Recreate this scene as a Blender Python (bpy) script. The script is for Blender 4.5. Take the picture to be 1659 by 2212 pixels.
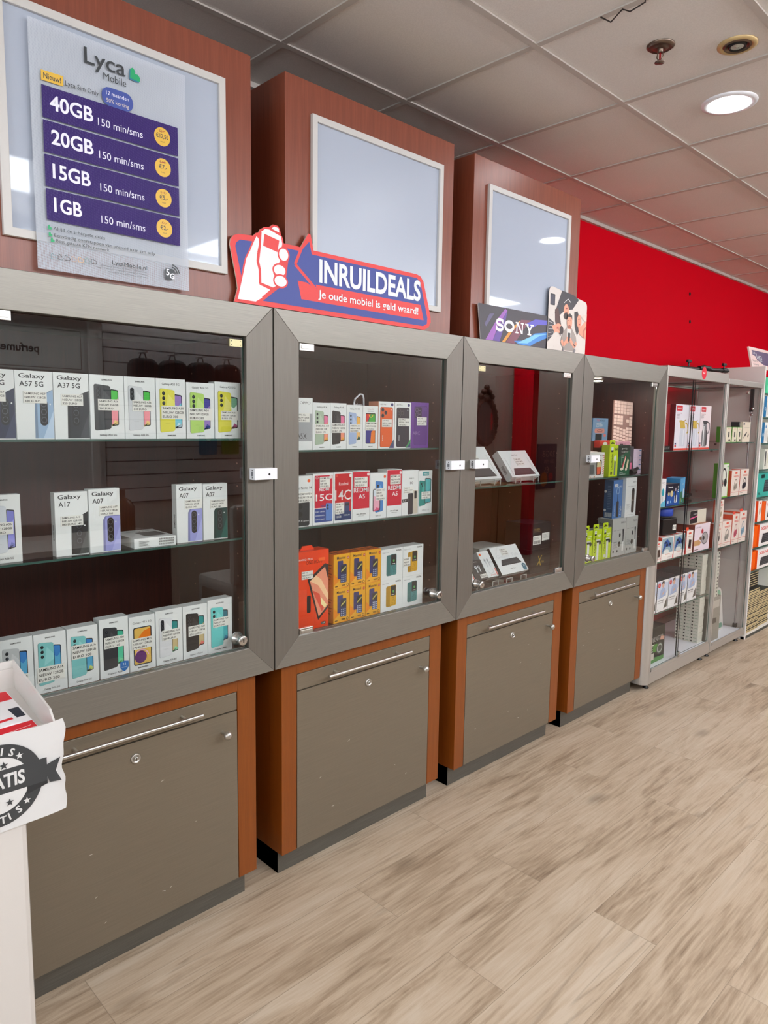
import bpy, bmesh, math, random
from mathutils import Matrix, Vector

random.seed(7)
SC = bpy.context.scene
for o in list(bpy.data.objects):
    bpy.data.objects.remove(o)
COL = SC.collection
PI = math.pi

# ------------------------------------------------------------------ camera
YAW, PITCH, ROLL, FPX = 0.7972, 0.1225, 0.0149, 1546.9
cy, sy, cp, sp = math.cos(YAW), math.sin(YAW), math.cos(PITCH), math.sin(PITCH)
FWD = Vector((-sy*cp, cy*cp, -sp))
RGT = Vector((cy, sy, 0.0))
UPV = RGT.cross(FWD)
R2 = RGT*math.cos(ROLL) + UPV*math.sin(ROLL)
U2 = -RGT*math.sin(ROLL) + UPV*math.cos(ROLL)
cd = bpy.data.cameras.new('camera')
cam = bpy.data.objects.new('camera', cd)
COL.objects.link(cam)
M = Matrix((R2, U2, -FWD)).transposed().to_4x4()
M.translation = Vector((1.7542, 0.0, 1.5))
cam.matrix_world = M
cd.sensor_fit = 'HORIZONTAL'
cd.sensor_width = 36.0
cd.lens = 36.0*FPX/1659.0
cd.clip_start = 0.05
SC.camera = cam

# ------------------------------------------------------------------ world, exposure
SC.view_settings.view_transform = 'Standard'
SC.view_settings.look = 'None'
SC.view_settings.gamma = 1.0
SC.view_settings.exposure = EXPO = 1.28
SC.view_settings.use_curve_mapping = False
try:
    SC.cycles.use_denoising = True
    SC.cycles.max_bounces = 10
    SC.cycles.diffuse_bounces = 6
    SC.cycles.transparent_max_bounces = 24
    SC.cycles.caustics_reflective = False
    SC.cycles.caustics_refractive = False
    SC.cycles.sample_clamp_indirect = 6.0
except Exception:
    pass
W = bpy.data.worlds.new('daylight_fill')
SC.world = W
W.use_nodes = True
W.node_tree.nodes['Background'].inputs[0].default_value = (0.80, 0.90, 1.0, 1)
W.node_tree.nodes['Background'].inputs[1].default_value = 0.25
PANEL_POWER = 7.0      # LED ceiling panels
CORNICE_FILL = 6.5    # fill light boxes added along the opposite wall
SPOT_POWER = 20.0      # round downlights
WINDOW_FILL = 45.0   # daylight added at an unseen shop front to lift the room


def daylight_fill(name, loc, rot, sx, sz, power):
    l = bpy.data.lights.new(name, 'AREA')
    l.shape = 'RECTANGLE'
    l.size, l.size_y, l.energy = sx, sz, power
    l.color = (0.88, 0.94, 1.0)
    o = bpy.data.objects.new(name, l)
    o.location, o.rotation_euler = loc, rot
    COL.objects.link(o)


daylight_fill('shop_front_fill', (1.3, -3.32, 1.30), (-PI/2, 0, PI), 3.5, 2.3, WINDOW_FILL)  # added area light, fills the room from behind the camera

# ------------------------------------------------------------------ materials
_m = {}


def lin(c):
    c = c/255.0
    return c/12.92 if c <= 0.04045 else ((c+0.055)/1.055)**2.4


def rgb(h):
    if isinstance(h, tuple):
        return tuple(lin(v) for v in h)
    h = h.lstrip('#')
    return tuple(lin(int(h[i:i+2], 16)) for i in (0, 2, 4))


def newmat(name):
    m = bpy.data.materials.new(name)
    m.use_nodes = True
    nt = m.node_tree
    return m, nt, nt.nodes['Principled BSDF']


def plain(name, col, rough=0.5, metal=0.0, spec=0.5, emit=0.0):
    if name in _m:
        return _m[name]
    m, nt, b = newmat(name)
    c = rgb(col)+(1,)
    b.inputs['Base Color'].default_value = c
    b.inputs['Roughness'].default_value = rough
    b.inputs['Metallic'].default_value = metal
    b.inputs['Specular IOR Level'].default_value = spec
    if emit:
        b.inputs['Emission Color'].default_value = c
        b.inputs['Emission Strength'].default_value = emit
    _m[name] = m
    return m


def pr(col):                                   # printed ink on card
    k = 'print_%s' % (col if isinstance(col, str) else '%02x%02x%02x' % col).lstrip('#')
    return plain(k, col, 0.38, 0, 0.35)


def node(nt, t, **kw):
    n = nt.nodes.new(t)
    for k, v in kw.items():
        if k.startswith('i_'):
            n.inputs[k[2:].replace('_', ' ')].default_value = v
        else:
            setattr(n, k, v)
    return n


def ramp(nt, fac, stops):
    r = nt.nodes.new('ShaderNodeValToRGB')
    e = r.color_ramp.elements
    while len(e) < len(stops):
        e.new(0.5)
    for el, (p, c) in zip(e, stops):
        el.position = p
        el.color = rgb(c)+(1,)
    nt.links.new(fac, r.inputs[0])
    return r.outputs[0]


def coords(nt, scale, kind='Object'):
    tc = node(nt, 'ShaderNodeTexCoord')
    mp = node(nt, 'ShaderNodeMapping')
    mp.inputs['Scale'].default_value = scale
    nt.links.new(tc.outputs[kind], mp.inputs[0])
    return mp.outputs[0]


def bump(nt, b, h, strength, dist=0.002):
    n = node(nt, 'ShaderNodeBump')
    n.inputs['Strength'].default_value = strength
    n.inputs['Distance'].default_value = dist
    nt.links.new(h, n.inputs['Height'])
    nt.links.new(n.outputs[0], b.inputs['Normal'])


def wood(name, dark, mid, light, rough=0.32):
    m, nt, b = newmat(name)
    v = coords(nt, (28, 28, 1.1))
    n = node(nt, 'ShaderNodeTexNoise', i_Scale=2.2, i_Detail=6.0, i_Roughness=0.62)
    nt.links.new(v, n.inputs['Vector'])
    v2 = coords(nt, (160, 160, 5))
    n2 = node(nt, 'ShaderNodeTexNoise', i_Scale=2.0, i_Detail=3.0)
    nt.links.new(v2, n2.inputs['Vector'])
    mx = node(nt, 'ShaderNodeMath', operation='MULTIPLY_ADD')
    mx.inputs[1].default_value = 0.45
    nt.links.new(n2.outputs[0], mx.inputs[0])
    md = node(nt, 'ShaderNodeMath', operation='MULTIPLY')
    md.inputs[1].default_value = 0.55
    nt.links.new(n.outputs[0], md.inputs[0])
    nt.links.new(md.outputs[0], mx.inputs[2])
    c = ramp(nt, mx.outputs[0], [(0.32, dark), (0.5, mid), (0.68, light)])
    nt.links.new(c, b.inputs['Base Color'])
    b.inputs['Roughness'].default_value = rough
    bump(nt, b, n2.outputs[0], 0.06)
    _m[name] = m
    return m


def brushed(name, c1, c2, axis, rough=0.36, metal=0.75, aniso=0.6):
    m, nt, b = newmat(name)
    sc = {'y': (900, 9, 900), 'z': (900, 900, 9), 'x': (9, 900, 900)}[axis]
    tc = node(nt, 'ShaderNodeNewGeometry')
    mp = node(nt, 'ShaderNodeMapping')
    mp.inputs['Scale'].default_value = sc
    nt.links.new(tc.outputs['Position'], mp.inputs[0])
    n = node(nt, 'ShaderNodeTexNoise', i_Scale=1.0, i_Detail=2.0)
    nt.links.new(mp.outputs[0], n.inputs['Vector'])
    c = ramp(nt, n.outputs[0], [(0.3, c1), (0.7, c2)])
    nt.links.new(c, b.inputs['Base Color'])
    b.inputs['Roughness'].default_value = rough
    b.inputs['Metallic'].default_value = metal
    b.inputs['Anisotropic'].default_value = aniso
    t = node(nt, 'ShaderNodeCombineXYZ')
    for i, a in enumerate('xyz'):
        t.inputs[i].default_value = 1.0 if a == axis else 0.0
    nt.links.new(t.outputs[0], b.inputs['Tangent'])
    _m[name] = m
    return m


def glass_mat(name, tint, refl, opacity=0.0):
    """thin pane: Fresnel mix of a mirror-sharp gloss over clear transmission."""
    m, nt, b = newmat(name)
    nt.nodes.remove(b)
    out = nt.nodes['Material Output']
    tr = node(nt, 'ShaderNodeBsdfTransparent')
    tr.inputs[0].default_value = tint+(1,)
    gl = node(nt, 'ShaderNodeBsdfGlossy')
    gl.inputs['Roughness'].default_value = 0.0
    fr = node(nt, 'ShaderNodeFresnel')
    # same reflectance from either side of the pane
    ge = node(nt, 'ShaderNodeNewGeometry')
    io = node(nt, 'ShaderNodeMath', operation='MULTIPLY_ADD')
    io.inputs[1].default_value = 1/1.5-1.5
    io.inputs[2].default_value = 1.5
    nt.links.new(ge.outputs['Backfacing'], io.inputs[0])
    nt.links.new(io.outputs[0], fr.inputs['IOR'])
    mu = node(nt, 'ShaderNodeMath', operation='MULTIPLY', use_clamp=True)
    mu.inputs[1].default_value = refl
    nt.links.new(fr.outputs[0], mu.inputs[0])
    mx = node(nt, 'ShaderNodeMixShader')
    nt.links.new(mu.outputs[0], mx.inputs[0])
    nt.links.new(tr.outputs[0], mx.inputs[1])
    nt.links.new(gl.outputs[0], mx.inputs[2])
    nt.links.new(mx.outputs[0], out.inputs['Surface'])
    _m[name] = m
    return m


def clear_mat(name, tint):
    m, nt, b = newmat(name)
    nt.nodes.remove(b)
    tr = node(nt, 'ShaderNodeBsdfTransparent')
    tr.inputs[0].default_value = tint+(1,)
    nt.links.new(tr.outputs[0], nt.nodes['Material Output'].inputs['Surface'])
    _m[name] = m
    return m


CHERRY = wood('cherry_veneer', (112, 54, 37), (122, 61, 42), (132, 69, 48))
CHERRYB = wood('cherry_veneer_low', (120, 60, 14), (129, 66, 16), (138, 73, 21))
MAHOG = wood('dark_mahogany', (52, 20, 14), (66, 26, 18), (80, 34, 22), 0.4)
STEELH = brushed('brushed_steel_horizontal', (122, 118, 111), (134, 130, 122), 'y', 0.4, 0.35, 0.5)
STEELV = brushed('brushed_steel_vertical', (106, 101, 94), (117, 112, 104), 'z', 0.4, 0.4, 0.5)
DOORM = brushed('brushed_laminate_door', (121, 111, 96), (129, 119, 103), 'y', 0.4, 0.35, 0.4)
PLINTH = brushed('brushed_plinth', (96, 94, 88), (112, 110, 103), 'y', 0.4, 0.5, 0.4)
CHROME = plain('satin_chrome', (200, 198, 194), 0.26, 0.95)
NICKEL = plain('satin_nickel', (196, 193, 187), 0.32, 0.9)
ALU = plain('anodised_aluminium', (188, 184, 178), 0.38, 0.55)
WHITEPL = plain('white_plastic', (228, 230, 236), 0.35)
WHITEPAINT = plain('white_paint', (222, 220, 216), 0.5)
CARD = plain('white_card', (228, 232, 232), 0.42, 0, 0.35)
PAPER = plain('label_paper', (232, 232, 226), 0.7, 0, 0.2)
BLACK = plain('black_plastic', (16, 16, 17), 0.4)
DARKGAP = plain('dark_gap', (10, 8, 7), 0.8)
INK = pr((28, 28, 32))
GLASS = glass_mat('door_glass', (0.91, 0.93, 0.92), 2.4)
GLASSC = glass_mat('showcase_glass', (0.975, 0.985, 0.98), 0.8)
CLEAR = clear_mat('glass_back_face', (1.0, 1.0, 1.0))
SHELFG = glass_mat('shelf_glass', (0.86, 0.93, 0.90), 0.9)
GEDGE = plain('glass_edge', (60, 92, 84), 0.12, 0, 0.6)
ACRYL = glass_mat('acrylic', (0.95, 0.97, 0.97), 1.6)
RUBBER = plain('rubber', (24, 24, 24), 0.8)

# ------------------------------------------------------------------ mesh builder
CAPH = None
_tx = {}


def text_geo(s, bold=0.0, res=2, spacing=1.0):
    global CAPH
    k = (s, bold, res, spacing)
    if k in _tx:
        return _tx[k]
    cu = bpy.data.curves.new('t', 'FONT')
    cu.body = s
    cu.size = 1.0
    cu.resolution_u = res
    cu.offset = bold
    cu.space_character = spacing
    ob = bpy.data.objects.new('t', cu)
    me = ob.to_mesh()
    vs = [(v.co.x, v.co.y) for v in me.vertices]
    fs = [tuple(p.vertices) for p in me.polygons]
    ob.to_mesh_clear()
    bpy.data.objects.remove(ob)
    bpy.data.curves.remove(cu)
    if CAPH is None and s == 'H':
        CAPH = max(v[1] for v in vs)
    _tx[k] = (vs, fs)
    return _tx[k]


text_geo('H')


class G:
    def __init__(self, T=None):
        self.v, self.f, self.m, self.s, self.mats = [], [], [], [], []
        self.T = T
        self.layer = 0

    def mi(self, mat):
        if mat not in self.mats:
            self.mats.append(mat)
        return self.mats.index(mat)

    def add(self, vs, fs, mat, smooth=False):
        b = len(self.v)
        if self.T is not None:
            vs = [tuple(self.T @ Vector(p)) for p in vs]
        self.v += vs
        k = self.mi(mat)
        for f in fs:
            self.f.append(tuple(i+b for i in f))
            self.m.append(k)
            self.s.append(smooth)
        return self

    def box(self, x0, x1, y0, y1, z0, z1, mat, faces=None):
        vs = [(x0, y0, z0), (x1, y0, z0), (x1, y1, z0), (x0, y1, z0), (x0, y0, z1), (x1, y0, z1), (x1, y1, z1), (x0, y1, z1)]
        q = {'b': (3, 2, 1, 0), 't': (4, 5, 6, 7), 'f': (0, 1, 5, 4), 'r': (1, 2, 6, 5), 'k': (2, 3, 7, 6), 'l': (3, 0, 4, 7)}
        for n, f in q.items():
            mm = (faces or {}).get(n, mat)
            if mm is not None:
                self.add([vs[i] for i in f], [(0, 1, 2, 3)], mm)
        return self

    def prism(self, pts, y0, y1, mat, side=None):
        """outline in XZ extruded in Y (front at y0)."""
        n = len(pts)
        vs = [(p[0], y0, p[1]) for p in pts]+[(p[0], y1, p[1]) for p in pts]
        area = sum(pts[i][0]*pts[(i+1) % n][1]-pts[(i+1) % n][0]*pts[i][1] for i in range(n))
        fr, bk = tuple(range(n)), tuple(reversed(range(n, 2*n)))
        if area < 0:
            fr, bk = tuple(reversed(fr)), tuple(reversed(bk))
        self.add(vs, [fr, bk], mat)
        sd = []
        for i in range(n):
            j = (i+1) % n
            sd.append((i, n+i, n+j, j) if area > 0 else (i, j, n+j, n+i))
        self.add(vs, sd, side or mat)
        return self

    def lathe(self, prof, mat, c=(0, 0, 0), axis='z', seg=20, cap=True):
        vs, fs = [], []
        for r, h in prof:
            for i in range(seg):
                a = 2*PI*i/seg
                p = (r*math.cos(a), r*math.sin(a), h)
                if axis == 'y':
                    p = (p[0], -p[2], p[1])
                elif axis == 'x':
                    p = (p[2], p[0], p[1])
                vs.append((p[0]+c[0], p[1]+c[1], p[2]+c[2]))
        for k in range(len(prof)-1):
            for i in range(seg):
                j = (i+1) % seg
                fs.append((k*seg+i, k*seg+j, (k+1)*seg+j, (k+1)*seg+i))
        self.add(vs, fs, mat, True)
        if cap:
            n = len(prof)-1
            self.add(vs, [tuple(reversed(range(seg))), tuple(range(n*seg, n*seg+seg))], mat)
        return self

    def tube(self, pts, r, mat, seg=8):
        P = [Vector(p) for p in pts]
        rs = r if isinstance(r, (list, tuple)) else [r]*len(P)
        vs, fs = [], []
        up = None
        for i, p in enumerate(P):
            d = (P[min(i+1, len(P)-1)]-P[max(i-1, 0)]).normalized()
            if up is None:
                a = Vector((0, 0, 1)) if abs(d.z) < 0.9 else Vector((1, 0, 0))
                up = (a-d*a.dot(d)).normalized()
            else:
                up = (up-d*up.dot(d)).normalized()
            s = d.cross(up)
            for k in range(seg):
                t = 2*PI*k/seg
                vs.append(tuple(p+(up*math.cos(t)+s*math.sin(t))*rs[i]))
        for i in range(len(P)-1):
            for k in range(seg):
                j = (k+1) % seg
                fs.append((i*seg+k, i*seg+j, (i+1)*seg+j, (i+1)*seg+k))
        self.add(vs, fs, mat, True)
        self.add(vs, [tuple(reversed(range(seg))), tuple(range((len(P)-1)*seg, len(P)*seg))], mat)
        return self

    def ball(self, c, r, mat, seg=16, sc=(1, 1, 1)):
        vs, fs = [], []
        n = seg//2
        for i in range(n+1):
            a = PI*i/n
            for k in range(seg):
                t = 2*PI*k/seg
                vs.append((c[0]+r*sc[0]*math.sin(a)*math.cos(t), c[1]+r*sc[1]*math.sin(a)*math.sin(t), c[2]-r*sc[2]*math.cos(a)))
        for i in range(n):
            for k in range(seg):
                j = (k+1) % seg
                fs.append((i*seg+k, i*seg+j, (i+1)*seg+j, (i+1)*seg+k))
        return self.add(vs, fs, mat, True)

    # ---- flat print on a front face (local XZ at y = y0), each item a little in front of the one before
    def flat(self, pts, mat, y=None):
        if y is None:
            self.layer += 1
            y = self.y0-0.00012-0.00006*self.layer
        n = len(pts)
        area = sum(pts[i][0]*pts[(i+1) % n][1]-pts[(i+1) % n][0]*pts[i][1] for i in range(n))
        f = tuple(range(n)) if area > 0 else tuple(reversed(range(n)))
        if self.face == 'f':
            vs = [(p[0], y, p[1]) for p in pts]
        elif self.face == 'l':                   # left side: u runs front-wards, seen from -X
            vs = [(y, -p[0], p[1]) for p in pts]
        else:                                    # top: u along X, v towards the back, seen from above
            vs = [(p[0], p[1], -y) for p in pts]
        return self.add(vs, [f], mat)

    y0, face = 0.0, 'f'

    def rect(self, x0, z0, x1, z1, mat, r=0.0, skew=0.0):
        self.flat(rrect(x0, z0, x1, z1, r, skew), mat)

    def ell(self, x, z, rx, rz, mat, n=20):
        self.flat([(x+rx*math.cos(2*PI*i/n), z+rz*math.sin(2*PI*i/n)) for i in range(n)], mat)

    def ring(self, x, z, rx, rz, w, mat, a0=0.0, a1=2*PI, n=24):
        for i in range(n):
            t0, t1 = a0+(a1-a0)*i/n, a0+(a1-a0)*(i+1)/n
            p = [(x+rx*math.cos(t0), z+rz*math.sin(t0)), (x+rx*math.cos(t1), z+rz*math.sin(t1)),
                 (x+(rx-w)*math.cos(t1), z+(rz-w)*math.sin(t1)), (x+(rx-w)*math.cos(t0), z+(rz-w)*math.sin(t0))]
            self.flat(p, mat, self.y0-0.00018-0.00006*self.layer)
        self.layer += 1

    def line(self, pts, w, mat):
        for a, b in zip(pts, pts[1:]):
            dx, dz = b[0]-a[0], b[1]-a[1]
            L = math.hypot(dx, dz) or 1
            nx, nz = -dz/L*w/2, dx/L*w/2
            self.flat([(a[0]+nx, a[1]+nz), (a[0]-nx, a[1]-nz), (b[0]-nx, b[1]-nz), (b[0]+nx, b[1]+nz)], mat, self.y0-0.00018-0.00006*self.layer)
        self.layer += 1

    def text(self, s, x, z, cap, mat, fit=None, al='l', bold=0.0, rot=0.0, shear=0.0, res=2, mirror=False):
        """baseline at z, capital height cap; fit = width of the whole string."""
        vs, fs = text_geo(s, bold, res)
        if not vs:
            return self
        k = cap/CAPH
        x0, x1 = min(v[0] for v in vs), max(v[0] for v in vs)
        kx = fit/(x1-x0) if fit else k
        wd = (x1-x0)*kx
        off = {'l': 0, 'c': -wd/2, 'r': -wd}[al]
        c, sn = math.cos(rot), math.sin(rot)
        self.layer += 1
        y = self.y0-0.00012-0.00006*self.layer
        out = []
        for vx, vz in vs:
            px, pz = (vx-x0)*kx+off+shear*vz*k, vz*k
            if mirror:
                px = -px
            px, pz = x+px*c-pz*sn, z+px*sn+pz*c
            out.append((px, y, pz) if self.face == 'f' else ((y, -px, pz) if self.face == 'l' else (px, pz, -y)))
        return self.add(out, [tuple(reversed(f)) for f in fs] if mirror else fs, mat)

    def build(self, name, parent=None, bevel=0.0, loc=None, rot=None, kind=None, label=None):
        me = bpy.data.meshes.new(name)
        me.from_pydata(self.v, [], self.f)
        for m in self.mats:
            me.materials.append(m)
        me.polygons.foreach_set('material_index', self.m)
        me.polygons.foreach_set('use_smooth', self.s)
        me.update()
        o = bpy.data.objects.new(name, me)
        COL.objects.link(o)
        if parent is not None:
            o.parent = parent
        if loc is not None:
            o.location = loc
        if rot is not None:
            o.rotation_euler = rot
        if bevel:
            w = bmesh.new()
            w.from_mesh(me)
            bmesh.ops.remove_doubles(w, verts=w.verts, dist=1e-6)
            w.to_mesh(me)
            w.free()
            b = o.modifiers.new('edge', 'BEVEL')
            b.width, b.segments, b.limit_method, b.angle_limit = bevel, 2, 'ANGLE', 0.7
        if kind:
            o['kind'] = kind
        if label:
            o['label'] = label
        return o


def rrect(x0, z0, x1, z1, r=0.0, skew=0.0, n=4):
    """rounded rectangle; skew > 0 shrinks the right edge (seen in perspective)."""
    if r <= 0:
        p = [(x0, z0), (x1, z0), (x1, z1), (x0, z1)]
    else:
        p = []
        for cx, cz, a in ((x1-r, z1-r, 0), (x0+r, z1-r, 90), (x0+r, z0+r, 180), (x1-r, z0+r, 270)):
            for i in range(n+1):
                t = math.radians(a+90*i/n)
                p.append((cx+r*math.cos(t), cz+r*math.sin(t)))
    if skew:
        zm = (z0+z1)/2
        p = [(x, zm+(z-zm)*(1-skew*(x-x0)/(x1-x0))) for x, z in p]
    return p


def thing(name, label, cat, x, y, z, rz=90.0, group=None, tilt=0.0):
    """an Empty at the base of a thing; local X runs to the right, local Y away from the aisle, local Z up."""
    o = bpy.data.objects.new(name, None)
    o.empty_display_size = 0.05
    o.location = (x, y, z)
    o.rotation_euler = (math.radians(tilt), 0, math.radians(rz))
    COL.objects.link(o)
    o['label'], o['category'] = label, cat
    if group:
        o['group'] = group
    return o


def tag(o, label, cat, group=None):
    o['label'], o['category'] = label, cat
    if group:
        o['group'] = group
    return o

# ------------------------------------------------------------------ the shop: floor, ceiling, walls
XL, XR, YN, YF, HC = -0.67, 3.254, -3.3, 8.6, 2.7648


def floor_mat():
    m, nt, b = newmat('oak_laminate')
    g = node(nt, 'ShaderNodeNewGeometry')
    sw = node(nt, 'ShaderNodeMapping')
    sw.inputs['Rotation'].default_value = (0, 0, PI/2)
    sw.inputs['Location'].default_value = (0.2, 0.053, 0)
    nt.links.new(g.outputs['Position'], sw.inputs[0])
    br = node(nt, 'ShaderNodeTexBrick', offset=0.37, offset_frequency=2, squash=1.0)
    for k, v in (('Color1', (0, 0, 0, 1)), ('Color2', (1, 1, 1, 1)), ('Mortar', (0.5, 0.5, 0.5, 1)), ('Scale', 1.0), ('Mortar Size', 0.0009),
                 ('Mortar Smooth', 0.3), ('Brick Width', 1.26), ('Row Height', 0.20)):
        br.inputs[k].default_value = v
    nt.links.new(sw.outputs[0], br.inputs['Vector'])
    # every plank shifts the grain by its own random amount
    mp = node(nt, 'ShaderNodeMapping')
    mp.inputs['Scale'].default_value = (10, 1.6, 1)
    nt.links.new(g.outputs['Position'], mp.inputs[0])
    sh = node(nt, 'ShaderNodeVectorMath', operation='MULTIPLY_ADD')
    sh.inputs[1].default_value = (0, 0, 7)
    nt.links.new(br.outputs['Color'], sh.inputs[0])
    nt.links.new(mp.outputs[0], sh.inputs[2])
    n1 = node(nt, 'ShaderNodeTexNoise', i_Scale=1.0, i_Detail=8.0, i_Roughness=0.66, i_Distortion=1.6)
    nt.links.new(sh.outputs[0], n1.inputs['Vector'])
    s2 = node(nt, 'ShaderNodeVectorMath', operation='MULTIPLY')
    s2.inputs[1].default_value = (11, 3.0, 1)
    nt.links.new(sh.outputs[0], s2.inputs[0])
    n2 = node(nt, 'ShaderNodeTexNoise', i_Scale=1.0, i_Detail=4.0, i_Roughness=0.6)
    nt.links.new(s2.outputs[0], n2.inputs['Vector'])
    s3 = node(nt, 'ShaderNodeVectorMath', operation='MULTIPLY')
    s3.inputs[1].default_value = (0.25, 0.5, 1)
    nt.links.new(sh.outputs[0], s3.inputs[0])
    n3 = node(nt, 'ShaderNodeTexNoise', i_Scale=1.0, i_Detail=2.0)
    nt.links.new(s3.outputs[0], n3.inputs['Vector'])
    a = node(nt, 'ShaderNodeMath', operation='MULTIPLY')
    a.inputs[1].default_value = 0.45
    nt.links.new(n1.outputs[0], a.inputs[0])
    c = node(nt, 'ShaderNodeMath', operation='MULTIPLY_ADD')
    c.inputs[1].default_value = 0.30
    nt.links.new(n2.outputs[0], c.inputs[0])
    nt.links.new(a.outputs[0], c.inputs[2])
    d = node(nt, 'ShaderNodeMath', operation='MULTIPLY_ADD')
    d.inputs[1].default_value = 0.25
    nt.links.new(n3.outputs[0], d.inputs[0])
    nt.links.new(c.outputs[0], d.inputs[2])
    col = ramp(nt, d.outputs[0], [(0.36, (134, 113, 93)), (0.44, (168, 147, 124)), (0.51, (188, 168, 145)), (0.60, (200, 183, 162))])
    # knots: sparse dark spots drawn out along the plank
    s4 = node(nt, 'ShaderNodeVectorMath', operation='MULTIPLY')
    s4.inputs[1].default_value = (0.42, 1.05, 1)
    nt.links.new(sh.outputs[0], s4.inputs[0])
    wv = node(nt, 'ShaderNodeVectorMath', operation='MULTIPLY_ADD')
    wv.inputs[1].default_value = (0.16, 0.16, 0)
    nt.links.new(n1.outputs['Color'], wv.inputs[0])
    nt.links.new(s4.outputs[0], wv.inputs[2])
    vo = node(nt, 'ShaderNodeTexVoronoi', i_Scale=1.0)
    nt.links.new(wv.outputs[0], vo.inputs['Vector'])
    kn = node(nt, 'ShaderNodeMapRange')
    for k, v in (('From Min', 0.03), ('From Max', 0.15), ('To Min', 0.5), ('To Max', 0.0)):
        kn.inputs[k].default_value = v
    nt.links.new(vo.outputs['Distance'], kn.inputs['Value'])
    # open grain: thin dark wandering lines, only in some areas
    s5 = node(nt, 'ShaderNodeVectorMath', operation='MULTIPLY')
    s5.inputs[1].default_value = (0.9, 0.28, 1)
    nt.links.new(sh.outputs[0], s5.inputs[0])
    n5 = node(nt, 'ShaderNodeTexNoise', i_Scale=1.0, i_Detail=3.0, i_Roughness=0.5, i_Distortion=0.6)
    nt.links.new(s5.outputs[0], n5.inputs['Vector'])
    rg = node(nt, 'ShaderNodeMath', operation='SUBTRACT')
    rg.inputs[1].default_value = 0.5
    nt.links.new(n5.outputs[0], rg.inputs[0])
    ra = node(nt, 'ShaderNodeMath', operation='ABSOLUTE')
    nt.links.new(rg.outputs[0], ra.inputs[0])
    rm = node(nt, 'ShaderNodeMapRange')
    for k, v in (('From Min', 0.0), ('From Max', 0.014), ('To Min', 0.32), ('To Max', 0.0)):
        rm.inputs[k].default_value = v
    nt.links.new(ra.outputs[0], rm.inputs['Value'])
    am = node(nt, 'ShaderNodeMapRange')
    for k, v in (('From Min', 0.48), ('From Max', 0.60), ('To Min', 0.0), ('To Max', 1.0)):
        am.inputs[k].default_value = v
    nt.links.new(n3.outputs[0], am.inputs['Value'])
    gm = node(nt, 'ShaderNodeMath', operation='MULTIPLY')
    nt.links.new(rm.outputs[0], gm.inputs[0])
    nt.links.new(am.outputs[0], gm.inputs[1])
    dk = node(nt, 'ShaderNodeMath', operation='MAXIMUM')
    nt.links.new(gm.outputs[0], dk.inputs[0])
    nt.links.new(kn.outputs[0], dk.inputs[1])
    m2 = node(nt, 'ShaderNodeMixRGB')
    m2.inputs[2].default_value = rgb((98, 80, 64))+(1,)
    nt.links.new(dk.outputs[0], m2.inputs[0])
    nt.links.new(col, m2.inputs[1])
    col = m2.outputs[0]
    mx = node(nt, 'ShaderNodeMixRGB')
    mx.inputs[2].default_value = rgb((146, 129, 110))+(1,)
    nt.links.new(br.outputs['Fac'], mx.inputs[0])
    nt.links.new(col, mx.inputs[1])
    nt.links.new(mx.outputs[0], b.inputs['Base Color'])
    b.inputs['Roughness'].default_value = 0.42
    b.inputs['Specular IOR Level'].default_value = 0.4
    bump(nt, b, n2.outputs[0], 0.08)
    return m


def ceiling_mat():
    m, nt, b = newmat('mineral_ceiling_tile')
    g = node(nt, 'ShaderNodeNewGeometry')
    n = node(nt, 'ShaderNodeTexNoise', i_Scale=220.0, i_Detail=3.0)
    nt.links.new(g.outputs['Position'], n.inputs['Vector'])
    n2 = node(nt, 'ShaderNodeTexNoise', i_Scale=1.3, i_Detail=3.0)
    nt.links.new(g.outputs['Position'], n2.inputs['Vector'])
    ad = node(nt, 'ShaderNodeMath', operation='MULTIPLY_ADD')
    ad.inputs[1].default_value = 0.5
    nt.links.new(n.outputs[0], ad.inputs[0])
    h = node(nt, 'ShaderNodeMath', operation='MULTIPLY')
    h.inputs[1].default_value = 0.5
    nt.links.new(n2.outputs[0], h.inputs[0])
    nt.links.new(h.outputs[0], ad.inputs[2])
    c = ramp(nt, ad.outputs[0], [(0.35, (212, 207, 202)), (0.65, (226, 221, 216))])
    nt.links.new(c, b.inputs['Base Color'])
    b.inputs['Roughness'].default_value = 0.9
    bump(nt, b, n.outputs[0], 0.25)
    return m


def slat_mat():
    m, nt, b = newmat('white_slatwall')
    g = node(nt, 'ShaderNodeNewGeometry')
    sx = node(nt, 'ShaderNodeSeparateXYZ')
    nt.links.new(g.outputs['Position'], sx.inputs[0])
    d = node(nt, 'ShaderNodeMath', operation='DIVIDE')
    d.inputs[1].default_value = 0.1
    nt.links.new(sx.outputs[2], d.inputs[0])
    f = node(nt, 'ShaderNodeMath', operation='FRACT')
    nt.links.new(d.outputs[0], f.inputs[0])
    c = ramp(nt, f.outputs[0], [(0.0, (60, 58, 58)), (0.07, (60, 58, 58)), (0.09, (200, 196, 194)), (1.0, (200, 196, 194))])
    nt.links.new(c, b.inputs['Base Color'])
    b.inputs['Roughness'].default_value = 0.5
    return m


RED = plain('red_wall_paint', (204, 0, 26), 0.65, 0, 0.05)
CREAM = plain('cream_wall_paint', (214, 206, 194), 0.8)
OAK, TILE = floor_mat(), ceiling_mat()
GRID = plain('ceiling_grid_paint', (186, 179, 172), 0.6)

g = G()
g.add([(XL, YN, 0), (XR, YN, 0), (XR, YF, 0), (XL, YF, 0)], [(0, 1, 2, 3)], OAK)
g.build('floor', kind='structure')
g = G()
g.add([(XL, YN, HC), (XL, YF, HC), (XR, YF, HC), (XR, YN, HC)], [(0, 1, 2, 3)], TILE)
g.build('ceiling', kind='structure')
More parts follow.
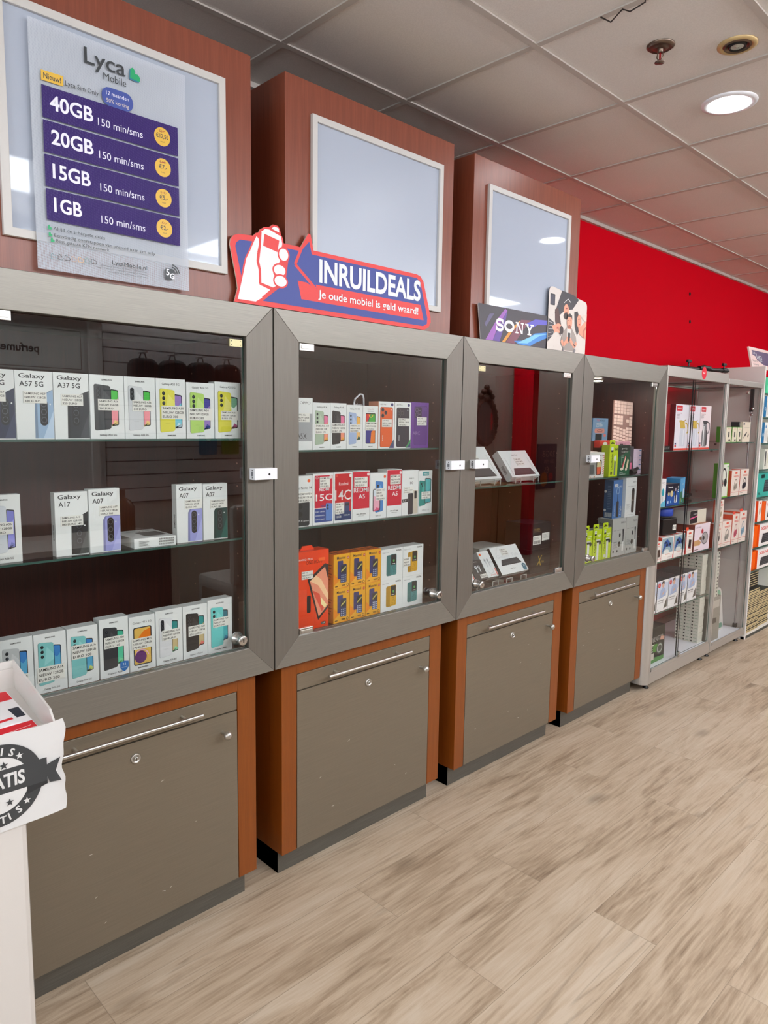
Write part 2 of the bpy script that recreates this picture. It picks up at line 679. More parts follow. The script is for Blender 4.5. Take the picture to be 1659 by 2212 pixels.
# T-bar grid: a 24 mm rib line every 0.6 m both ways
g = G()
gx = [0.2543+0.6*k-0.6 for k in range(0, 8)]
gy = [1.5389+0.6*k for k in range(-8, 12)]
for x in gx:
    if XL < x < XR:
        g.box(x-0.012, x+0.012, YN, YF, HC-0.006, HC-0.0005, GRID)
for y in gy:
    if YN < y < YF:
        g.box(XL, XR, y-0.012, y+0.012, HC-0.0055, HC-0.0005, GRID)
g.box(XL, XL+0.02, YN, YF, HC-0.02, HC-0.0005, GRID)
g.build('trim_1', kind='structure')
g = G()
g.box(XL-0.1, XL, 2.94, YF, 0, HC, RED)
g.box(XL-0.1, XL, YN, 2.9399, 0, HC, plain('grey_wall_paint', (96, 90, 86), 0.8))
for y, z in ((5.605, 2.5215), (5.638, 2.3175)):
    g.lathe([(0.014, 0.0), (0.014, 0.003), (0.006, 0.004)], DARKGAP, (XL, y, z), 'x', 10)
g.build('wall_left', kind='structure')
g = G()
g.box(XL, XR, YF, YF+0.1, 0, HC, plain('far_wall_paint', (84, 72, 68), 0.8))
g.build('wall_far', kind='structure')
g = G()
g.box(XR, XR+0.1, YN, YF, 0, HC, CREAM)
g.build('wall_right', kind='structure')
g = G()
g.box(XL, -0.55, YN-0.1, YN, 0, HC, CREAM)
g.box(XR-0.1, XR, YN-0.1, YN, 0, HC, CREAM)
g.box(-0.55, XR-0.1, YN-0.1, YN, 2.52, HC, CREAM)
g.build('wall_near', kind='structure')
wf = G()  # unseen shop window, added as the opening for the fill light
for x in (-0.55, 0.35, 1.25, 2.15, 3.10):
    wf.box(x, x+0.05, YN-0.08, YN-0.03, 0, 2.52, ALU)
wf.box(-0.5, 3.10, YN-0.08, YN-0.03, 0, 0.12, ALU)
wf.box(-0.5, 3.10, YN-0.08, YN-0.03, 2.46, 2.52, ALU)
wf = wf.build('window_1', kind='structure')
wp = G()
wp.box(-0.5, 3.10, YN-0.058, YN-0.052, 0.12, 2.46, GLASSC, {'f': CLEAR})
wp.build('window_pane', wf, kind='structure')

# ------------------------------------------------------------------ ceiling fittings
LED = plain('led_diffuser', (244, 249, 255), 0.5, 0, 0.2, PANEL_POWER)
LEDR = plain('led_disc', (250, 252, 255), 0.5, 0, 0.2, SPOT_POWER)
i = 0
where = ['over the middle of the aisle', 'beside the right wall', 'deep in the shop', 'at the far end', 'added nearest the shop window as fill']
for x, y in ((2.354, 1.239), (2.954, 3.039), (2.954, 6.039), (1.154, 7.839), (2.954, -0.561)):  # last panel is added out of view to fill the front left
    t = thing('ceiling_panel_light', 'square flush ceiling light panel '+where[i], 'light', x, y, HC-0.008, 0, 'square light panels')
    i += 1
    p = G()
    p.box(-0.287, 0.287, -0.287, 0.287, 0, 0.007, LED)
    p.build('diffuser', t)
    p = G()
    for a in ((-0.288, 0.288, -0.288, -0.275), (-0.288, 0.288, 0.275, 0.288), (-0.288, -0.275, -0.275, 0.275), (0.275, 0.288, -0.275, 0.275)):
        p.box(*a, -0.003, 0.006, WHITEPL)
    p.build('frame', t)


def downlight(x, y, label, r=0.078):
    t = thing('downlight', label, 'light', x, y, HC, 0, 'round ceiling lights')
    p = G()
    p.lathe([(r, -0.001), (r+0.002, -0.008), (r+0.022, -0.006), (r+0.024, 0.0)], WHITEPL, seg=40, cap=False)
    p.build('ring', t)
    p = G()
    p.lathe([(0.001, -0.0062), (r, -0.0062), (r, -0.002)], LEDR, seg=40)
    p.build('lamp_disc', t)


downlight(0.552, 3.026, 'round lit recessed light in the ceiling, next to the eyeball spotlight')
downlight(1.06, 4.35, 'round ceiling light whose reflection shows in the smallest blank whiteboard')
downlight(1.45, 3.02, 'round ceiling light mirrored as a soft glow in the middle white panel')
downlight(1.95, 0.30, 'unseen round ceiling light added almost overhead of the camera')  # this and the next three are added out of view to light the room
downlight(0.75, 5.6, 'unseen round ceiling light added above the glass showcases')
downlight(2.65, 2.25, 'unseen round ceiling light added near the perfume sign')
downlight(0.75, 6.9, 'unseen round ceiling light added over the far shelves')

for k in range(1, 6):  # light boxes added to throw sideways light onto the cabinet fronts
    t = thing('cornice_fill_light', 'long light box added as fill under the ceiling of the opposite wall, section %s from the shop front' % 'zero one two three four five'.split()[k], 'light', XR-0.001, -2.0+1.8*k, 2.40, -90, 'added fill light boxes along the opposite wall')
    p = G()
    p.box(-1.70, 0.0, -0.10, 0.0, 0.0, 0.30, ALU)
    p.build('housing', t)
    p = G()
    p.box(-1.68, -0.02, -0.095, -0.005, -0.004, -0.0005, plain('fill_box_face', (246, 250, 255), 0.4, 0, 0.3, CORNICE_FILL))
    p.box(-1.68, -0.02, -0.1045, -0.1005, 0.02, 0.28, plain('fill_box_face', (246, 250, 255), 0.4, 0, 0.3, CORNICE_FILL))
    p.build('diffuser', t)

BRONZE = plain('aged_bronze', (120, 104, 92), 0.35, 0.9)
BRASSY = plain('yellowed_ring', (196, 170, 122), 0.4, 0.3)
t = thing('fire_sprinkler', 'small bronze fire sprinkler hanging from a ceiling tile', 'sprinkler', 0.551, 2.431, HC, 0)
p = G()
p.lathe([(0.045, 0), (0.045, -0.004), (0.036, -0.010), (0.030, -0.007), (0.022, -0.012), (0.012, -0.012)], BRONZE, seg=28)
p.build('escutcheon', t)
p = G()
p.lathe([(0.009, -0.010), (0.009, -0.022), (0.006, -0.024)], BRONZE, seg=14)
p.tube([(0.008, 0, -0.022), (0.011, 0, -0.035), (0.003, 0, -0.050)], 0.0022, BRONZE)
p.tube([(-0.008, 0, -0.022), (-0.011, 0, -0.035), (-0.003, 0, -0.050)], 0.0022, BRONZE)
p.lathe([(0.004, -0.050), (0.016, -0.052), (0.017, -0.054), (0.004, -0.056)], BRONZE, seg=16)
p.build('head', t)
p = G()
p.lathe([(0.003, -0.024), (0.0034, -0.036), (0.003, -0.049)], plain('red_bulb', (150, 20, 24), 0.1), seg=10)
p.build('glass_bulb', t)

t = thing('eyeball_spotlight', 'unlit recessed eyeball spotlight with yellowed trim ring', 'light', 0.7346, 2.6004, HC, 0)
p = G()
p.lathe([(0.062, 0), (0.062, -0.004), (0.052, -0.009), (0.044, -0.005)], BRASSY, seg=32, cap=False)
p.build('trim_ring', t)
p = G()
p.lathe([(0.044, -0.004), (0.040, -0.010), (0.034, -0.003), (0.030, 0.0)], BRONZE, seg=32, cap=False)
p.lathe([(0.030, -0.001), (0.026, -0.011), (0.020, -0.008)], BLACK, seg=28, cap=False)
p.build('eyeball', t)
p = G()
p.lathe([(0.021, -0.0075), (0.012, -0.006), (0.004, -0.009)], plain('lamp_glass', (206, 214, 204), 0.08, 0.6), seg=18)
p.build('bulb', t)

p = G()
p.tube([(0.66, 2.10, HC-0.007), (0.655, 2.11, HC-0.03), (0.60, 2.125, HC-0.03), (0.575, 2.125, HC-0.014), (0.535, 2.13, HC-0.034), (0.50, 2.13, HC-0.007)], 0.0022, plain('dark_wire', (70, 66, 64), 0.4, 0.8))
tag(p.build('wire_hook'), 'bent dark wire hook hanging from the ceiling grid', 'hook')

# ------------------------------------------------------------------ the four wall cabinets
S0, PW = 0.3887, 0.8643               # first seam on the wall, cabinet width
ORD = ['nearest', 'second', 'third', 'fourth']
SCR = plain('scuff_mark', (210, 206, 198), 0.6)


def header_tower(k, b0, b1, label):
    t = thing('header_cabinet', label, 'cabinet', -0.0185, S0+k*PW, 1.8287, group='tall cherry header cabinets')
    h = 0.6692
    p = G()
    p.box(0.0579, PW-0.0579, 0.002, 0.60, 0.0002, h, CHERRY)
    p.build('carcass', t, 0.0015)
    p = G()
    z0, z1, w = 0.0735, 0.579, 0.019
    for pts in ([(b0, z0), (b1, z0), (b1-w, z0+w), (b0+w, z0+w)], [(b0, z1), (b1, z1), (b1-w, z1-w), (b0+w, z1-w)],
                [(b0, z0), (b0, z1), (b0+w, z1-w), (b0+w, z0+w)], [(b1, z0), (b1, z1), (b1-w, z1-w), (b1-w, z0+w)]):
        p.prism(pts, -0.010, 0.0022, plain('white_frame_profile', (190, 188, 186), 0.42))
    p.build('panel_frame', t, 0.001)
    p = G()
    p.box(b0+w, b1-w, -0.0015, 0.0021, z0+w, z1-w, plain('whiteboard_face', (168, 177, 193), 0.035, 0, 0.5) if k != 1 else plain('matt_board_face', (166, 175, 191), 0.26, 0, 0.6))
    p.build('blank_panel', t)


header_tower(0, 0.151, 0.7185, 'tall cherry wood header cabinet with a white board, carrying the purple tariff poster')
header_tower(1, 0.151, 0.740, 'cherry wood header cabinet with a blank white panel, behind the red and blue hand sign')
header_tower(2, 0.140, 0.7155, 'cherry wood header cabinet with a blank white panel, beside the bare red wall')


def display_cabinet(k, lock_right, shelves, label, old_clip=False, bulb=False):
    t = thing('display_cabinet', label, 'display cabinet', 0.0, S0+k*PW, 0.741, group='steel framed display cabinets')
    H, r, s, e = 1.0877, 0.090, 0.0931, 0.0022
    a, b = e, PW-e
    # mitred steel frame
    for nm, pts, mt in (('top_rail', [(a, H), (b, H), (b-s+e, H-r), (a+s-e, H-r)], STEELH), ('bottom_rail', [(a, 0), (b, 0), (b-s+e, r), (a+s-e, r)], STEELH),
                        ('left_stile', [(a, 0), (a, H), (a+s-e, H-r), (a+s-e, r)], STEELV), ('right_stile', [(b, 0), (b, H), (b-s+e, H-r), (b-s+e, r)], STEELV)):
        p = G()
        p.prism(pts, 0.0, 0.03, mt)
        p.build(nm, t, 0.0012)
    # body behind the frame
    p = G()
    d = 0.44
    p.box(0.062, 0.080, 0.0302, d, 0.02, H-0.001, MAHOG)
    p.box(PW-0.080, PW-0.062, 0.0302, d, 0.02, H-0.001, MAHOG)
    p.box(0.080, PW-0.080, 0.0302, d, H-0.085, H-0.001, MAHOG)
    p.box(0.080, PW-0.080, 0.0302, d, 0.02, 0.083, MAHOG)
    p.box(0.062, PW-0.062, d, d+0.012, 0.02, H-0.001, MAHOG)
    # shelf pin holes
    pin = plain('shelf_pin_hole', (150, 110, 96), 0.6)
    for i in range(12):
        for yy in (0.075, 0.33):
            z = 0.16+0.068*i
            p.lathe([(0.0028, 0.0), (0.0022, -0.0008)], pin, (PW-0.0802, yy, z), 'x', 8)
    p.build('carcass', t)
    # glass shelves
    for z in shelves:
        z -= 0.741
        p = G()
        p.box(0.0815, PW-0.0815, 0.036, 0.34, z-0.006, z-0.0002, CLEAR, {'t': SHELFG, 'f': GEDGE})
        p.build('glass_shelf', t)
    # glass door
    p = G()
    p.box(s+0.003, PW-s-0.003, 0.012, 0.017, r+0.002, H-r-0.004, GEDGE, {'f': GLASS, 'k': CLEAR})
    dr = p.build('glass_door', t)
    hx = s+0.035 if lock_right else PW-s-0.035
    for z in (r+0.010, H-r-0.010):
        q = G()
        q.box(hx-0.028, hx+0.028, 0.006, 0.0118, z-0.012, z+0.010, CHROME)
        q.box(hx-0.022, hx+0.022, 0.0045, 0.006, z-0.006, z+0.004, NICKEL)
        q.build('hinge', dr, 0.001)
    lx = PW-s-0.035 if lock_right else s+0.035
    q = G()
    q.lathe([(0.019, -0.0119), (0.019, -0.006), (0.015, -0.003), (0.0135, 0.008), (0.0115, 0.014)], CHROME, (lx, 0.0, r+0.036), 'y', 24)
    q.lathe([(0.0115, 0.014), (0.0145, 0.016), (0.0145, 0.024), (0.0125, 0.026), (0.004, 0.0262)], CHROME, (lx, 0.0, r+0.036), 'y', 24)
    q.box(lx-0.0012, lx+0.0012, -0.0268, -0.0262, r+0.030, r+0.042, BLACK)
    q.build('lock', dr)
    if old_clip:
        q = G()
        ox = PW-s-0.03 if lock_right else s+0.03
        q.box(ox-0.020, ox+0.020, 0.006, 0.0118, H-r-0.030, H-r-0.010, plain('yellowed_clip', (204, 196, 150), 0.4, 0.2))
        for dx in (-0.014, 0.014):
            for dz in (-0.025, -0.015):
                q.lathe([(0.0016, -0.006), (0.0012, -0.0056)], BLACK, (ox+dx, 0, H-r+dz), 'y', 8)
        q.build('magnet_plate', dr)
    # white alarm sensor across door and stile
    sx = PW-s+0.007 if lock_right else s-0.038
    q = G()
    q.box(sx, sx+0.078, -0.028, -0.0002, 0.593, 0.626, WHITEPL)
    q.lathe([(0.004, 0.0281), (0.003, 0.0287)], BLACK, (sx+0.05, 0, 0.608), 'y', 12)
    q.box(sx-0.0004, sx+0.001, -0.019, -0.008, 0.603, 0.616, plain('grey_grille', (120, 122, 128), 0.5))
    for zz in (0.599, 0.620):
        q.box(sx-0.0004, sx+0.001, -0.016, -0.012, zz-0.002, zz+0.002, BLACK)
    q.build('alarm_sensor', t, 0.0006)
    if bulb:
        q = G()
        q.lathe([(0.036, H-0.0852), (0.036, H-0.089), (0.030, H-0.092)], CHROME, (0.44, 0.18, 0), 'z', 24)
        q.build('spot_ring', t)
        q = G()
        q.lathe([(0.029, H-0.0921), (0.022, H-0.094), (0.004, H-0.0945)], plain('cabinet_lamp', (255, 246, 232), 0.4, 0, 0.2, 90.0), (0.44, 0.18, 0), 'z', 20)
        q.build('cabinet_lamp', t)


display_cabinet(0, True, (1.4515, 1.160), 'large steel framed glass display cabinet nearest the camera, full of phone boxes', True)
display_cabinet(1, True, (1.414, 1.169), 'second steel framed glass display cabinet, with red and yellow phone boxes')
display_cabinet(2, False, (1.2515,), 'third steel framed glass display cabinet, nearly empty, with tablet boxes on clear stands', True)
display_cabinet(3, False, (1.2485,), 'fourth steel framed glass display cabinet, with green shaver boxes and its lamp lit', False, True)


def base_cabinet(k, label, hb0, hb1):
    y = S0+k*PW
    t = thing('base_cabinet', label, 'cabinet', -0.0326, y, 0.0, group='grey fronted base cabinets')
    x0, x1, zb, zt = 0.0494, PW-0.0494, 0.0903, 0.7408
    d0, d1 = 0.1115, 0.748
    p = G()
    p.box(x0, d0-0.002, 0.0, 0.58, zb, zt, CHERRYB)
    p.box(d1+0.002, x1, 0.0, 0.58, zb, zt, CHERRYB)
    p.box(d0-0.002, d1+0.002, 0.0, 0.58, 0.6935, zt, CHERRYB)
    p.box(d0-0.002, d1+0.002, 0.026, 0.57, zb+0.004, 0.6935, DARKGAP)
    p.build('carcass', t, 0.0012)
    p = G()
    p.box(0.0652, PW-0.0652, 0.0453, 0.56, 0.0, zb-0.0002, PLINTH)
    p.build('plinth', t, 0.001)
    p = G()
    p.box(d0, d1, 0.0005, 0.0255, 0.6375, 0.6915, DOORM)
    dr = p.build('drawer', t, 0.001)
    p = G()
    p.tube([(hb0, -0.030, 0.6655), (hb1, -0.030, 0.6655)], 0.006, CHROME, 14)
    for hx in (hb0+0.05, hb1-0.05):
        p.tube([(hx, -0.028, 0.6655), (hx, 0.0004, 0.6655)], 0.005, NICKEL, 12)
    p.build('handle', dr)
    p = G()
    p.box(d0, d1, 0.0005, 0.0255, zb+0.0015, 0.6335, DOORM)
    rnd = random.Random(k+3)
    for _ in range(7):                     # small scuffs
        sx, sz, a = rnd.uniform(d0+0.06, d1-0.06), rnd.uniform(0.14, 0.55), rnd.uniform(-0.3, 0.6)
        L = rnd.uniform(0.001, 0.012)
        p.y0 = 0.0005
        p.line([(sx, sz), (sx+L*math.cos(a), sz+L*math.sin(a))], 0.0014, SCR)
    dd = p.build('door', t)
    p = G()
    p.lathe([(0.005, -0.0004), (0.005, 0.018), (0.0065, 0.020), (0.0115, 0.026), (0.013, 0.031), (0.0115, 0.037), (0.006, 0.041), (0.001, 0.042)], NICKEL, (0.697, 0, 0.5805), 'y', 20)
    p.build('knob', dd)
    p = G()
    p.lathe([(0.014, -0.0004), (0.014, 0.003), (0.0105, 0.006), (0.0105, 0.005), (0.002, 0.005)], NICKEL, (0.427, 0, 0.588), 'y', 24)
    p.lathe([(0.0058, 0.0051), (0.0052, 0.0068), (0.001, 0.0069)], NICKEL, (0.427, 0, 0.588), 'y', 16)
    p.box(0.4262, 0.4278, -0.0073, -0.0069, 0.5835, 0.5925, BLACK)
    p.build('lock', dd)


base_cabinet(0, 'widest looking grey base cabinet at the left, behind the free leaflet stand', 0.215, 0.6155)
base_cabinet(1, 'grey base cabinet in cherry surround under the red and yellow boxes', 0.22, 0.6155)
base_cabinet(2, 'grey base cabinet in cherry surround under the tablet boxes', 0.212, 0.626)
base_cabinet(3, 'grey base cabinet in cherry surround next to the aluminium glass showcase', 0.215, 0.625)

# ------------------------------------------------------------------ cartons and their print
def phone_back(g, x0, z0, x1, z1, col, cams, hi=None, edge=None, skew=0.07, r=None):
    """a phone seen from behind, turned a little; cams = lens list (relative u, v, radius)."""
    w, h = x1-x0, z1-z0
    r = r or w*0.13
    g.rect(x0-w*0.03, z0, x1-w*0.02, z1, pr(edge or dim(col, 0.72)), r, skew)
    g.rect(x0, z0+h*0.004, x1, z1-h*0.004, pr(col), r, skew)
    if hi:
        g.flat([(x0+w*0.35, z0+h*0.45), (x1, z1-h*0.42), (x1, z1-h*0.3), (x0+w*0.55, z1-h*0.12)], pr(hi))
    for u, v, q in cams:
        g.ell(x0+u*w, z0+v*h, q*w, q*w*1.15, pr((22, 26, 30)), 14)
        g.ell(x0+u*w+q*w*0.1, z0+v*h+q*w*0.2, q*w*0.35, q*w*0.4, pr((62, 72, 84)), 8)


def dim(c, f):
    if isinstance(c, str):
        c = c.lstrip('#')
        c = tuple(int(c[i:i+2], 16) for i in (0, 2, 4))
    return tuple(int(v*f) for v in c)


def screen(g, x0, z0, x1, z1, cols, frame=(24, 26, 30), skew=0.06, r=None):
    w, h = x1-x0, z1-z0
    r = r or w*0.16
    g.rect(x0, z0, x1, z1, pr(frame), r, skew)
    a, b, c, d = x0+w*0.08, z0+h*0.025, x1-w*0.1, z1-h*0.03
    n = len(cols)
    pts = rrect(a, b, c, d, r*0.7, skew)
    g.flat(pts, pr(cols[0]))
    for i in range(1, n):
        lo = b+(d-b)*(1-i/n)
        e = (d-b)*0.10
        g.flat([(a, b+r*0.5), (a+w*0.05, b+(d-b)*skew*0.1), (c-w*0.05, b+(d-b)*skew*0.5), (c, b+r*0.5+h*skew*0.4), (c, lo+e-(d-b)/n), (a+(c-a)*0.5, lo-(d-b)/n+e*1.6), (a, lo-e*0.4-(d-b)/n)] if i == n-1 and n > 2 else
               [(a, b+r), (a+w*0.06, b+h*0.004), (c-w*0.06, b+h*skew*0.5), (c, b+r+h*skew*0.3), (c, lo+e), (a+(c-a)*0.45, lo-e*0.2), (a, lo+e*0.4)], pr(cols[i]))


TRI = [(0.24, 0.885, 0.105), (0.24, 0.775, 0.105), (0.24, 0.665, 0.105)]
TWO = [(0.24, 0.885, 0.105), (0.24, 0.775, 0.105)]
PILL = 'pill'


def price(t, lines, x, z, w, h, y=-0.0022, rot=0.0, cap=None, red=()):
    p = G()
    p.y0 = y
    p.box(x, x+w, y, y+0.0016, z, z+h, PAPER)
    n = len(lines)
    cp = cap or h/n*0.52
    for i, s in enumerate(lines):
        ft = min(w*0.9, len(s)*cp*0.92)
        p.text(s, x+w*0.05, z+h-(i+0.82)*h/n*0.97, cp, INK, fit=ft, bold=0.012)
    return p.build('price_label', t)


def box_mesh(t, w, h, d, col=None, top=None, side=None, art=None, lid=False, mat=None):
    base = mat or (pr(col) if col else CARD)
    p = G()
    f = {}
    if side:
        f['l'] = f['r'] = pr(side)
    if top:
        f['t'] = pr(top)
    p.box(0, w, 0, d, 0, h, base, f)
    if art:
        art(p, w, h)
    return p.build('carton', t)


def phone_box(y, x, z, w, h, d, label, art, lines=None, lab=None, grp=None, yaw=0.0, tilt=0.0, side_text=None, name='phone_box', cat='phone box', **kw):
    t = thing(name, label, cat, x, y, z, 90+yaw, grp, tilt)
    box_mesh(t, w, h, d, art=art, **kw)
    if side_text:
        p = G()
        p.face = 'l'
        p.y0 = 0
        p.text(side_text, -d*0.35, h*0.25, d*0.3, INK, fit=h*0.24, rot=PI/2, bold=0.02)
        p.build('side_print', t)
    if lines:
        lx, lz, lw, lh = lab
        price(t, lines, w*lx, h*lz, w*lw, h*lh)
    return t


def art_slim(name, col, cams, scr, hi=None, bottom=None, top='SAMSUNG', px=(0.13, 0.60, 0.13, 0.86), sx=(0.60, 0.83, 0.20, 0.79), badge=False):
    """maker's name small at the top, phone from behind with a second one showing its screen, model name below."""
    def f(g, w, h):
        if top == 'SAMSUNG':
            g.text(top, w*0.5, h*0.915, h*0.021, INK, fit=w*0.31, al='c', bold=0.03)
        else:
            g.text(top, w*0.5, h*0.895, h*0.034, INK, fit=w*0.6, al='c', bold=0.008)
        screen(g, w*sx[0], h*sx[2], w*sx[1], h*sx[3], scr)
        x0, x1, z0, z1 = w*px[0], w*px[1], h*px[2], h*px[3]
        if cams == PILL:
            phone_back(g, x0, z0, x1, z1, col, [], hi)
            pw = (x1-x0)
            g.rect(x0+pw*0.1, z1-(z1-z0)*0.335, x0+pw*0.38, z1-(z1-z0)*0.05, pr((20, 22, 26)), pw*0.13)
            for k in range(3):
                g.ring(x0+pw*0.24, z1-(z1-z0)*(0.10+0.092*k), pw*0.10, pw*0.115, pw*0.02, pr((92, 98, 108)), n=14)
        else:
            phone_back(g, x0, z0, x1, z1, col, cams, hi)
        g.text('SAMSUNG', (x0+x1)/2, z0+(z1-z0)*0.2, h*0.010, pr(dim(col, 0.8)), fit=(x1-x0)*0.32, al='c')
        if badge:
            q = pr((24, 110, 186))
            bx, bz, bw = w*0.83, h*0.14, w*0.15
            g.flat([(bx-bw, bz+bw*1.1), (bx, bz+bw*1.3), (bx+bw, bz+bw*1.1), (bx+bw, bz-bw*0.2), (bx+bw*0.6, bz-bw*0.8), (bx, bz-bw*1.2), (bx-bw*0.6, bz-bw*0.8), (bx-bw, bz-bw*0.2)], q)
            g.text('24', bx, bz+bw*0.25, bw*0.55, CARD, al='c')
            g.text('WARRANTY', bx, bz-bw*0.3, bw*0.2, CARD, fit=bw*1.4, al='c')
        if bottom == 'SAMSUNG':
            g.text(bottom, w*0.5, h*0.045, h*0.019, INK, fit=w*0.29, al='c', bold=0.03)
        else:
            g.text(bottom or name, w*0.5, h*0.05, h*0.030, INK, fit=w*(0.5 if len(bottom or name) > 9 else 0.42), al='c')
    return f


def art_big(l1, l2, col, hi, cam=True, x0=0.48, top=0.62, flat_top=False):
    """big model name at the top left, phone running out of the lower right corner."""
    def f(g, w, h):
        g.text(l1, w*0.10, h*0.895, h*0.062, INK, fit=w*0.70, bold=0.012, res=3)
        g.text(l2, w*0.11, h*0.775, h*0.072, INK, fit=w*(0.64 if len(l2) > 4 else 0.36), bold=0.012)
        zt = top
        g.flat([(w*x0, 0.002), (w*(x0+0.02), h*(zt-0.06)), (w*(x0+0.09), h*zt), (w*0.995, h*(zt+(0.12 if not flat_top else 0.0))), (w*0.995, 0.002)], pr(dim(col, 0.8)))
        g.flat([(w*(x0+0.08), 0.002), (w*(x0+0.08), h*(zt-0.06)), (w*(x0+0.14), h*(zt-0.008)), (w*0.995, h*(zt-0.008+(0.12 if not flat_top else 0))), (w*0.995, 0.002)], pr(col))
        g.flat([(w*0.7, 0.002), (w*0.995, 0.002), (w*0.995, h*0.42)], pr(hi))
        g.rect(w*(x0+0.15), h*(zt-0.42), w*(x0+0.36), h*(zt-0.03), pr((26, 28, 32)), w*0.10)
        for k in range(3):
            g.ring(w*(x0+0.255), h*(zt-0.10-0.118*k), w*0.078, w*0.085, w*0.018, pr((84, 90, 98)), n=16)
            g.ell(w*(x0+0.255), h*(zt-0.10-0.118*k), w*0.045, w*0.05, pr((14, 16, 20)), 12)
        g.ell(w*(x0+0.43), h*(zt-0.10), w*0.022, w*0.024, CARD, 10)
    return f


XB = -0.05
G1, G2, G3 = 'phone boxes on the top shelf of the nearest cabinet', 'phone boxes on the middle shelf of the nearest cabinet', 'phone boxes along the bottom of the nearest cabinet'
TOPZ, MIDZ, BOTZ = 1.4515, 1.160, 0.8244
GR = [(60, 190, 90), (236, 152, 150), (236, 196, 120)]


def slot(y0, y1):
    return y0+0.0008, y1-y0-0.0016


def L3(a, b, c):
    return (a, b, c)


for (y0, y1, h, label, art, lines, lab) in (
    (0.474, 0.559, 0.160, 'white phone box with navy phone, cut by the picture edge, top shelf', art_big('Galaxy', 'A57 5G', (40, 48, 74), (60, 68, 98)), L3('SAMSUNG A57', 'NIEUW 256GB', '420 EURO'), (0.16, 0.54, 0.60, 0.165)),
    (0.559, 0.645, 0.160, 'white phone box with pale blue phone, price label 380 euro', art_big('Galaxy', 'A57 5G', (148, 176, 206), (186, 208, 230)), L3('SAMSUNG A57', 'NIEUW 128GB', '380 EURO'), (0.20, 0.53, 0.62, 0.17)),
    (0.645, 0.731, 0.160, 'white phone box with black phone half as wide as the box, price label 320 euro', art_big('Galaxy', 'A37 5G', (44, 48, 54), (66, 70, 76), x0=0.36), L3('SAMSUNG A37', 'NIEUW 128GB', '320 EURO'), (0.20, 0.51, 0.62, 0.17)),
    (0.732, 0.821, 0.160, 'white phone box with dark grey phone, price label 360 euro', art_slim('Galaxy A56 5G', (58, 62, 66), PILL, [(70, 190, 70), (240, 150, 160), (240, 205, 130)], (78, 82, 86)), L3('SAMSUNG A56', 'NIEUW 256GB', '360 EURO'), (0.22, 0.45, 0.64, 0.175)),
    (0.821, 0.907, 0.160, 'white phone box with silver white phone, price label 340 euro', art_slim('Galaxy A56 5G', (206, 210, 214), PILL, [(70, 190, 70), (240, 150, 160), (240, 205, 130)], (222, 225, 228)), L3('SAMSUNG A56', 'NIEUW 128GB', '340 EURO'), (0.24, 0.45, 0.64, 0.175)),
    (0.908, 0.995, 0.160, 'white phone box with yellow phone, price label 300 euro', art_slim('', (222, 216, 76), TRI, [(150, 120, 190), (120, 200, 220), (190, 225, 235)], (232, 228, 112), 'SAMSUNG', 'Galaxy A55 5G', (0.13, 0.63, 0.10, 0.84), (0.61, 0.88, 0.17, 0.75)), L3('SAMSUNG A55', 'NIEUW 128GB', 'EURO 300'), (0.16, 0.33, 0.80, 0.22)),
    (0.997, 1.084, 0.154, 'white phone box with lime green phone, price label 280 euro', art_slim('', (176, 214, 108), TRI, [(64, 60, 150), (150, 120, 190), (52, 70, 150)], (196, 224, 140), 'SAMSUNG', 'Galaxy A54 5G', (0.13, 0.63, 0.09, 0.83), (0.61, 0.86, 0.16, 0.74)), L3('SAMSUNG A54', 'NIEUW 128GB', 'EURO 280'), (0.06, 0.33, 0.86, 0.215)),
    (1.085, 1.172, 0.160, 'white phone box with yellow green phone, price label 270 euro', art_slim('', (218, 212, 70), TRI, [(120, 170, 140), (230, 240, 235), (160, 70, 120)], (228, 222, 120), 'SAMSUNG', 'Galaxy A35 5G', (0.13, 0.63, 0.10, 0.84), (0.61, 0.88, 0.17, 0.75)), L3('SAMSUNG A35', 'NIEUW 128GB', 'EURO 270'), (0.22, 0.33, 0.65, 0.16)),
):
    yy, w = slot(y0, y1)
    phone_box(yy, XB, TOPZ, w, h, 0.032, label, art, lines, lab, G1)

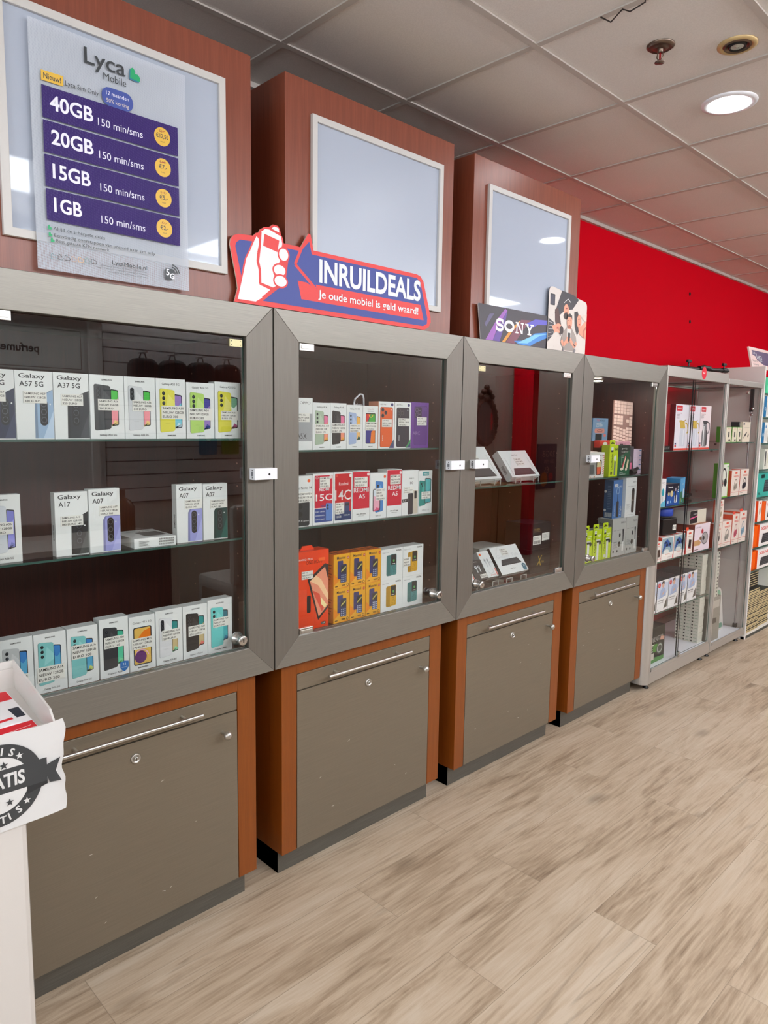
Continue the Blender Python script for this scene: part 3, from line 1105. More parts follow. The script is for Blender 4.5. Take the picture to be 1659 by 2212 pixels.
LAV, BLK, GRN = (150, 154, 214), (40, 44, 46), (14, 66, 62)
for (y0, y1, x, h, label, art, lines, lab, yaw) in (
    (0.482, 0.563, -0.06, 0.162, 'white phone box with pale phone and blue screen, cut by the left picture edge', art_slim('Galaxy A36 5G', (206, 214, 222), PILL, [(120, 124, 206), (150, 150, 230), (110, 120, 200)], None), L3('SAMSUNG A36', 'NIEUW 128GB', '300 EURO'), (0.05, 0.42, 0.72, 0.18), 0),
    (0.640, 0.722, -0.06, 0.160, 'white phone box with black phone, price label 180 euro', art_big('Galaxy', 'A17', BLK, (70, 76, 76), True, 0.46, 0.56), L3('SAMSUNG A17', 'NIEUW 128 GB', '180 EURO  4G'), (0.16, 0.47, 0.68, 0.16), 0),
    (0.723, 0.805, -0.058, 0.164, 'white phone box with lavender phone, price label 160 euro', art_big('Galaxy', 'A07', LAV, (170, 174, 228), True, 0.42, 0.57, True), L3('SAMSUNG A07', 'NIEUW 128GB', 'EURO 160'), (0.32, 0.58, 0.66, 0.155), 0),
    (0.966, 1.047, -0.06, 0.164, 'white phone box with lavender phone, price label 140 euro', art_big('Galaxy', 'A07', LAV, (170, 174, 228), True, 0.42, 0.57, True), L3('SAMSUNG A07', 'NIEUW 64GB', 'EURO 140'), (0.31, 0.58, 0.67, 0.155), 0),
    (1.049, 1.130, -0.06, 0.162, 'white phone box with dark green phone, price label 140 euro', art_big('Galaxy', 'A07', GRN, (24, 96, 88), True, 0.42, 0.57, True), L3('SAMSUNG A07', 'NIEUW 64GB', 'EURO 140'), (0.28, 0.56, 0.70, 0.155), 0),
):
    yy, w = slot(y0, y1)
    phone_box(yy, x, MIDZ, w, h, 0.026, label, art, lines, lab, G2, yaw, 0, 'SAMSUNG')

# the flat lying white box
t = thing('phone_box', 'white phone box lying flat between the upright boxes', 'phone box', -0.052, 0.838, MIDZ, 88, G2)
p = G()
p.box(0, 0.118, 0, 0.150, 0, 0.026, CARD)
p.face = 'f'
for i in range(3):
    for k in range(14):
        p.rect(0.070+0.003*k, 0.004+0.007*i, 0.0715+0.003*k, 0.0085+0.007*i, INK)
for i in range(5):
    p.rect(0.012, 0.006+0.003*i, 0.040-0.004*(i % 3), 0.0068+0.003*i, INK)
p.face, p.layer = 't', 0
p.y0 = -0.026
p.rect(0.045, 0.03, 0.108, 0.105, pr((40, 42, 46)), 0.006)
p.text('Galaxy Tab', 0.03, 0.118, 0.010, INK)
p.build('carton', t)

SCRB = [(60, 130, 200), (90, 170, 210), (200, 216, 120)]
TEAL = (128, 198, 198)
for (y0, y1, h, label, art, lines, lab) in (
    (0.494, 0.573, 0.152, 'white phone box with light grey phone, behind the leaflet tray', art_slim('Galaxy A16 5G', (190, 194, 196), TRI, SCRB, (206, 209, 211)), L3('SAMSUNG A16', 'NIEUW 128GB', 'EURO 200'), (0.12, 0.20, 0.72, 0.2)),
    (0.574, 0.652, 0.151, 'white phone box with teal phone, large crooked label 200 euro, beside the leaflet tray', art_slim('Galaxy A16 5G', TEAL, TRI, SCRB, (150, 212, 212)), L3('SAMSUNG A16', 'NIEUW 128GB', 'EURO 200'), (0.06, 0.19, 0.86, 0.255)),
    (0.653, 0.732, 0.151, 'white phone box with teal phone, label 200 euro, third along the cabinet bottom', art_slim('Galaxy A16 5G', TEAL, TRI, SCRB, (150, 212, 212)), L3('SAMSUNG A16', 'NIEUW 128GB', 'EURO 200'), (0.12, 0.46, 0.84, 0.24)),
    (0.735, 0.814, 0.159, 'white phone box with black phone and blue shield badge, label 160 euro', art_slim('Galaxy A06', (58, 60, 64), TWO, [(70, 180, 150), (90, 200, 160), (130, 220, 170)], (76, 78, 82), badge=True), L3('SAMSUNG A06', 'NIEUW 128GB', 'EURO 160'), (0.15, 0.50, 0.72, 0.19)),
    (0.815, 0.890, 0.151, 'white phone box with orange and purple screen, label 170 euro', None, L3('SAMSUNG M15', 'NIEUW 128GB', '170 EURO'), (0.08, 0.40, 0.80, 0.2)),
    (0.891, 0.972, 0.155, 'white phone box with white phone, label 220 euro', art_slim('Galaxy A26 5G', (222, 224, 228), PILL, [(20, 140, 140), (200, 180, 130), (140, 220, 170)], (236, 238, 240)), L3('SAMSUNG A26', 'NIEUW 128GB', '220 EURO'), (0.22, 0.44, 0.70, 0.19)),
    (0.973, 1.055, 0.154, 'white phone box with black phone beside a green screen, label 220 euro', art_slim('Galaxy A26 5G', (34, 35, 38), PILL, [(20, 140, 140), (200, 180, 130), (230, 120, 110)], (50, 52, 55)), L3('SAMSUNG A26', 'NIEUW 128GB', '220 EURO'), (0.20, 0.42, 0.68, 0.19)),
    (1.050, 1.132, 0.160, 'white phone box with turquoise phone, label 140 euro, by the cabinet lock', art_slim('Galaxy A06', (104, 208, 206), TWO, [(30, 110, 130), (60, 180, 190), (40, 130, 170)], (130, 220, 216), px=(0.13, 0.63, 0.10, 0.86)), L3('SAMSUNG A06', 'NIEUW 64', 'EURO 140'), (0.20, 0.48, 0.70, 0.17)),
):
    if art is None:
        def art(g, w, h):
            g.text('Galaxy M15 5G', w*0.5, h*0.865, h*0.036, INK, fit=w*0.72, al='c')
            g.rect(w*0.15, h*0.10, w*0.86, h*0.80, pr((44, 52, 62)), w*0.07)
            g.rect(w*0.19, h*0.12, w*0.82, h*0.78, pr((222, 182, 90)), w*0.05)
            g.flat([(w*0.30, h*0.45), (w*0.82, h*0.50), (w*0.82, h*0.76), (w*0.55, h*0.72), (w*0.36, h*0.62)], pr((224, 120, 24)))
            g.flat([(w*0.19, h*0.36), (w*0.5, h*0.41), (w*0.82, h*0.33), (w*0.82, h*0.46), (w*0.19, h*0.46)], pr((232, 196, 96)))
            g.ell(w*0.42, h*0.25, w*0.23, h*0.115, pr((96, 44, 110)))
            g.ring(w*0.45, h*0.24, w*0.30, h*0.15, w*0.04, pr((226, 176, 196)), 0.2, 2.4)
            g.text('SAMSUNG', w*0.5, h*0.045, h*0.021, INK, fit=w*0.40, al='c', bold=0.03)
    yy, w = slot(y0, y1)
    phone_box(yy, XB if y0 < 1.04 else -0.046, BOTZ, w, h, 0.036, label, art, lines, lab, G3)

# ------------------------------------------------------------------ second cabinet
H1, H2 = 'phone boxes on the top shelf of the second cabinet', 'phone boxes on the middle shelf of the second cabinet'
RM = [(230, 120, 160), (240, 150, 120), (240, 170, 60)]


def art_oppo(g, w, h):
    g.text('OPPO', w*0.45, h*0.88, h*0.05, INK, fit=w*0.45)
    g.rect(w*0.1, h*0.17, w*0.98, h*0.70, pr((160, 164, 168)))
    g.text('A5X', w*0.32, h*0.22, h*0.10, INK, fit=w*0.42)


def art_m21(g, w, h):
    g.text('Galaxy M21', w*0.5, h*0.91, h*0.028, pr((170, 60, 60)), fit=w*0.42, al='c')
    g.text('2021 Edition', w*0.5, h*0.865, h*0.022, INK, fit=w*0.4, al='c')
    g.rect(w*0.18, h*0.12, w*0.83, h*0.83, INK, w*0.06)
    g.rect(w*0.21, h*0.14, w*0.80, h*0.81, pr((46, 48, 132)), w*0.04)
    g.flat([(w*0.21, h*0.55), (w*0.5, h*0.81), (w*0.21, h*0.81)], pr((216, 50, 40)))
    g.flat([(w*0.21, h*0.45), (w*0.80, h*0.5), (w*0.80, h*0.81), (w*0.5, h*0.81)], pr((60, 168, 60)))
    g.flat([(w*0.5, h*0.14), (w*0.80, h*0.14), (w*0.80, h*0.46), (w*0.55, h*0.4)], pr((226, 120, 30)))
    g.ring(w*0.52, h*0.80, w*0.15, h*0.07, w*0.04, pr((236, 190, 50)), PI, 2*PI)
    g.text('SAMSUNG', w*0.5, h*0.045, h*0.018, INK, fit=w*0.3, al='c', bold=0.03)


def art_pro(col, tri):
    def f(g, w, h):
        g.text('A07 Pro', w*0.10, h*0.925, h*0.03, INK, fit=w*0.36)
        g.ell(w*0.85, h*0.94, w*0.075, h*0.035, pr((36, 44, 110)))
        g.rect(w*0.10, h*0.03, w*0.90, h*0.885, pr(dim(col, 0.7)), w*0.08)
        g.rect(w*0.13, h*0.035, w*0.88, h*0.88, pr(col), w*0.07)
        for u, v in ((0.26, 0.825), (0.26, 0.70), (0.44, 0.765)):
            g.ell(w*u, h*v, w*0.09, h*0.044, pr((40, 40, 46)), 16)
            g.ring(w*u, h*v, w*0.09, h*0.044, w*0.02, pr((90, 88, 92)))
        g.ell(w*0.78, h*0.83, w*0.028, h*0.014, CARD, 10)
        for k in range(3):
            g.rect(w*0.24, h*(0.17+0.042*k), w*0.29, h*(0.20+0.042*k), CARD)
        g.flat([(w*0.66, h*0.01), (w*0.98, h*0.01), (w*0.98, h*0.20)], pr(tri))
        g.flat([(w*0.74, h*0.01), (w*0.98, h*0.01), (w*0.98, h*0.12)], pr((60, 66, 120)))
    return f


def art_arc(g, w, h):
    g.rect(w*0.15, h*0.06, w*0.92, h*0.93, pr((74, 36, 112)), w*0.10)
    g.rect(w*0.17, h*0.07, w*0.90, h*0.92, pr((88, 44, 128)), w*0.09)
    g.rect(w*0.20, h*0.66, w*0.58, h*0.90, pr((36, 22, 50)), w*0.06)
    for u, v in ((0.30, 0.84), (0.30, 0.73), (0.47, 0.785)):
        g.ring(w*u, h*v, w*0.085, h*0.05, w*0.02, pr((120, 100, 140)))
    g.text('ARC', w*0.08, h*0.29, h*0.075, pr((150, 128, 172)), fit=w*0.42)
    g.text('HD', w*0.68, h*0.82, h*0.08, pr((110, 70, 146)), fit=w*0.2)


for (y0, y1, h, d, label, art, lines, lab, kw) in (
    (1.345, 1.4395, 0.163, 0.036, 'white and grey phone box half hidden behind the cabinet frame', art_oppo, L3('OPPO A5x', 'NIEUW 128GB', '130 EURO'), (0.30, 0.54, 0.55, 0.165), {}),
    (1.440, 1.512, 0.150, 0.036, 'white phone box with sage green phone, tilted label 170 euro', art_slim('', (168, 188, 164), TRI, RM, (186, 202, 180), 'SAMSUNG', 'Galaxy A14', (0.12, 0.62, 0.10, 0.84), (0.62, 0.88, 0.17, 0.75)), L3('SAMSUNG A14', 'NIEUW 128', 'EURO 170'), (0.10, 0.34, 0.86, 0.205), {}),
    (1.512, 1.582, 0.151, 0.036, 'white phone box with black phone, label 175 euro', art_slim('', (48, 48, 50), PILL, RM, (64, 64, 66), 'SAMSUNG', 'Galaxy A14', (0.12, 0.62, 0.10, 0.84), (0.62, 0.90, 0.17, 0.75)), L3('SAMSUNG A14', 'NIEUW 128GB', 'EURO 175'), (0.06, 0.36, 0.90, 0.205), {}),
    (1.582, 1.655, 0.147, 0.036, 'white phone box with pale blue phone, label 150 euro', art_slim('', (164, 184, 220), TRI, [(240, 180, 80), (240, 190, 120), (20, 100, 90)], (184, 200, 230), 'SAMSUNG', 'Galaxy A13 5G', (0.14, 0.60, 0.10, 0.84), (0.62, 0.86, 0.20, 0.75)), L3('SAMSUNG A13', 'NIEUW 64GB', '150 EURO'), (0.18, 0.38, 0.68, 0.18), {}),
    (1.655, 1.727, 0.146, 0.036, 'white phone box with red and green screen, label 110 euro', art_m21, L3('SAMSUNG M21', 'NIEUW 64GB', '110 EURO'), (0.14, 0.43, 0.82, 0.20), {}),
    (1.728, 1.807, 0.163, 0.050, 'white phone box with bright orange phone', art_pro((224, 96, 40), (70, 90, 110)), L3('A07 PRO', 'NIEUW 128GB', '130 EURO'), (0.20, 0.46, 0.62, 0.165), {'side': (236, 160, 130)}),
    (1.808, 1.892, 0.163, 0.050, 'white phone box with charcoal phone, next to the purple box', art_pro((46, 46, 60), (60, 160, 90)), L3('A07 PRO', 'NIEUW 128GB', '130 EURO'), (0.20, 0.48, 0.68, 0.175), {}),
    (1.893, 1.987, 0.165, 0.045, 'purple phone box at the right end of the top shelf', art_arc, L3('ARC HD', 'NIEUW 128GB', '120 EURO'), (0.30, 0.50, 0.56, 0.18), {'col': (104, 54, 148)}),
):
    yy, w = slot(y0, y1)
    phone_box(yy, XB, 1.414, w, h, d, label, art, lines, lab, H1, **kw)

t = thing('logo_tag', 'triangular white outline tag standing behind the top shelf boxes', 'tag', -0.115, 1.690, 1.4165, 90, None, -8)
p = G()
for pts in ([(0.0, 0.150), (0.008, 0.170), (0.035, 0.188), (0.046, 0.187), (0.050, 0.175), (0.046, 0.13), (0.034, 0.11), (0.02, 0.12)],):
    n = len(pts)
    p.tube([(a, 0, b) for a, b in pts]+[(pts[0][0], 0, pts[0][1])], 0.003, WHITEPL, 8)
p.tube([(0.034, 0.002, 0.11), (0.034, 0.004, 0.0)], 0.0015, CHROME, 6)
p.text('lebara', 0.006, 0.146, 0.010, WHITEPL, fit=0.036)
p.build('outline', t)

RD, RD2 = (206, 24, 56), (196, 20, 34)


def logo_mi(g, w, h, u=0.85, v=0.94, c=(236, 96, 40)):
    g.rect(w*(u-0.07), h*(v-0.03), w*(u+0.07), h*(v+0.03), pr(c), w*0.05)


def art_note(g, w, h):
    logo_mi(g, w, h, 0.82, 0.90)
    g.text('Redmi Note 14', w*0.95, h*0.74, h*0.05, INK, fit=w*0.92, al='r')
    g.rect(w*0.15, 0.002, w*0.85, h*0.50, pr((40, 44, 48)), w*0.08)
    for k in range(2):
        g.ell(w*0.42, h*(0.40-0.15*k), w*0.11, h*0.05, pr((20, 22, 24)))
    g.text('108MP AI camera', w*0.5, h*0.10, h*0.036, CARD, fit=w*0.64, al='c')


def art_15c(g, w, h):
    g.rect(w*0.06, h*0.33, w*0.95, h*0.96, pr(RD), w*0.03)
    g.rect(w*0.06, h*0.05, w*0.95, h*0.32, pr((48, 74, 142)), w*0.03)
    g.text('REDMI', w*0.28, h*0.66, h*0.052, CARD, fit=w*0.5, bold=0.012)
    g.text('15C', w*0.12, h*0.47, h*0.125, CARD, fit=w*0.80, bold=0.01)
    g.rect(w*0.60, h*0.30, w*0.92, h*0.36, CARD, w*0.04)
    g.text('New', w*0.36, h*0.345, h*0.042, pr((48, 74, 142)), fit=w*0.26, bold=0.015)
    phone_back(g, w*0.62, h*0.07, w*0.95, h*0.42, (86, 128, 196), [(0.28, 0.85, 0.13), (0.28, 0.68, 0.13)])
    for i in range(3):
        g.text(('8GB  128GB', '6000mAh', '33W TurboC')[i], w*0.10, h*(0.245-0.075*i), h*0.026, CARD, fit=w*0.44)
    logo_mi(g, w, h, 0.85, 0.925, (232, 222, 222))
    g.ring(w*0.17, h*0.92, w*0.06, h*0.028, w*0.015, CARD)


def art_14c(g, w, h):
    g.rect(w*0.05, h*0.05, w*0.96, h*0.26, pr((28, 58, 106)), w*0.02)
    g.flat([(w*0.05, h*0.26), (w*0.96, h*0.22), (w*0.96, h*0.97), (w*0.05, h*0.97)], pr(RD2))
    g.text('Redmi', w*0.26, h*0.74, h*0.062, CARD, fit=w*0.52)
    g.text('14C', w*0.06, h*0.45, h*0.195, CARD, fit=w*0.86, bold=0.006)
    phone_back(g, w*0.58, h*0.22, w*0.86, h*0.40, (60, 76, 116), [(0.3, 0.75, 0.2), (0.7, 0.75, 0.2)])
    g.text('8GB', w*0.10, h*0.16, h*0.04, CARD, fit=w*0.2)
    g.text('128GB', w*0.10, h*0.10, h*0.04, CARD, fit=w*0.3)
    g.text('5160mAh', w*0.52, h*0.13, h*0.03, CARD, fit=w*0.36)
    logo_mi(g, w, h, 0.90, 0.93, (232, 222, 222))
    g.ell(w*0.13, h*0.935, w*0.06, h*0.028, pr((226, 84, 70)))


def art_a5(g, w, h):
    g.rect(w*0.02, h*0.24, w*0.98, h*0.985, pr(RD))
    g.text('REDMI', w*0.07, h*0.575, h*0.085, CARD, fit=w*0.86, bold=0.012)
    g.text('A5', w*0.34, h*0.445, h*0.085, CARD, fit=w*0.38, bold=0.012)
    g.text('120Hz 6.88" display', w*0.5, h*0.12, h*0.022, INK, fit=w*0.55, al='c', bold=0.02)
    g.text('32MP AI camera', w*0.5, h*0.085, h*0.016, INK, fit=w*0.36, al='c')
    logo_mi(g, w, h, 0.90, 0.93, (240, 220, 224))


def art_12c(g, w, h):
    logo_mi(g, w, h, 0.89, 0.915)
    phone_back(g, w*0.33, h*0.13, w*0.80, h*0.83, (64, 130, 200), [(0.3, 0.83, 0.13), (0.3, 0.70, 0.13)], (110, 170, 222))
    screen(g, w*0.16, h*0.16, w*0.62, h*0.66, [(214, 226, 236), (232, 170, 190), (220, 90, 130)])
    g.text('Redmi 12C', w*0.5, h*0.05, h*0.028, INK, fit=w*0.34, al='c')


def art_w10(g, w, h):
    g.text('WIKO', w*0.42, h*0.80, h*0.034, INK, fit=w*0.30)
    g.text('10', w*0.48, h*0.69, h*0.055, INK, fit=w*0.2)
    g.flat([(0.001, h*0.29), (w*0.35, h*0.295), (w*0.35, h*0.37), (0.001, h*0.365)], INK)
    g.rect(w*0.36, 0.002, w*0.68, h*0.49, pr((46, 46, 54)), w*0.05)
    g.rect(w*0.68, 0.002, w*0.98, h*0.55, pr((204, 196, 180)), w*0.05)
    g.rect(w*0.56, h*0.38, w*0.64, h*0.46, INK, w*0.02)
    g.rect(w*0.76, h*0.36, w*0.90, h*0.53, pr((40, 40, 44)), w*0.03)
    g.text('6.5"', w*0.05, h*0.315, h*0.03, CARD, fit=w*0.24)


def art_t10(g, w, h):
    g.rect(w*0.30, h*0.88, w*0.74, h*0.975, pr((26, 158, 160)))
    g.text('WIKO', w*0.35, h*0.905, h*0.042, CARD, fit=w*0.34, bold=0.02)
    phone_back(g, w*0.06, h*0.17, w*0.50, h*0.78, (28, 140, 132), [(0.3, 0.86, 0.12), (0.5, 0.78, 0.10)], (60, 170, 160))
    screen(g, w*0.45, h*0.23, w*0.92, h*0.83, [(84, 186, 190), (60, 160, 170)])
    g.text('WIKO T10', w*0.26, h*0.06, h*0.036, pr((120, 124, 128)), fit=w*0.52)


for (y0, y1, h, d, label, art, lines, lab, kw) in (
    (1.352, 1.4405, 0.163, 0.040, 'white phone box with dark phone, half hidden behind the left frame, middle shelf', art_note, L3('REDMI NOTE 14', 'NIEUW 128 GB', '180 EURO'), (0.30, 0.48, 0.68, 0.20), {}),
    (1.4415, 1.528, 0.168, 0.040, 'red phone box reading 15C with a blue lower part', art_15c, ('REDMI 15C', 'NIEUW', '128 GB', '170 EURO'), (0.30, 0.72, 0.50, 0.215), {}),
    (1.529, 1.610, 0.169, 0.034, 'red phone box reading 14C in large white figures', art_14c, ('REDMI 14C', 'NIEUW', '128 GB', '160 EURO'), (0.06, 0.18, 0.48, 0.22), {}),
    (1.611, 1.692, 0.170, 0.044, 'crimson and white A5 phone box, label 140 euro', art_a5, L3('REDMI A5', 'NIEUW 128GB', '140 EURO'), (0.08, 0.68, 0.76, 0.20), {}),
    (1.693, 1.773, 0.160, 0.034, 'white phone box with blue phone and pink screen between two crimson boxes', art_12c, ('REDMI 12C', 'NIEUW', '128 GB', '130 EURO'), (0.34, 0.40, 0.55, 0.26), {}),
    (1.774, 1.851, 0.170, 0.048, 'crimson and white A5 phone box, label 120 euro', art_a5, L3('REDMI A5', 'NIEUW 64GB', '120 EURO'), (0.20, 0.69, 0.68, 0.20), {}),
    (1.852, 1.938, 0.164, 0.034, 'white phone box showing a black and a cream phone', art_w10, L3('WIKO 10', 'NIEUW 128GB', '110 EURO'), (0.10, 0.49, 0.58, 0.14), {}),
    (1.939, 2.015, 0.160, 0.034, 'white phone box with teal phone at the right end of the middle shelf', art_t10, L3('WIKO T10', 'NIEUW 128GB', '110 EURO'), (0.20, 0.34, 0.66, 0.17), {}),
):
    yy, w = slot(y0, y1)
    phone_box(yy, XB, 1.169, w, h, d, label, art, lines, lab, H2, **kw)

# bottom of the second cabinet
ORG = (238, 66, 16)
t = thing('tablet_box', 'bright orange tablet box with a hanging handle', 'tablet box', XB, 1.350, 0.8245, 90)
p = G()
w, h = 0.158, 0.262
p.box(0, w, 0, 0.055, 0, h, pr(ORG))
p.text('SPARQ PRO', w*0.18, h*0.89, h*0.022, CARD, fit=w*0.4)
p.text('ONE HD10', w*0.40, h*0.835, h*0.045, pr((70, 20, 20)), fit=w*0.42)
p.rect(w*0.73, h*0.86, w*0.90, h*0.90, pr((250, 110, 50)))
tab = [(w*0.44, h*0.64), (w*0.90, h*0.82), (w*0.995, h*0.80), (w*0.995, h*0.24), (w*0.72, h*0.10)]
p.flat(tab, pr((44, 38, 40)))
inn = [(w*0.50, h*0.62), (w*0.90, h*0.775), (w*0.99, h*0.60), (w*0.99, h*0.275), (w*0.735, h*0.145)]
p.flat(inn, pr((238, 150, 120)))
p.flat([(w*0.50, h*0.62), (w*0.72, h*0.55), (w*0.90, h*0.40), (w*0.99, h*0.33), (w*0.99, h*0.42), (w*0.80, h*0.62), (w*0.66, h*0.68)], pr((250, 206, 160)))
p.flat([(w*0.56, h*0.50), (w*0.75, h*0.44), (w*0.88, h*0.26), (w*0.82, h*0.20), (w*0.70, h*0.34)], pr((226, 84, 64)))
p.flat([(w*0.78, h*0.40), (w*0.95, h*0.28), (w*0.90, h*0.24), (w*0.80, h*0.30)], pr((252, 232, 170)))
p.rect(w*0.42, h*0.22, w*0.52, h*0.44, pr((30, 26, 28)), w*0.03)
p.rect(w*0.80, h*0.035, w*0.92, h*0.07, INK, w*0.015)
p.text('128', w*0.82, h*0.043, h*0.02, CARD, fit=w*0.08)
p.build('carton', t)
p = G()
p.prism([(w*0.35, h+0.0002), (w*0.72, h+0.0002), (w*0.66, h+0.014), (w*0.42, h+0.014)], 0.022, 0.026, pr(ORG))
p.build('handle', t)
price(t, ('HD 10', 'NIEUW 64 GB', '110 EURO'), w*0.28, h*0.655, w*0.29, h*0.10)

YEL = (232, 168, 28)


def art_maxtel(g, w, h):
    g.flat([(0.001, 0.001), (w*0.999, 0.001), (w*0.999, h*0.10), (w*0.55, h*0.14), (0.001, h*0.46)], pr((236, 140, 24)))
    g.flat([(0.001, h*0.10), (w*0.5, h*0.30), (w*0.999, h*0.14), (w*0.999, h*0.04), (0.001, h*0.001)], pr((240, 176, 52)))
    g.text('Maastel', w*0.20, h*0.86, h*0.075, pr((40, 40, 48)), fit=w*0.52, bold=0.01)
    g.ell(w*0.90, h*0.88, w*0.07, h*0.045, pr((200, 40, 30)))
    g.text('4G', w*0.90, h*0.862, h*0.035, CARD, al='c')
    g.rect(w*0.24, h*0.28, w*0.58, h*0.81, pr((54, 58, 110)), w*0.04)
    g.rect(w*0.42, h*0.16, w*0.80, h*0.70, pr((44, 54, 96)), w*0.05)
    g.rect(w*0.45, h*0.45, w*0.77, h*0.66, pr((40, 46, 50)))
    g.flat([(w*0.47, h*0.47), (w*0.76, h*0.60), (w*0.74, h*0.64), (w*0.47, h*0.52)], pr((196, 188, 96)))
    for i in range(3):
        for k in range(4):
            g.rect(w*(0.47+0.105*i), h*(0.18+0.06*k), w*(0.535+0.105*i), h*(0.215+0.06*k), pr((176, 190, 216)))
    g.text('V09', w*0.48, h*0.055, h*0.05, pr((60, 44, 30)), fit=w*0.24, bold=0.02)
    g.ring(w*0.86, h*0.085, w*0.07, h*0.045, w*0.02, pr((60, 50, 40)))
    g.rect(w*0.08, h*0.06, w*0.24, h*0.085, pr((80, 50, 30)))


names = [('lower', 'left'), ('lower', 'middle'), ('lower', 'right'), ('upper', 'left'), ('upper', 'middle'), ('upper', 'right')]
YB = [1.530, 1.604, 1.678]
proto = None
for i in range(6):
    row, col = i//3, i % 3
    lbl = 'yellow and orange keypad phone box, %s row, %s of the block of six' % names[i]
    loc = (XB-0.002*col*0, YB[col], 0.8245+row*0.1185)
    if proto is None:
        proto = thing('keypad_phone_box', lbl, 'phone box', *loc, 90, 'yellow keypad phone boxes')
        p = G()
        p.box(0, 0.072, 0, 0.058, 0, 0.118, pr(YEL), {'t': pr((230, 110, 30)), 'l': pr((226, 150, 24))})
        art_maxtel(p, 0.072, 0.118)
        p.face, p.layer, p.y0 = 't', 0, -0.118
        for k in range(3):
            p.rect(0.012+0.018*k, 0.015, 0.020+0.018*k, 0.045, pr((90, 40, 20)))
        p.face, p.layer, p.y0 = 'l', 0, 0.0
        for k in range(6):
            p.rect(-0.046, 0.03+0.010*k, -0.016+0.004*(k % 3), 0.033+0.010*k, pr((150, 90, 20)))
        p.build('carton', proto)
    else:
        c = proto.copy()
        COL.objects.link(c)
        c.location = loc
        c['label'] = lbl
        for ch in list(proto.children):
            e = ch.copy()
            COL.objects.link(e)
            e.parent = c


def art_nokia(col):
    def f(g, w, h):
        g.text('NOKIA', w*0.68, h*0.90, h*0.05, INK, fit=w*0.25, bold=0.03)
        g.text('Nokia 110 4G', w*0.06, h*0.88, h*0.035, pr((110, 114, 120)), fit=w*0.30)
        g.rect(w*0.24, h*0.13, w*0.52, h*0.80, pr(dim(col, 0.82)), w*0.06)
        g.rect(w*0.42, h*0.14, w*0.71, h*0.82, pr(col), w*0.06)
        g.rect(w*0.45, h*0.47, w*0.69, h*0.80, pr((30, 34, 38)), w*0.02)
        g.ell(w*0.58, h*0.61, w*0.04, h*0.045, pr((80, 170, 90)))
        g.rect(w*0.50, h*0.50, w*0.64, h*0.52, CARD)
        g.ring(w*0.57, h*0.38, w*0.045, h*0.05, w*0.012, pr(dim(col, 0.7)))
        for i in range(3):
            for k in range(3):
                g.rect(w*(0.475+0.075*i), h*(0.18+0.055*k), w*(0.505+0.075*i), h*(0.20+0.055*k), pr(dim(col, 0.75)))
    return f


NK = [((70, 138, 140), 'teal keypad phone, upper left of the four'), ((214, 164, 40), 'golden keypad phone and price label, upper right of the four'),
      ((214, 164, 40), 'golden keypad phone, lower left of the four'), ((70, 138, 140), 'teal keypad phone, lower right of the four')]
for i, (col, s) in enumerate(NK):
    y = 1.752 if i % 2 == 0 else 1.863
    z = 0.8245+(0.1145 if i < 2 else 0)
    t = thing('keypad_phone_box', 'square white box with a '+s, 'phone box', XB, y, z, 90, 'square white keypad phone boxes')
    box_mesh(t, 0.1095, 0.1138, 0.05, art=art_nokia(col))
    if i == 1:
        price(t, ('NOKIA', 'NIEUW', '50 EURO'), 0.002, 0.038, 0.036, 0.034)

# ------------------------------------------------------------------ third cabinet
def clear_stand(label, y, x, z, w, d, h):
    t = thing('acrylic_stand', label, 'stand', x, y, z, 90, 'clear stands in the third cabinet')
    p = G()
    for x0 in (0.012, w-0.052):
        # a bent clear strip: foot, front lip, sloped back
        pts = [(0.0, 0.0), (0.0, 0.022), (0.003, 0.022), (0.003, 0.003), (d, 0.003), (d, h), (d+0.003, h), (d+0.003, 0.0)]
        q = [(a, b) for a, b in pts]
        n = len(q)
        vs = [(x0, a, b) for a, b in q]+[(x0+0.04, a, b) for a, b in q]
        fs = [(i, (i+1) % n, n+(i+1) % n, n+i) for i in range(n)]
        p.add(vs, fs, ACRYL)
        p.box(x0, x0+0.04, -0.0006, 0.0, 0.0205, 0.0222, plain('acrylic_edge', (206, 214, 210), 0.15))
        p.box(x0-0.0004, x0+0.0012, -0.0004, 0.003, 0, 0.022, plain('acrylic_edge', (206, 214, 210), 0.15))
        p.box(x0+0.0388, x0+0.0404, -0.0004, 0.003, 0, 0.022, plain('acrylic_edge', (206, 214, 210), 0.15))
    p.build('strips', t)


def art_tablet(txt, badge=False, big=None):
    def f(g, w, h):
        if big:
            g.text(big, w*0.10, h*0.58, h*0.12, pr((206, 210, 214)), fit=w*0.8)
        else:
            g.text('Galaxy Tab A9', w*0.5, h*0.80, h*0.05, INK, fit=w*0.22, al='c')
            g.rect(w*0.10, h*0.10, w*0.105, h*0.72, INK)
            g.rect(w*0.90, h*0.10, w*0.905, h*0.72, INK)
        z0, z1 = (0.34, 0.52) if big else (0.10, 0.32)
        g.flat([(w*0.14, h*z0), (w*0.88, h*z0), (w*0.80, h*z1), (w*0.22, h*z1)], pr((78, 80, 82)))
        g.flat([(w*0.14, h*z0), (w*0.88, h*z0), (w*0.88, h*(z0-0.035)), (w*0.14, h*(z0-0.035))], pr((48, 50, 52)))
        if big:
            g.text('Galaxy Tab A', w*0.48, h*0.14, h*0.04, INK, fit=w*0.2, al='c')
        if badge:
            g.flat([(w*0.83, h*0.03), (w*0.90, -0.0+h*0.01), (w*0.97, h*0.05), (w*0.97, h*0.24), (w*0.90, h*0.28), (w*0.83, h*0.24)], pr((22, 104, 128)))
            g.text('24', w*0.90, h*0.16, h*0.07, CARD, al='c')
    return f


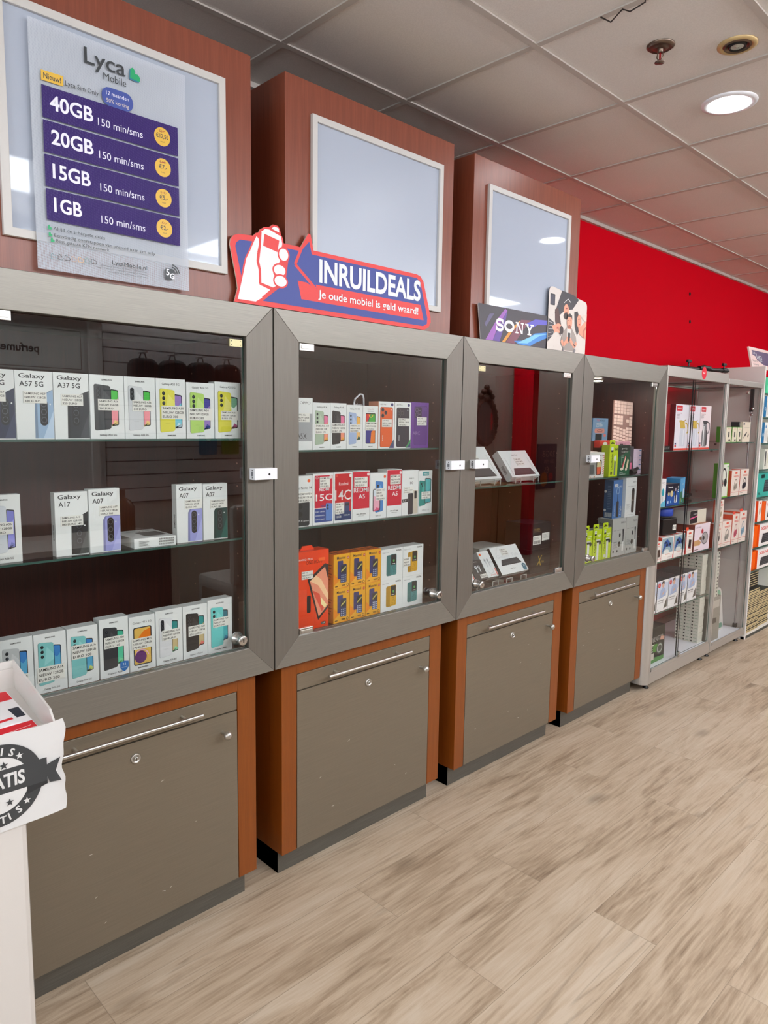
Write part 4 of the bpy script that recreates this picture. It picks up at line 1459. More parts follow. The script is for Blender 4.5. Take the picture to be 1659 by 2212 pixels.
def flat_box(y, x, z, w, h, d, tilt, label, art, lines=None, lab=None, yaw=0, side_text=None, name='tablet_box', cat='tablet box', col=None, grp=None, side=None):
    t = thing(name, label, cat, x, y, z, 90+yaw, grp, tilt)
    box_mesh(t, w, h, d, col=col, art=art, side=side)
    if side_text:
        p = G()
        p.face = 'l'
        p.text(side_text, -d*0.35, h*0.2, d*0.35, INK, fit=h*0.3, rot=PI/2, bold=0.02)
        p.build('side_print', t)
    if lines:
        lx, lz, lw, lh = lab
        price(t, lines, w*lx, h*lz, w*lw, h*lh)
    return t


clear_stand('pair of clear stands holding the left tablet box, cut off by the frame', 2.29, -0.075, 1.252, 0.20, 0.09, 0.07)
clear_stand('pair of clear stands holding the whole tablet box on the shelf', 2.575, -0.075, 1.252, 0.20, 0.09, 0.07)
flat_box(2.270, -0.080, 1.278, 0.222, 0.165, 0.036, -38, 'white tablet box leaning on clear stands, half behind the left frame', art_tablet(''), ('TAB A9', 'NIEUW 128GB', '170 EURO'), (0.34, 0.50, 0.28, 0.24), 0, None)
flat_box(2.568, -0.080, 1.278, 0.212, 0.140, 0.036, -38, 'white tablet box leaning on clear stands in the middle of the shelf', art_tablet(''), ('TAB A9+', 'NIEUW 64GB', 'EURO 190'), (0.40, 0.42, 0.26, 0.28), 0, 'SAMSUNG')
clear_stand('pair of clear stands holding the lower tablet box', 2.487, -0.040, 0.8245, 0.17, 0.09, 0.07)
flat_box(2.473, -0.045, 0.863, 0.195, 0.132, 0.03, -36, 'white tablet box with a dark slim tablet and green badge on the cabinet bottom', art_tablet('', True, 'Galaxy Tab'), ('TAB A8', 'NIEUW 64GB', '170 EURO'), (0.32, 0.66, 0.24, 0.25), 0, 'Galaxy Tab A8', side=(70, 74, 78))


def art_buds(dark, corner=None):
    def f(g, w, h):
        ink = CARD if dark else pr((190, 196, 200))
        if corner:
            g.rect(w*0.08, h*0.84, w*0.26, h*0.93, pr((236, 96, 30)), w*0.03)
            g.rect(w*0.90, h*0.02, w*0.97, h*0.30, pr((228, 70, 40)))
            g.text('AIR 3', w*0.62, h*0.52, h*0.07, pr((150, 154, 160)), fit=w*0.3)
            g.text('JBL W EURO', w*0.34, h*0.05, h*0.045, pr((200, 50, 40)), fit=w*0.5)
            g.ring(w*0.48, h*0.28, w*0.26, h*0.16, w*0.03, ink, PI, 2*PI)
        else:
            g.text('SAMSUNG', w*0.5, h*0.89, h*0.035, ink, fit=w*0.28, al='c')
        for u in (0.36, 0.60):
            g.ell(w*u, h*0.64, w*0.09, h*0.075, ink)
            g.rect(w*(u-0.005), h*0.38, w*(u+0.06), h*0.62, ink, w*0.02)
            g.ell(w*u, h*0.65, w*0.04, h*0.035, pr((120, 124, 128)))
    return f


flat_box(2.388, -0.056, 0.862, 0.074, 0.120, 0.035, -34, 'white earbud box with an orange corner mark, beside the lower tablet box', art_buds(False, True), name='earbud_box', cat='earbud box')
flat_box(2.302, -0.048, 0.862, 0.080, 0.090, 0.030, -34, 'dark grey earbud box with two white earbuds', art_buds(True), ('39 EURO', ), (0.42, 0.08, 0.52, 0.18), name='earbud_box', cat='earbud box', col=(72, 72, 72))
flat_box(2.228, -0.048, 0.858, 0.070, 0.092, 0.035, -34, 'white earbud box with an orange stripe, cut off by the left frame', art_buds(False, True), name='earbud_box', cat='earbud box')
clear_stand('pair of clear stands under the earbud boxes', 2.285, -0.042, 0.8245, 0.17, 0.07, 0.05)
flat_box(2.30, -0.20, 0.8340, 0.11, 0.125, 0.05, -10, 'grey earphone box with a curled black cable picture, behind the earbud boxes', lambda g, w, h: (g.ring(w*0.55, h*0.62, w*0.25, h*0.15, w*0.07, BLACK), g.ell(w*0.55, h*0.62, w*0.08, h*0.06, CARD), g.text('earphones', w*0.2, h*0.25, h*0.07, INK, fit=w*0.6)), name='earphone_box', cat='earphone box', col=(196, 198, 196))
t = thing('flat_carton', 'light grey flat carton lying behind the lower tablet box', 'box', -0.21, 2.52, 0.8245, 90)
p = G()
p.box(0, 0.19, 0, 0.13, 0, 0.125, pr((186, 190, 186)))
p.build('carton', t)
t = thing('green_carton', 'small bright green carton in the lower left corner of the third cabinet', 'box', -0.30, 2.33, 0.8245, 90)
p = G()
p.box(0, 0.075, 0, 0.06, 0, 0.19, pr((70, 160, 96)))
p.flat([(0.01, 0.15), (0.07, 0.10), (0.07, 0.18), (0.01, 0.18)], pr((96, 186, 116)))
p.build('carton', t)

NAVY = (11, 12, 20)
t = thing('media_box', 'black TV box carton on top of the other black carton, with white barcode labels', 'box', -0.080, 2.730, 0.9365, 91)
p = G()
w, h = 0.160, 0.120
p.box(0, w, 0, 0.14, 0, h, pr(NAVY), {'l': pr((20, 12, 20)), 't': pr((38, 38, 48))})
p.text('TV BOX', w*0.14, h*0.73, h*0.075, pr((170, 140, 70)), fit=w*0.30)
p.rect(w*0.13, h*0.685, w*0.52, h*0.692, pr((150, 120, 60)))
p.build('carton', t)
p = G()
p.y0 = -0.0008
p.rect(w*0.09, h*0.19, w*0.50, h*0.53, PAPER)
p.rect(w*0.55, h*0.30, w*0.94, h*0.60, PAPER)
for k in range(11):
    p.rect(w*(0.12+0.032*k), h*0.22, w*(0.132+0.032*k+(k % 3)*0.004), h*0.34, INK)
for k in range(4):
    p.rect(w*0.12, h*(0.40+0.025*k), w*(0.40-0.03*k), h*(0.408+0.025*k), pr((140, 140, 140)))
    p.rect(w*0.58, h*(0.40+0.04*k), w*(0.90-0.05*k), h*(0.41+0.04*k), pr((150, 150, 150)))
p.build('barcode_label', t)
t = thing('media_box', 'dark navy carton with a gold X, under the TV box carton', 'box', -0.080, 2.730, 0.8245, 90)
p = G()
h = 0.1115
p.box(0, w, 0, 0.14, 0, h, pr(NAVY), {'t': pr((38, 38, 48))})
p.text('X', w*0.32, h*0.30, h*0.42, pr((196, 166, 50)), fit=w*0.22, shear=0.2)
p.text('9 mini', w*0.55, h*0.40, h*0.11, pr((196, 166, 50)), fit=w*0.14)
p.build('carton', t)

# ------------------------------------------------------------------ fourth cabinet
LIME = (198, 224, 26)


def art_blade(g, w, h):
    g.rect(w*0.16, h*0.86, w*0.38, h*0.96, CARD)
    g.rect(w*0.16, h*0.80, w*0.38, h*0.86, pr((30, 36, 50)))
    g.text('PHILIPS', w*0.18, h*0.90, h*0.022, INK, fit=w*0.18)
    g.text('OneBlade', w*0.34, h*0.26, h*0.105, pr((22, 36, 40)), fit=h*0.50, rot=PI/2, bold=0.01)
    g.rect(w*0.45, h*0.02, w*0.68, h*0.66, pr((226, 228, 226)), w*0.03)
    g.rect(w*0.36, h*0.64, w*0.82, h*0.68, pr((220, 222, 220)))
    g.rect(w*0.40, h*0.58, w*0.76, h*0.64, pr((40, 44, 46)))
    g.ell(w*0.80, h*0.57, w*0.13, h*0.065, pr((46, 52, 54)))
    g.rect(w*0.16, h*0.06, w*0.36, h*0.15, CARD, w*0.03)
    g.rect(w*0.46, h*0.80, w*0.86, h*0.83, pr((238, 244, 200)))
    g.rect(w*0.46, h*0.75, w*0.78, h*0.775, pr((238, 244, 200)))


def blade(y, label, loc_z=0.826, x=XB, art=art_blade, w=0.086, h=0.161, d=0.05):
    t = thing('shaver_box', label, 'shaver box', x, y, loc_z, 90, 'lime green shaver boxes')
    p = G()
    p.box(0, w, 0, d, 0, h, pr(LIME), {'t': pr((206, 214, 196)), 'l': pr((176, 200, 30))})
    art(p, w, h)
    p.build('carton', t)
    q = G()
    q.prism(rrect(w*0.12, h+0.0002, w*0.72, h+0.026, 0.005), 0.006, 0.008, pr(LIME))
    q.y0 = 0.006
    q.rect(w*0.22, h+0.006, w*0.62, h+0.012, pr((20, 30, 20)), 0.002)
    q.ell(w*0.42, h+0.013, 0.006, 0.004, pr((20, 30, 20)))
    q.build('hang_tab', t)


for k, (y, s) in enumerate(((3.137, 'lime green shaver box at the bottom, half behind the left frame'), (3.230, 'lime green shaver box at the bottom, middle of the three'), (3.3255, 'lime green shaver box at the bottom, next to the grey trimmer boxes'))):
    blade(y, s)


def art_babyliss(g, w, h):
    g.text('BaByliss', w*0.62, h*0.86, h*0.05, pr((70, 72, 74)), fit=w*0.34)
    g.text('nasal   trimmer', w*0.10, h*0.68, h*0.026, pr((80, 80, 80)), fit=w*0.56)
    g.rect(w*0.74, h*0.10, w*0.86, h*0.66, pr((230, 232, 230)), w*0.05)
    g.flat([(w*0.78, h*0.36), (w*0.84, h*0.36), (w*0.86, h*0.70), (w*0.74, h*0.70)], pr((40, 44, 50)))
    g.ell(w*0.56, h*0.55, w*0.06, h*0.06, pr((56, 60, 66)))
    g.ell(w*0.54, h*0.31, w*0.10, h*0.07, pr((84, 78, 72)))
    for k in range(6):
        g.rect(w*0.10, h*(0.23+0.03*k), w*(0.40-0.03*(k % 3)), h*(0.238+0.03*k), pr((120, 122, 122)))
    for k in range(2):
        g.ell(w*(0.12+0.28*k), h*0.13, w*0.05, h*0.035, pr((60, 62, 66)))


XSHOW, KS = -0.031, 0.98346          # goods in the glass showcases stand this far behind the front plane


def zs(z):
    return 1.5+(z-1.5)*KS


def plainbox(name, cat, label, y, x, z, w, h, d, col=None, art=None, side=None, top=None, yaw=0, tilt=0, grp=None, side_text=None):
    if x == 'showcase':
        x, y, z, w, h = XSHOW, y*KS, zs(z), w*KS, h*KS
    t = thing(name, label, cat, x, y, z, 90+yaw, grp, tilt)
    t['w'], t['h'] = w, h
    box_mesh(t, w, h, d, col, top, side, art)
    if side_text:
        s, c, hh = side_text
        p = G()
        p.face = 'l'
        p.text(s, -d*0.85, h*0.84, h*hh, pr(c), fit=d*0.7)
        p.build('side_print', t)
    return t


GB = (188, 190, 186)
plainbox('trimmer_box', 'trimmer box', 'large grey trimmer box beside the lime boxes', 3.4225, XB, 0.826, 0.146, 0.199, 0.085, GB, art_babyliss, (140, 142, 138), (200, 202, 198), side_text=('BaByliss', (60, 62, 64), 0.045))
plainbox('trimmer_box', 'trimmer box', 'narrow looking grey trimmer box at the right end of the bottom row', 3.570, XB, 0.826, 0.130, 0.199, 0.085, GB, art_babyliss, (140, 142, 138), (200, 202, 198))


def art_oral(g, w, h):
    g.rect(w*0.14, h*0.82, w*0.52, h*0.90, CARD, w*0.05)
    g.text('Oral-B', w*0.17, h*0.835, h*0.05, pr((30, 70, 130)), fit=w*0.32)
    g.text('PRO', w*0.64, h*0.80, h*0.045, CARD, fit=w*0.30)
    g.ring(w*0.52, h*0.72, w*0.16, h*0.10, w*0.03, pr((186, 214, 236)))
    g.rect(w*0.49, h*0.42, w*0.55, h*0.74, pr((24, 34, 60)), w*0.02)
    g.rect(w*0.40, h*0.02, w*0.66, h*0.44, pr((58, 56, 56)), w*0.05)
    g.text('Pro Series', w*0.26, h*0.06, h*0.045, CARD, fit=h*0.28, rot=PI/2)
    g.text('Single', w*0.90, h*0.06, h*0.07, CARD, fit=h*0.24, rot=PI/2)


t = plainbox('toothbrush_box', 'toothbrush box', 'blue electric toothbrush box standing on the grey boxes', 3.447, -0.07, 1.0255, 0.099, 0.200, 0.05, (70, 118, 178), art_oral, (58, 92, 130), (110, 150, 190))
p = G()
p.face = 'l'
for k in range(9):
    p.rect(-0.042+0.0045*k, 0.006, -0.0395+0.0045*k, 0.03, CARD)
for k in range(14):
    p.rect(-0.030, 0.05+0.009*k, -0.010-0.004*(k % 2), 0.053+0.009*k, pr((110, 140, 170)))
p.ell(-0.042, 0.14, 0.007, 0.007, CARD)
p.ell(-0.042, 0.042, 0.007, 0.007, CARD)
p.build('side_print', t)


def art_white_trim(g, w, h):
    g.text('BaByliss', w*0.62, h*0.87, h*0.036, INK, fit=w*0.32)
    g.text('NASAL, BEARD & EYE', w*0.14, h*0.77, h*0.018, pr((90, 90, 92)), fit=w*0.76)
    g.rect(w*0.56, h*0.10, w*0.82, h*0.72, pr((74, 70, 66)), w*0.10)
    g.rect(w*0.60, h*0.64, w*0.78, h*0.73, pr((30, 30, 32)))
    g.rect(w*0.60, h*0.40, w*0.76, h*0.44, pr((150, 140, 130)))
    for k in range(5):
        g.rect(w*0.12, h*(0.20+0.03*k), w*(0.42-0.04*(k % 2)), h*(0.206+0.03*k), pr((130, 132, 134)))
    g.rect(w*0.10, h*0.05, w*0.80, h*0.055, pr((120, 122, 124)))


plainbox('trimmer_box', 'trimmer box', 'tall white trimmer box standing on the grey boxes', 3.548, -0.052, 1.0255, 0.120, 0.210, 0.045, None, art_white_trim)


def art_360(g, w, h):
    g.rect(w*0.16, h*0.84, w*0.42, h*0.93, CARD)
    g.rect(w*0.16, h*0.78, w*0.42, h*0.84, pr((30, 36, 50)))
    g.text('360', w*0.60, h*0.83, h*0.075, pr((22, 36, 40)), fit=w*0.34, bold=0.02)
    g.text('OneBlade', w*0.40, h*0.20, h*0.10, pr((22, 36, 40)), fit=h*0.52, rot=PI/2, bold=0.01)
    g.rect(w*0.58, h*0.03, w*0.76, h*0.48, pr((120, 126, 130)), w*0.03)
    g.ell(w*0.66, h*0.58, w*0.15, h*0.09, pr((214, 220, 214)))
    g.rect(w*0.18, h*0.06, w*0.36, h*0.16, pr((70, 60, 40)), w*0.02)


blade(3.369, 'lime green shaver box marked 360 on the shelf, tallest of the lime boxes', 1.2492, -0.06, art_360, 0.0885, 0.160, 0.045)


def art_green(g, w, h):
    g.flat([(0.001, h*0.999), (0.001, h*0.6), (w*0.999, h*0.85), (w*0.999, h*0.999)], pr((44, 58, 50)))
    g.text('grundig', w*0.28, h*0.87, h*0.05, CARD, fit=w*0.44)
    g.text('Straightener', w*0.26, h*0.77, h*0.032, CARD, fit=w*0.56)
    for k in range(3):
        g.rect(w*0.26, h*(0.60+0.04*k), w*(0.52-0.03*k), h*(0.612+0.04*k), pr((190, 210, 196)))
    g.text('GLITTER', w*0.34, h*0.36, h*0.05, pr((180, 210, 190)), fit=h*0.24, rot=PI/2)
    g.flat([(w*0.30, h*0.22), (w*0.40, h*0.20), (w*0.64, h*0.64), (w*0.60, h*0.66)], pr((220, 70, 90)))
    g.flat([(w*0.40, h*0.22), (w*0.46, h*0.18), (w*0.66, h*0.60), (w*0.62, h*0.64)], pr((240, 226, 206)))
    g.flat([(w*0.66, h*0.22), (w*0.82, h*0.24), (w*0.90, h*0.50), (w*0.80, h*0.56)], pr((224, 214, 178)))
    g.ell(w*0.32, h*0.22, w*0.09, h*0.05, pr((236, 224, 204)))
    g.ell(w*0.70, h*0.20, w*0.08, h*0.05, pr((236, 224, 204)))
    g.text('Smart', w*0.18, h*0.08, h*0.04, CARD, fit=w*0.24)
    g.text('Straightener', w*0.18, h*0.03, h*0.036, CARD, fit=w*0.5)


plainbox('straightener_box', 'hair straightener box', 'dark green hair straightener box with two flat irons', 3.4585, -0.06, 1.2492, 0.130, 0.158, 0.06, (16, 92, 62), art_green, (12, 74, 50), (60, 120, 96))


def art_holder(g, w, h):
    g.text('METAL', w*0.40, h*0.86, h*0.05, INK, fit=w*0.2)
    g.text('MOUNT', w*0.40, h*0.78, h*0.05, INK, fit=w*0.22)
    g.text('\u20ac10', w*0.72, h*0.84, h*0.07, pr((50, 90, 70)), fit=w*0.2)
    g.rect(w*0.06, h*0.10, w*0.50, h*0.60, pr((150, 154, 152)), w*0.04)
    g.rect(w*0.10, h*0.14, w*0.40, h*0.52, pr((96, 100, 100)), w*0.04)
    g.rect(w*0.52, h*0.10, w*0.84, h*0.70, pr((60, 60, 58)), w*0.06)
    g.flat([(w*0.56, h*0.42), (w*0.82, h*0.42), (w*0.80, h*0.66), (w*0.58, h*0.66)], pr((206, 196, 150)))
    g.flat([(w*0.58, h*0.12), (w*0.78, h*0.14), (w*0.82, h*0.42), (w*0.56, h*0.42)], pr((226, 104, 70)))
    for k in range(9):
        g.flat([(w*0.90, h*(0.12+0.09*k)), (w*0.99, h*(0.16+0.09*k)), (w*0.99, h*(0.19+0.09*k)), (w*0.90, h*(0.15+0.09*k))], pr((220, 60, 50)))
    for k in range(4):
        g.ell(w*(0.08+0.12*k), h*0.04, w*0.035, h*0.025, pr((214, 130, 60)) if k % 2 else CARD)


plainbox('phone_holder_box', 'phone holder box', 'white phone holder box on the shelf, partly behind the alarm sensor', 3.158, -0.062, 1.2492, 0.165, 0.125, 0.06, (226, 226, 222), art_holder)
plainbox('small_carton', 'box', 'small lilac and white striped carton, tilted behind the phone holder box', 3.215, -0.135, 1.376, 0.10, 0.045, 0.05, (150, 140, 156), lambda g, w, h: (g.text('25', w*0.2, h*0.3, h*0.4, INK), g.rect(0.001, h*0.8, w*0.99, h*0.99, pr((226, 190, 120)))), None, None, 0, -20)
plainbox('small_carton', 'box', 'white and peach carton lying at the left on the shelf', 3.17, -0.13, 1.2492, 0.20, 0.126, 0.045, (236, 226, 220), lambda g, w, h: (g.flat([(w*0.4, h*0.95), (w*0.99, h*0.55), (w*0.99, h*0.70)], pr((244, 176, 130))), g.ell(w*0.2, h*0.85, w*0.08, h*0.06, pr((60, 60, 64)))))
plainbox('small_carton', 'box', 'pinkish white carton standing behind the left frame on the shelf', 3.21, -0.20, 1.2492, 0.095, 0.265, 0.05, (226, 186, 174), lambda g, w, h: (g.text('1:25', w*0.3, h*0.72, h*0.035, INK), g.rect(w*0.3, h*0.5, w*0.6, h*0.56, pr((60, 50, 50)))))


def art_cover(g, w, h):
    g.text('TCO', w*0.24, h*0.86, h*0.075, pr((216, 30, 50)), fit=w*0.18, bold=0.02)
    g.text('MOBILE', w*0.44, h*0.86, h*0.07, INK, fit=w*0.34)
    g.text('WALLET', w*0.22, h*0.72, h*0.07, CARD, fit=w*0.36, rot=0.06)
    g.text('COVER', w*0.22, h*0.60, h*0.11, CARD, fit=w*0.42, rot=0.06)
    g.rect(w*0.12, h*0.34, w*0.78, h*0.54, pr((216, 150, 136)), w*0.06)
    g.ring(w*0.46, h*0.45, w*0.18, h*0.06, w*0.02, pr((120, 60, 60)))
    g.rect(w*0.18, h*0.02, w*0.62, h*0.30, pr((24, 40, 40)), w*0.02)
    g.ell(w*0.80, h*0.24, w*0.09, h*0.07, pr((220, 120, 110)))


plainbox('cover_box', 'phone cover box', 'light blue wallet cover box behind the smaller boxes', 3.375, -0.165, 1.428, 0.155, 0.118, 0.03, (120, 160, 194), art_cover, (110, 170, 214))
plainbox('stacked_carton', 'box', 'plain brown carton lying under the blue wallet cover box', 3.36, -0.15, 1.2492, 0.19, 0.178, 0.09, (120, 88, 74))
plainbox('torch_box', 'box', 'red and dark small carton in front of the blue wallet cover box', 3.352, -0.110, 1.395, 0.115, 0.036, 0.03, (206, 60, 46), lambda g, w, h: (g.ell(w*0.5, h*0.55, w*0.2, h*0.25, CARD), g.rect(w*0.1, 0.001, w*0.9, h*0.25, BLACK)))

# keyboard standing on its short end, numeric block upwards
t = thing('keyboard', 'rose gold keyboard standing upright on its short end', 'keyboard', -0.168, 3.590, 1.262, 55, None, -10)
t.rotation_euler = (math.radians(-8), math.radians(5), math.radians(62))
RG = plain('rose_gold_aluminium', (150, 110, 100), 0.4, 0.3)
KEYC = plain('pale_rose_keycaps', (250, 214, 200), 0.5)
p = G()
p.prism(rrect(0, 0, 0.123, 0.393, 0.008), 0.0, 0.008, RG)
p.build('plate', t, 0.001)
p = G()


def key(u0, v0, u1, v1):
    p.box(0.004+u0*0.0193+0.001, 0.004+u1*0.0193-0.001, -0.003, -0.0002, 0.393-v1*0.0178-0.003, 0.393-v0*0.0178-0.005, KEYC)


for v in range(4):
    for u in range(6):
        if v == 0 and u == 5 or (v, u) == (3, 5):
            continue
        key(u, v, u+(2 if (v == 0 and u == 4) else 1), v+(2 if (v, u) == (2, 5) else 1))
for v in range(3):
    for u in (0, 1, 2, 5):
        key(u, 4.4+v, u+1, 5.4+v)
    if v == 1:
        key(4, 4.4+v, 5, 5.4+v)
for v in range(11):
    for u in range(6):
        off = (0, 0.25, 0.45, 0.7, 0, 0)[u]
        key(u, 7.8+v+off*0.9, u+1, 8.7+v+off*0.9 if 8.7+v+off*0.9 < 18.8 else 18.8)
p.build('keys', t)

plainbox('case_box', 'phone case box', 'pink rounded case box with a hanger slot, behind the green box', 3.565, -0.125, 1.2492, 0.140, 0.175, 0.008, (238, 170, 186), lambda g, w, h: (g.rect(w*0.22, h*0.90, w*0.48, h*0.93, pr((90, 60, 70)), h*0.01), g.text('\u20ac10', w*0.58, h*0.86, h*0.07, INK, fit=w*0.14), g.rect(w*0.48, h*0.74, w*0.84, h*0.80, CARD, h*0.02), g.rect(w*0.2, h*0.79, w*0.45, h*0.84, pr((110, 100, 110)))))
plainbox('accessory_pack', 'accessory pack', 'grey accessory pack hanging between the green and lilac boxes', 3.596, -0.075, 1.2492, 0.06, 0.150, 0.02, (76, 76, 84), lambda g, w, h: (g.ell(w*0.4, h*0.55, w*0.25, h*0.10, pr((104, 104, 110))), g.rect(w*0.05, h*0.20, w*0.75, h*0.42, pr((232, 110, 150)))))
plainbox('cable_box', 'cable box', 'lilac cable box with five blue marked panels', 3.668, -0.08, 1.2492, 0.090, 0.135, 0.03, (226, 206, 226), lambda g, w, h: [(g.rect(w*0.70, h*(0.16+0.19*k), w*0.95, h*(0.20+0.19*k), pr((50, 130, 180))), g.rect(w*0.02, h*(0.09+0.19*k), w*0.98, h*(0.093+0.19*k), pr((176, 150, 180)))) for k in range(5)])
t = thing('car_charger', 'small black car charger lying in front of the lilac cable box', 'charger', -0.062, 3.610, 1.2492, 90)
p = G()
p.tube([(0, 0, 0.014), (0.02, 0.0, 0.014), (0.045, 0.0, 0.022), (0.075, 0, 0.034)], [0.013, 0.014, 0.012, 0.008], BLACK, 12)
p.ball((0.06, 0.006, 0.013), 0.013, BLACK)
p.build('body', t)

# ------------------------------------------------------------------ aluminium glass showcases
def showcase(y0, w, z0, zt, zf, head, shelves, label, seam, back, grp='aluminium glass showcases', right_panel=False):
    """local X along the wall, Y back; z0 underside, zt top, zf cabinet floor."""
    t = thing('glass_showcase', label, 'showcase', 0.0, y0, 0.0, 90, grp)
    D = 0.46
    p = G()
    p.prism([(0, z0), (w, z0), (w, zf), (0, zf)], 0.0, D, ALU)
    p.build('base_box', t, 0.004)
    p = G()
    p.box(0.02, w-0.02, 0.02, D-0.02, zf, zf+0.004, WHITEPL)
    p.build('floor_board', t)
    p = G()
    p.box(0, w, 0.0, 0.03, head, zt, ALU)
    p.box(0, w, D-0.03, D, head, zt, ALU)
    p.box(0, 0.03, 0.0302, D-0.0302, head, zt, ALU)
    p.box(w-0.03, w, 0.0302, D-0.0302, head, zt, ALU)
    p.build('header', t, 0.003)
    p = G()
    p.box(0.03, w-0.03, 0.0302, D-0.0302, head+0.006, head+0.010, GEDGE, {'t': GLASSC, 'b': CLEAR})
    p.build('top_pane', t)
    for x, nm in ((0.0, 'post'), (w-0.014, 'post')):
        for y in (0.0, D-0.024):
            p = G()
            p.box(x, x+0.014, y, y+0.024, zf, head, ALU)
            p.build('post', t, 0.003)
    # glass all round
    p = G()
    p.box(0.005, 0.009, 0.024, D-0.024, zf, head, GEDGE, {'l': CLEAR, 'r': GLASSC})
    p.build('side_pane', t)
    p = G()
    if right_panel:
        p.box(w-0.006, w-0.002, 0.024, D-0.024, zf, head, plain('pale_grey_board', (196, 190, 190), 0.4))
    else:
        p.box(w-0.009, w-0.005, 0.024, D-0.024, zf, head, GEDGE, {'r': CLEAR, 'l': GLASSC})
    p.build('side_pane', t)
    p = G()
    if back is None:
        p.box(0.024, w-0.024, D-0.012, D-0.008, zf, head, GEDGE, {'k': CLEAR, 'f': GLASSC})
    else:
        p.box(0.024, w-0.024, D-0.012, D-0.004, zf, head, back)
    p.build('back_pane', t)
    # doors
    if seam:
        p = G()
        p.box(0.0142, seam+0.012, 0.006, 0.010, zf+0.018, head-0.004, BLACK, {'f': GLASSC, 'k': CLEAR, 'b': GEDGE, 't': GEDGE})
        p.build('sliding_door', t)
        p = G()
        p.box(seam, w-0.0142, 0.013, 0.017, zf+0.018, head-0.004, GEDGE, {'f': GLASSC, 'k': CLEAR, 'l': BLACK})
        p.box(seam-0.003, seam-0.0005, 0.0105, 0.017, zf+0.018, head-0.004, BLACK)
        p.build('sliding_door', t)
        p = G()
        p.box(seam-0.006, seam+0.016, -0.003, 0.0058, zf+0.012, zf+0.045, CHROME)
        p.lathe([(0.006, 0.003), (0.006, 0.0065)], NICKEL, (seam+0.005, 0, zf+0.03), 'y', 12)
        p.build('door_lock', t)
    else:
        p = G()
        p.box(0.016, w-0.016, 0.008, 0.012, zf+0.012, head-0.006, GEDGE, {'f': GLASSC, 'k': CLEAR})
        dr = p.build('glass_door', t)
        q = G()
        q.lathe([(0.010, -0.0079), (0.010, -0.003), (0.014, 0.004), (0.011, 0.010)], NICKEL, (w*0.55, 0, head-0.04), 'y', 14)
        q.build('knob', dr)
    p = G()
    p.box(0.024, w-0.024, 0.001, 0.0058 if seam else 0.0075, zf, zf+0.016, ALU)
    p.box(0.024, w-0.024, 0.002, 0.020, zf-0.002, zf+0.003, BLACK)
    p.build('door_rail', t)
    for z in shelves:
        p = G()
        p.box(0.012, w-0.012, 0.026, D-0.03, z-0.006, z-0.0004, CLEAR, {'t': SHELFG, 'f': GEDGE})
        p.build('glass_shelf', t)
        for x in (0.016, w-0.028):
            for y in (0.06, D-0.07):
                p = G()
                p.box(x, x+0.012, y, y+0.012, z-0.018, z-0.0062, CHROME)
                p.build('shelf_clip', t)
    for x in (0.05, w-0.05):
        for y in (0.04, D-0.05):
            p = G()
            p.lathe([(0.016, 0.0), (0.018, 0.006), (0.008, 0.010), (0.008, z0+0.001)], BLACK, (x, y, 0), 'z', 14)
            p.build('foot', t)
    return t


SA, SB = 3.8465, 4.7135
t = showcase(SA, 0.858, 0.043, 1.838, 0.112, 1.781, tuple(zs(z) for z in (0.4195, 0.7270, 1.0465, 1.3705)), 'aluminium glass showcase with two sliding doors and a red oval sticker', 0.372, None)
p = G()
p.y0 = -0.0003
p.ell(0.478, 1.824, 0.034, 0.036, pr((222, 34, 60)), 28)
p.text('R-F', 0.478, 1.818, 0.012, CARD, al='c', bold=0.03)
p.build('oval_sticker', t)
p = G()                                   # rounded corner profile beside the base cabinet
pf = [(-0.001, 0.0)]+[(-0.001-0.043*math.sin(math.radians(a)), 0.043-0.043*math.cos(math.radians(a))) for a in range(10, 91, 10)]+[(-0.044, 0.30), (-0.001, 0.30)]
n = len(pf)
vs = [(a, b, 0.043) for a, b in pf]+[(a, b, 0.738) for a, b in pf]
p.add(vs, [(i, n+i, n+(i+1) % n, (i+1) % n) for i in range(n)], ALU, True)
p.add(vs, [tuple(range(n, 2*n)), tuple(reversed(range(n)))], ALU)
p.build('corner_profile', t)
GREYB = plain('pale_grey_board', (196, 190, 190), 0.4)
t = showcase(SB, 0.612, 0.044, 1.814, 0.085, 1.779, tuple(zs(z) for z in (0.711, 1.0475, 1.4115)), 'narrower aluminium glass showcase with headphone boxes, beside the white shelf unit', None, None)
p = G()                                   # lamp tube in the front corner
p.tube([(0.592, 0.060, 0.10), (0.592, 0.060, 1.74)], 0.006, plain('tube_aluminium', (170, 166, 168), 0.3, 0.7), 10)
p.box(0.582, 0.602, 0.05, 0.07, 1.62, 1.775, BLACK)
p.ball((0.584, 0.048, 1.64), 0.011, CHROME, 10)
p.ball((0.584, 0.052, 1.60), 0.009, CHROME, 10)
p.box(0.580, 0.604, 0.048, 0.072, 0.092, 0.118, BLACK)
p.build('lamp_tube', t)

XS = 'showcase'


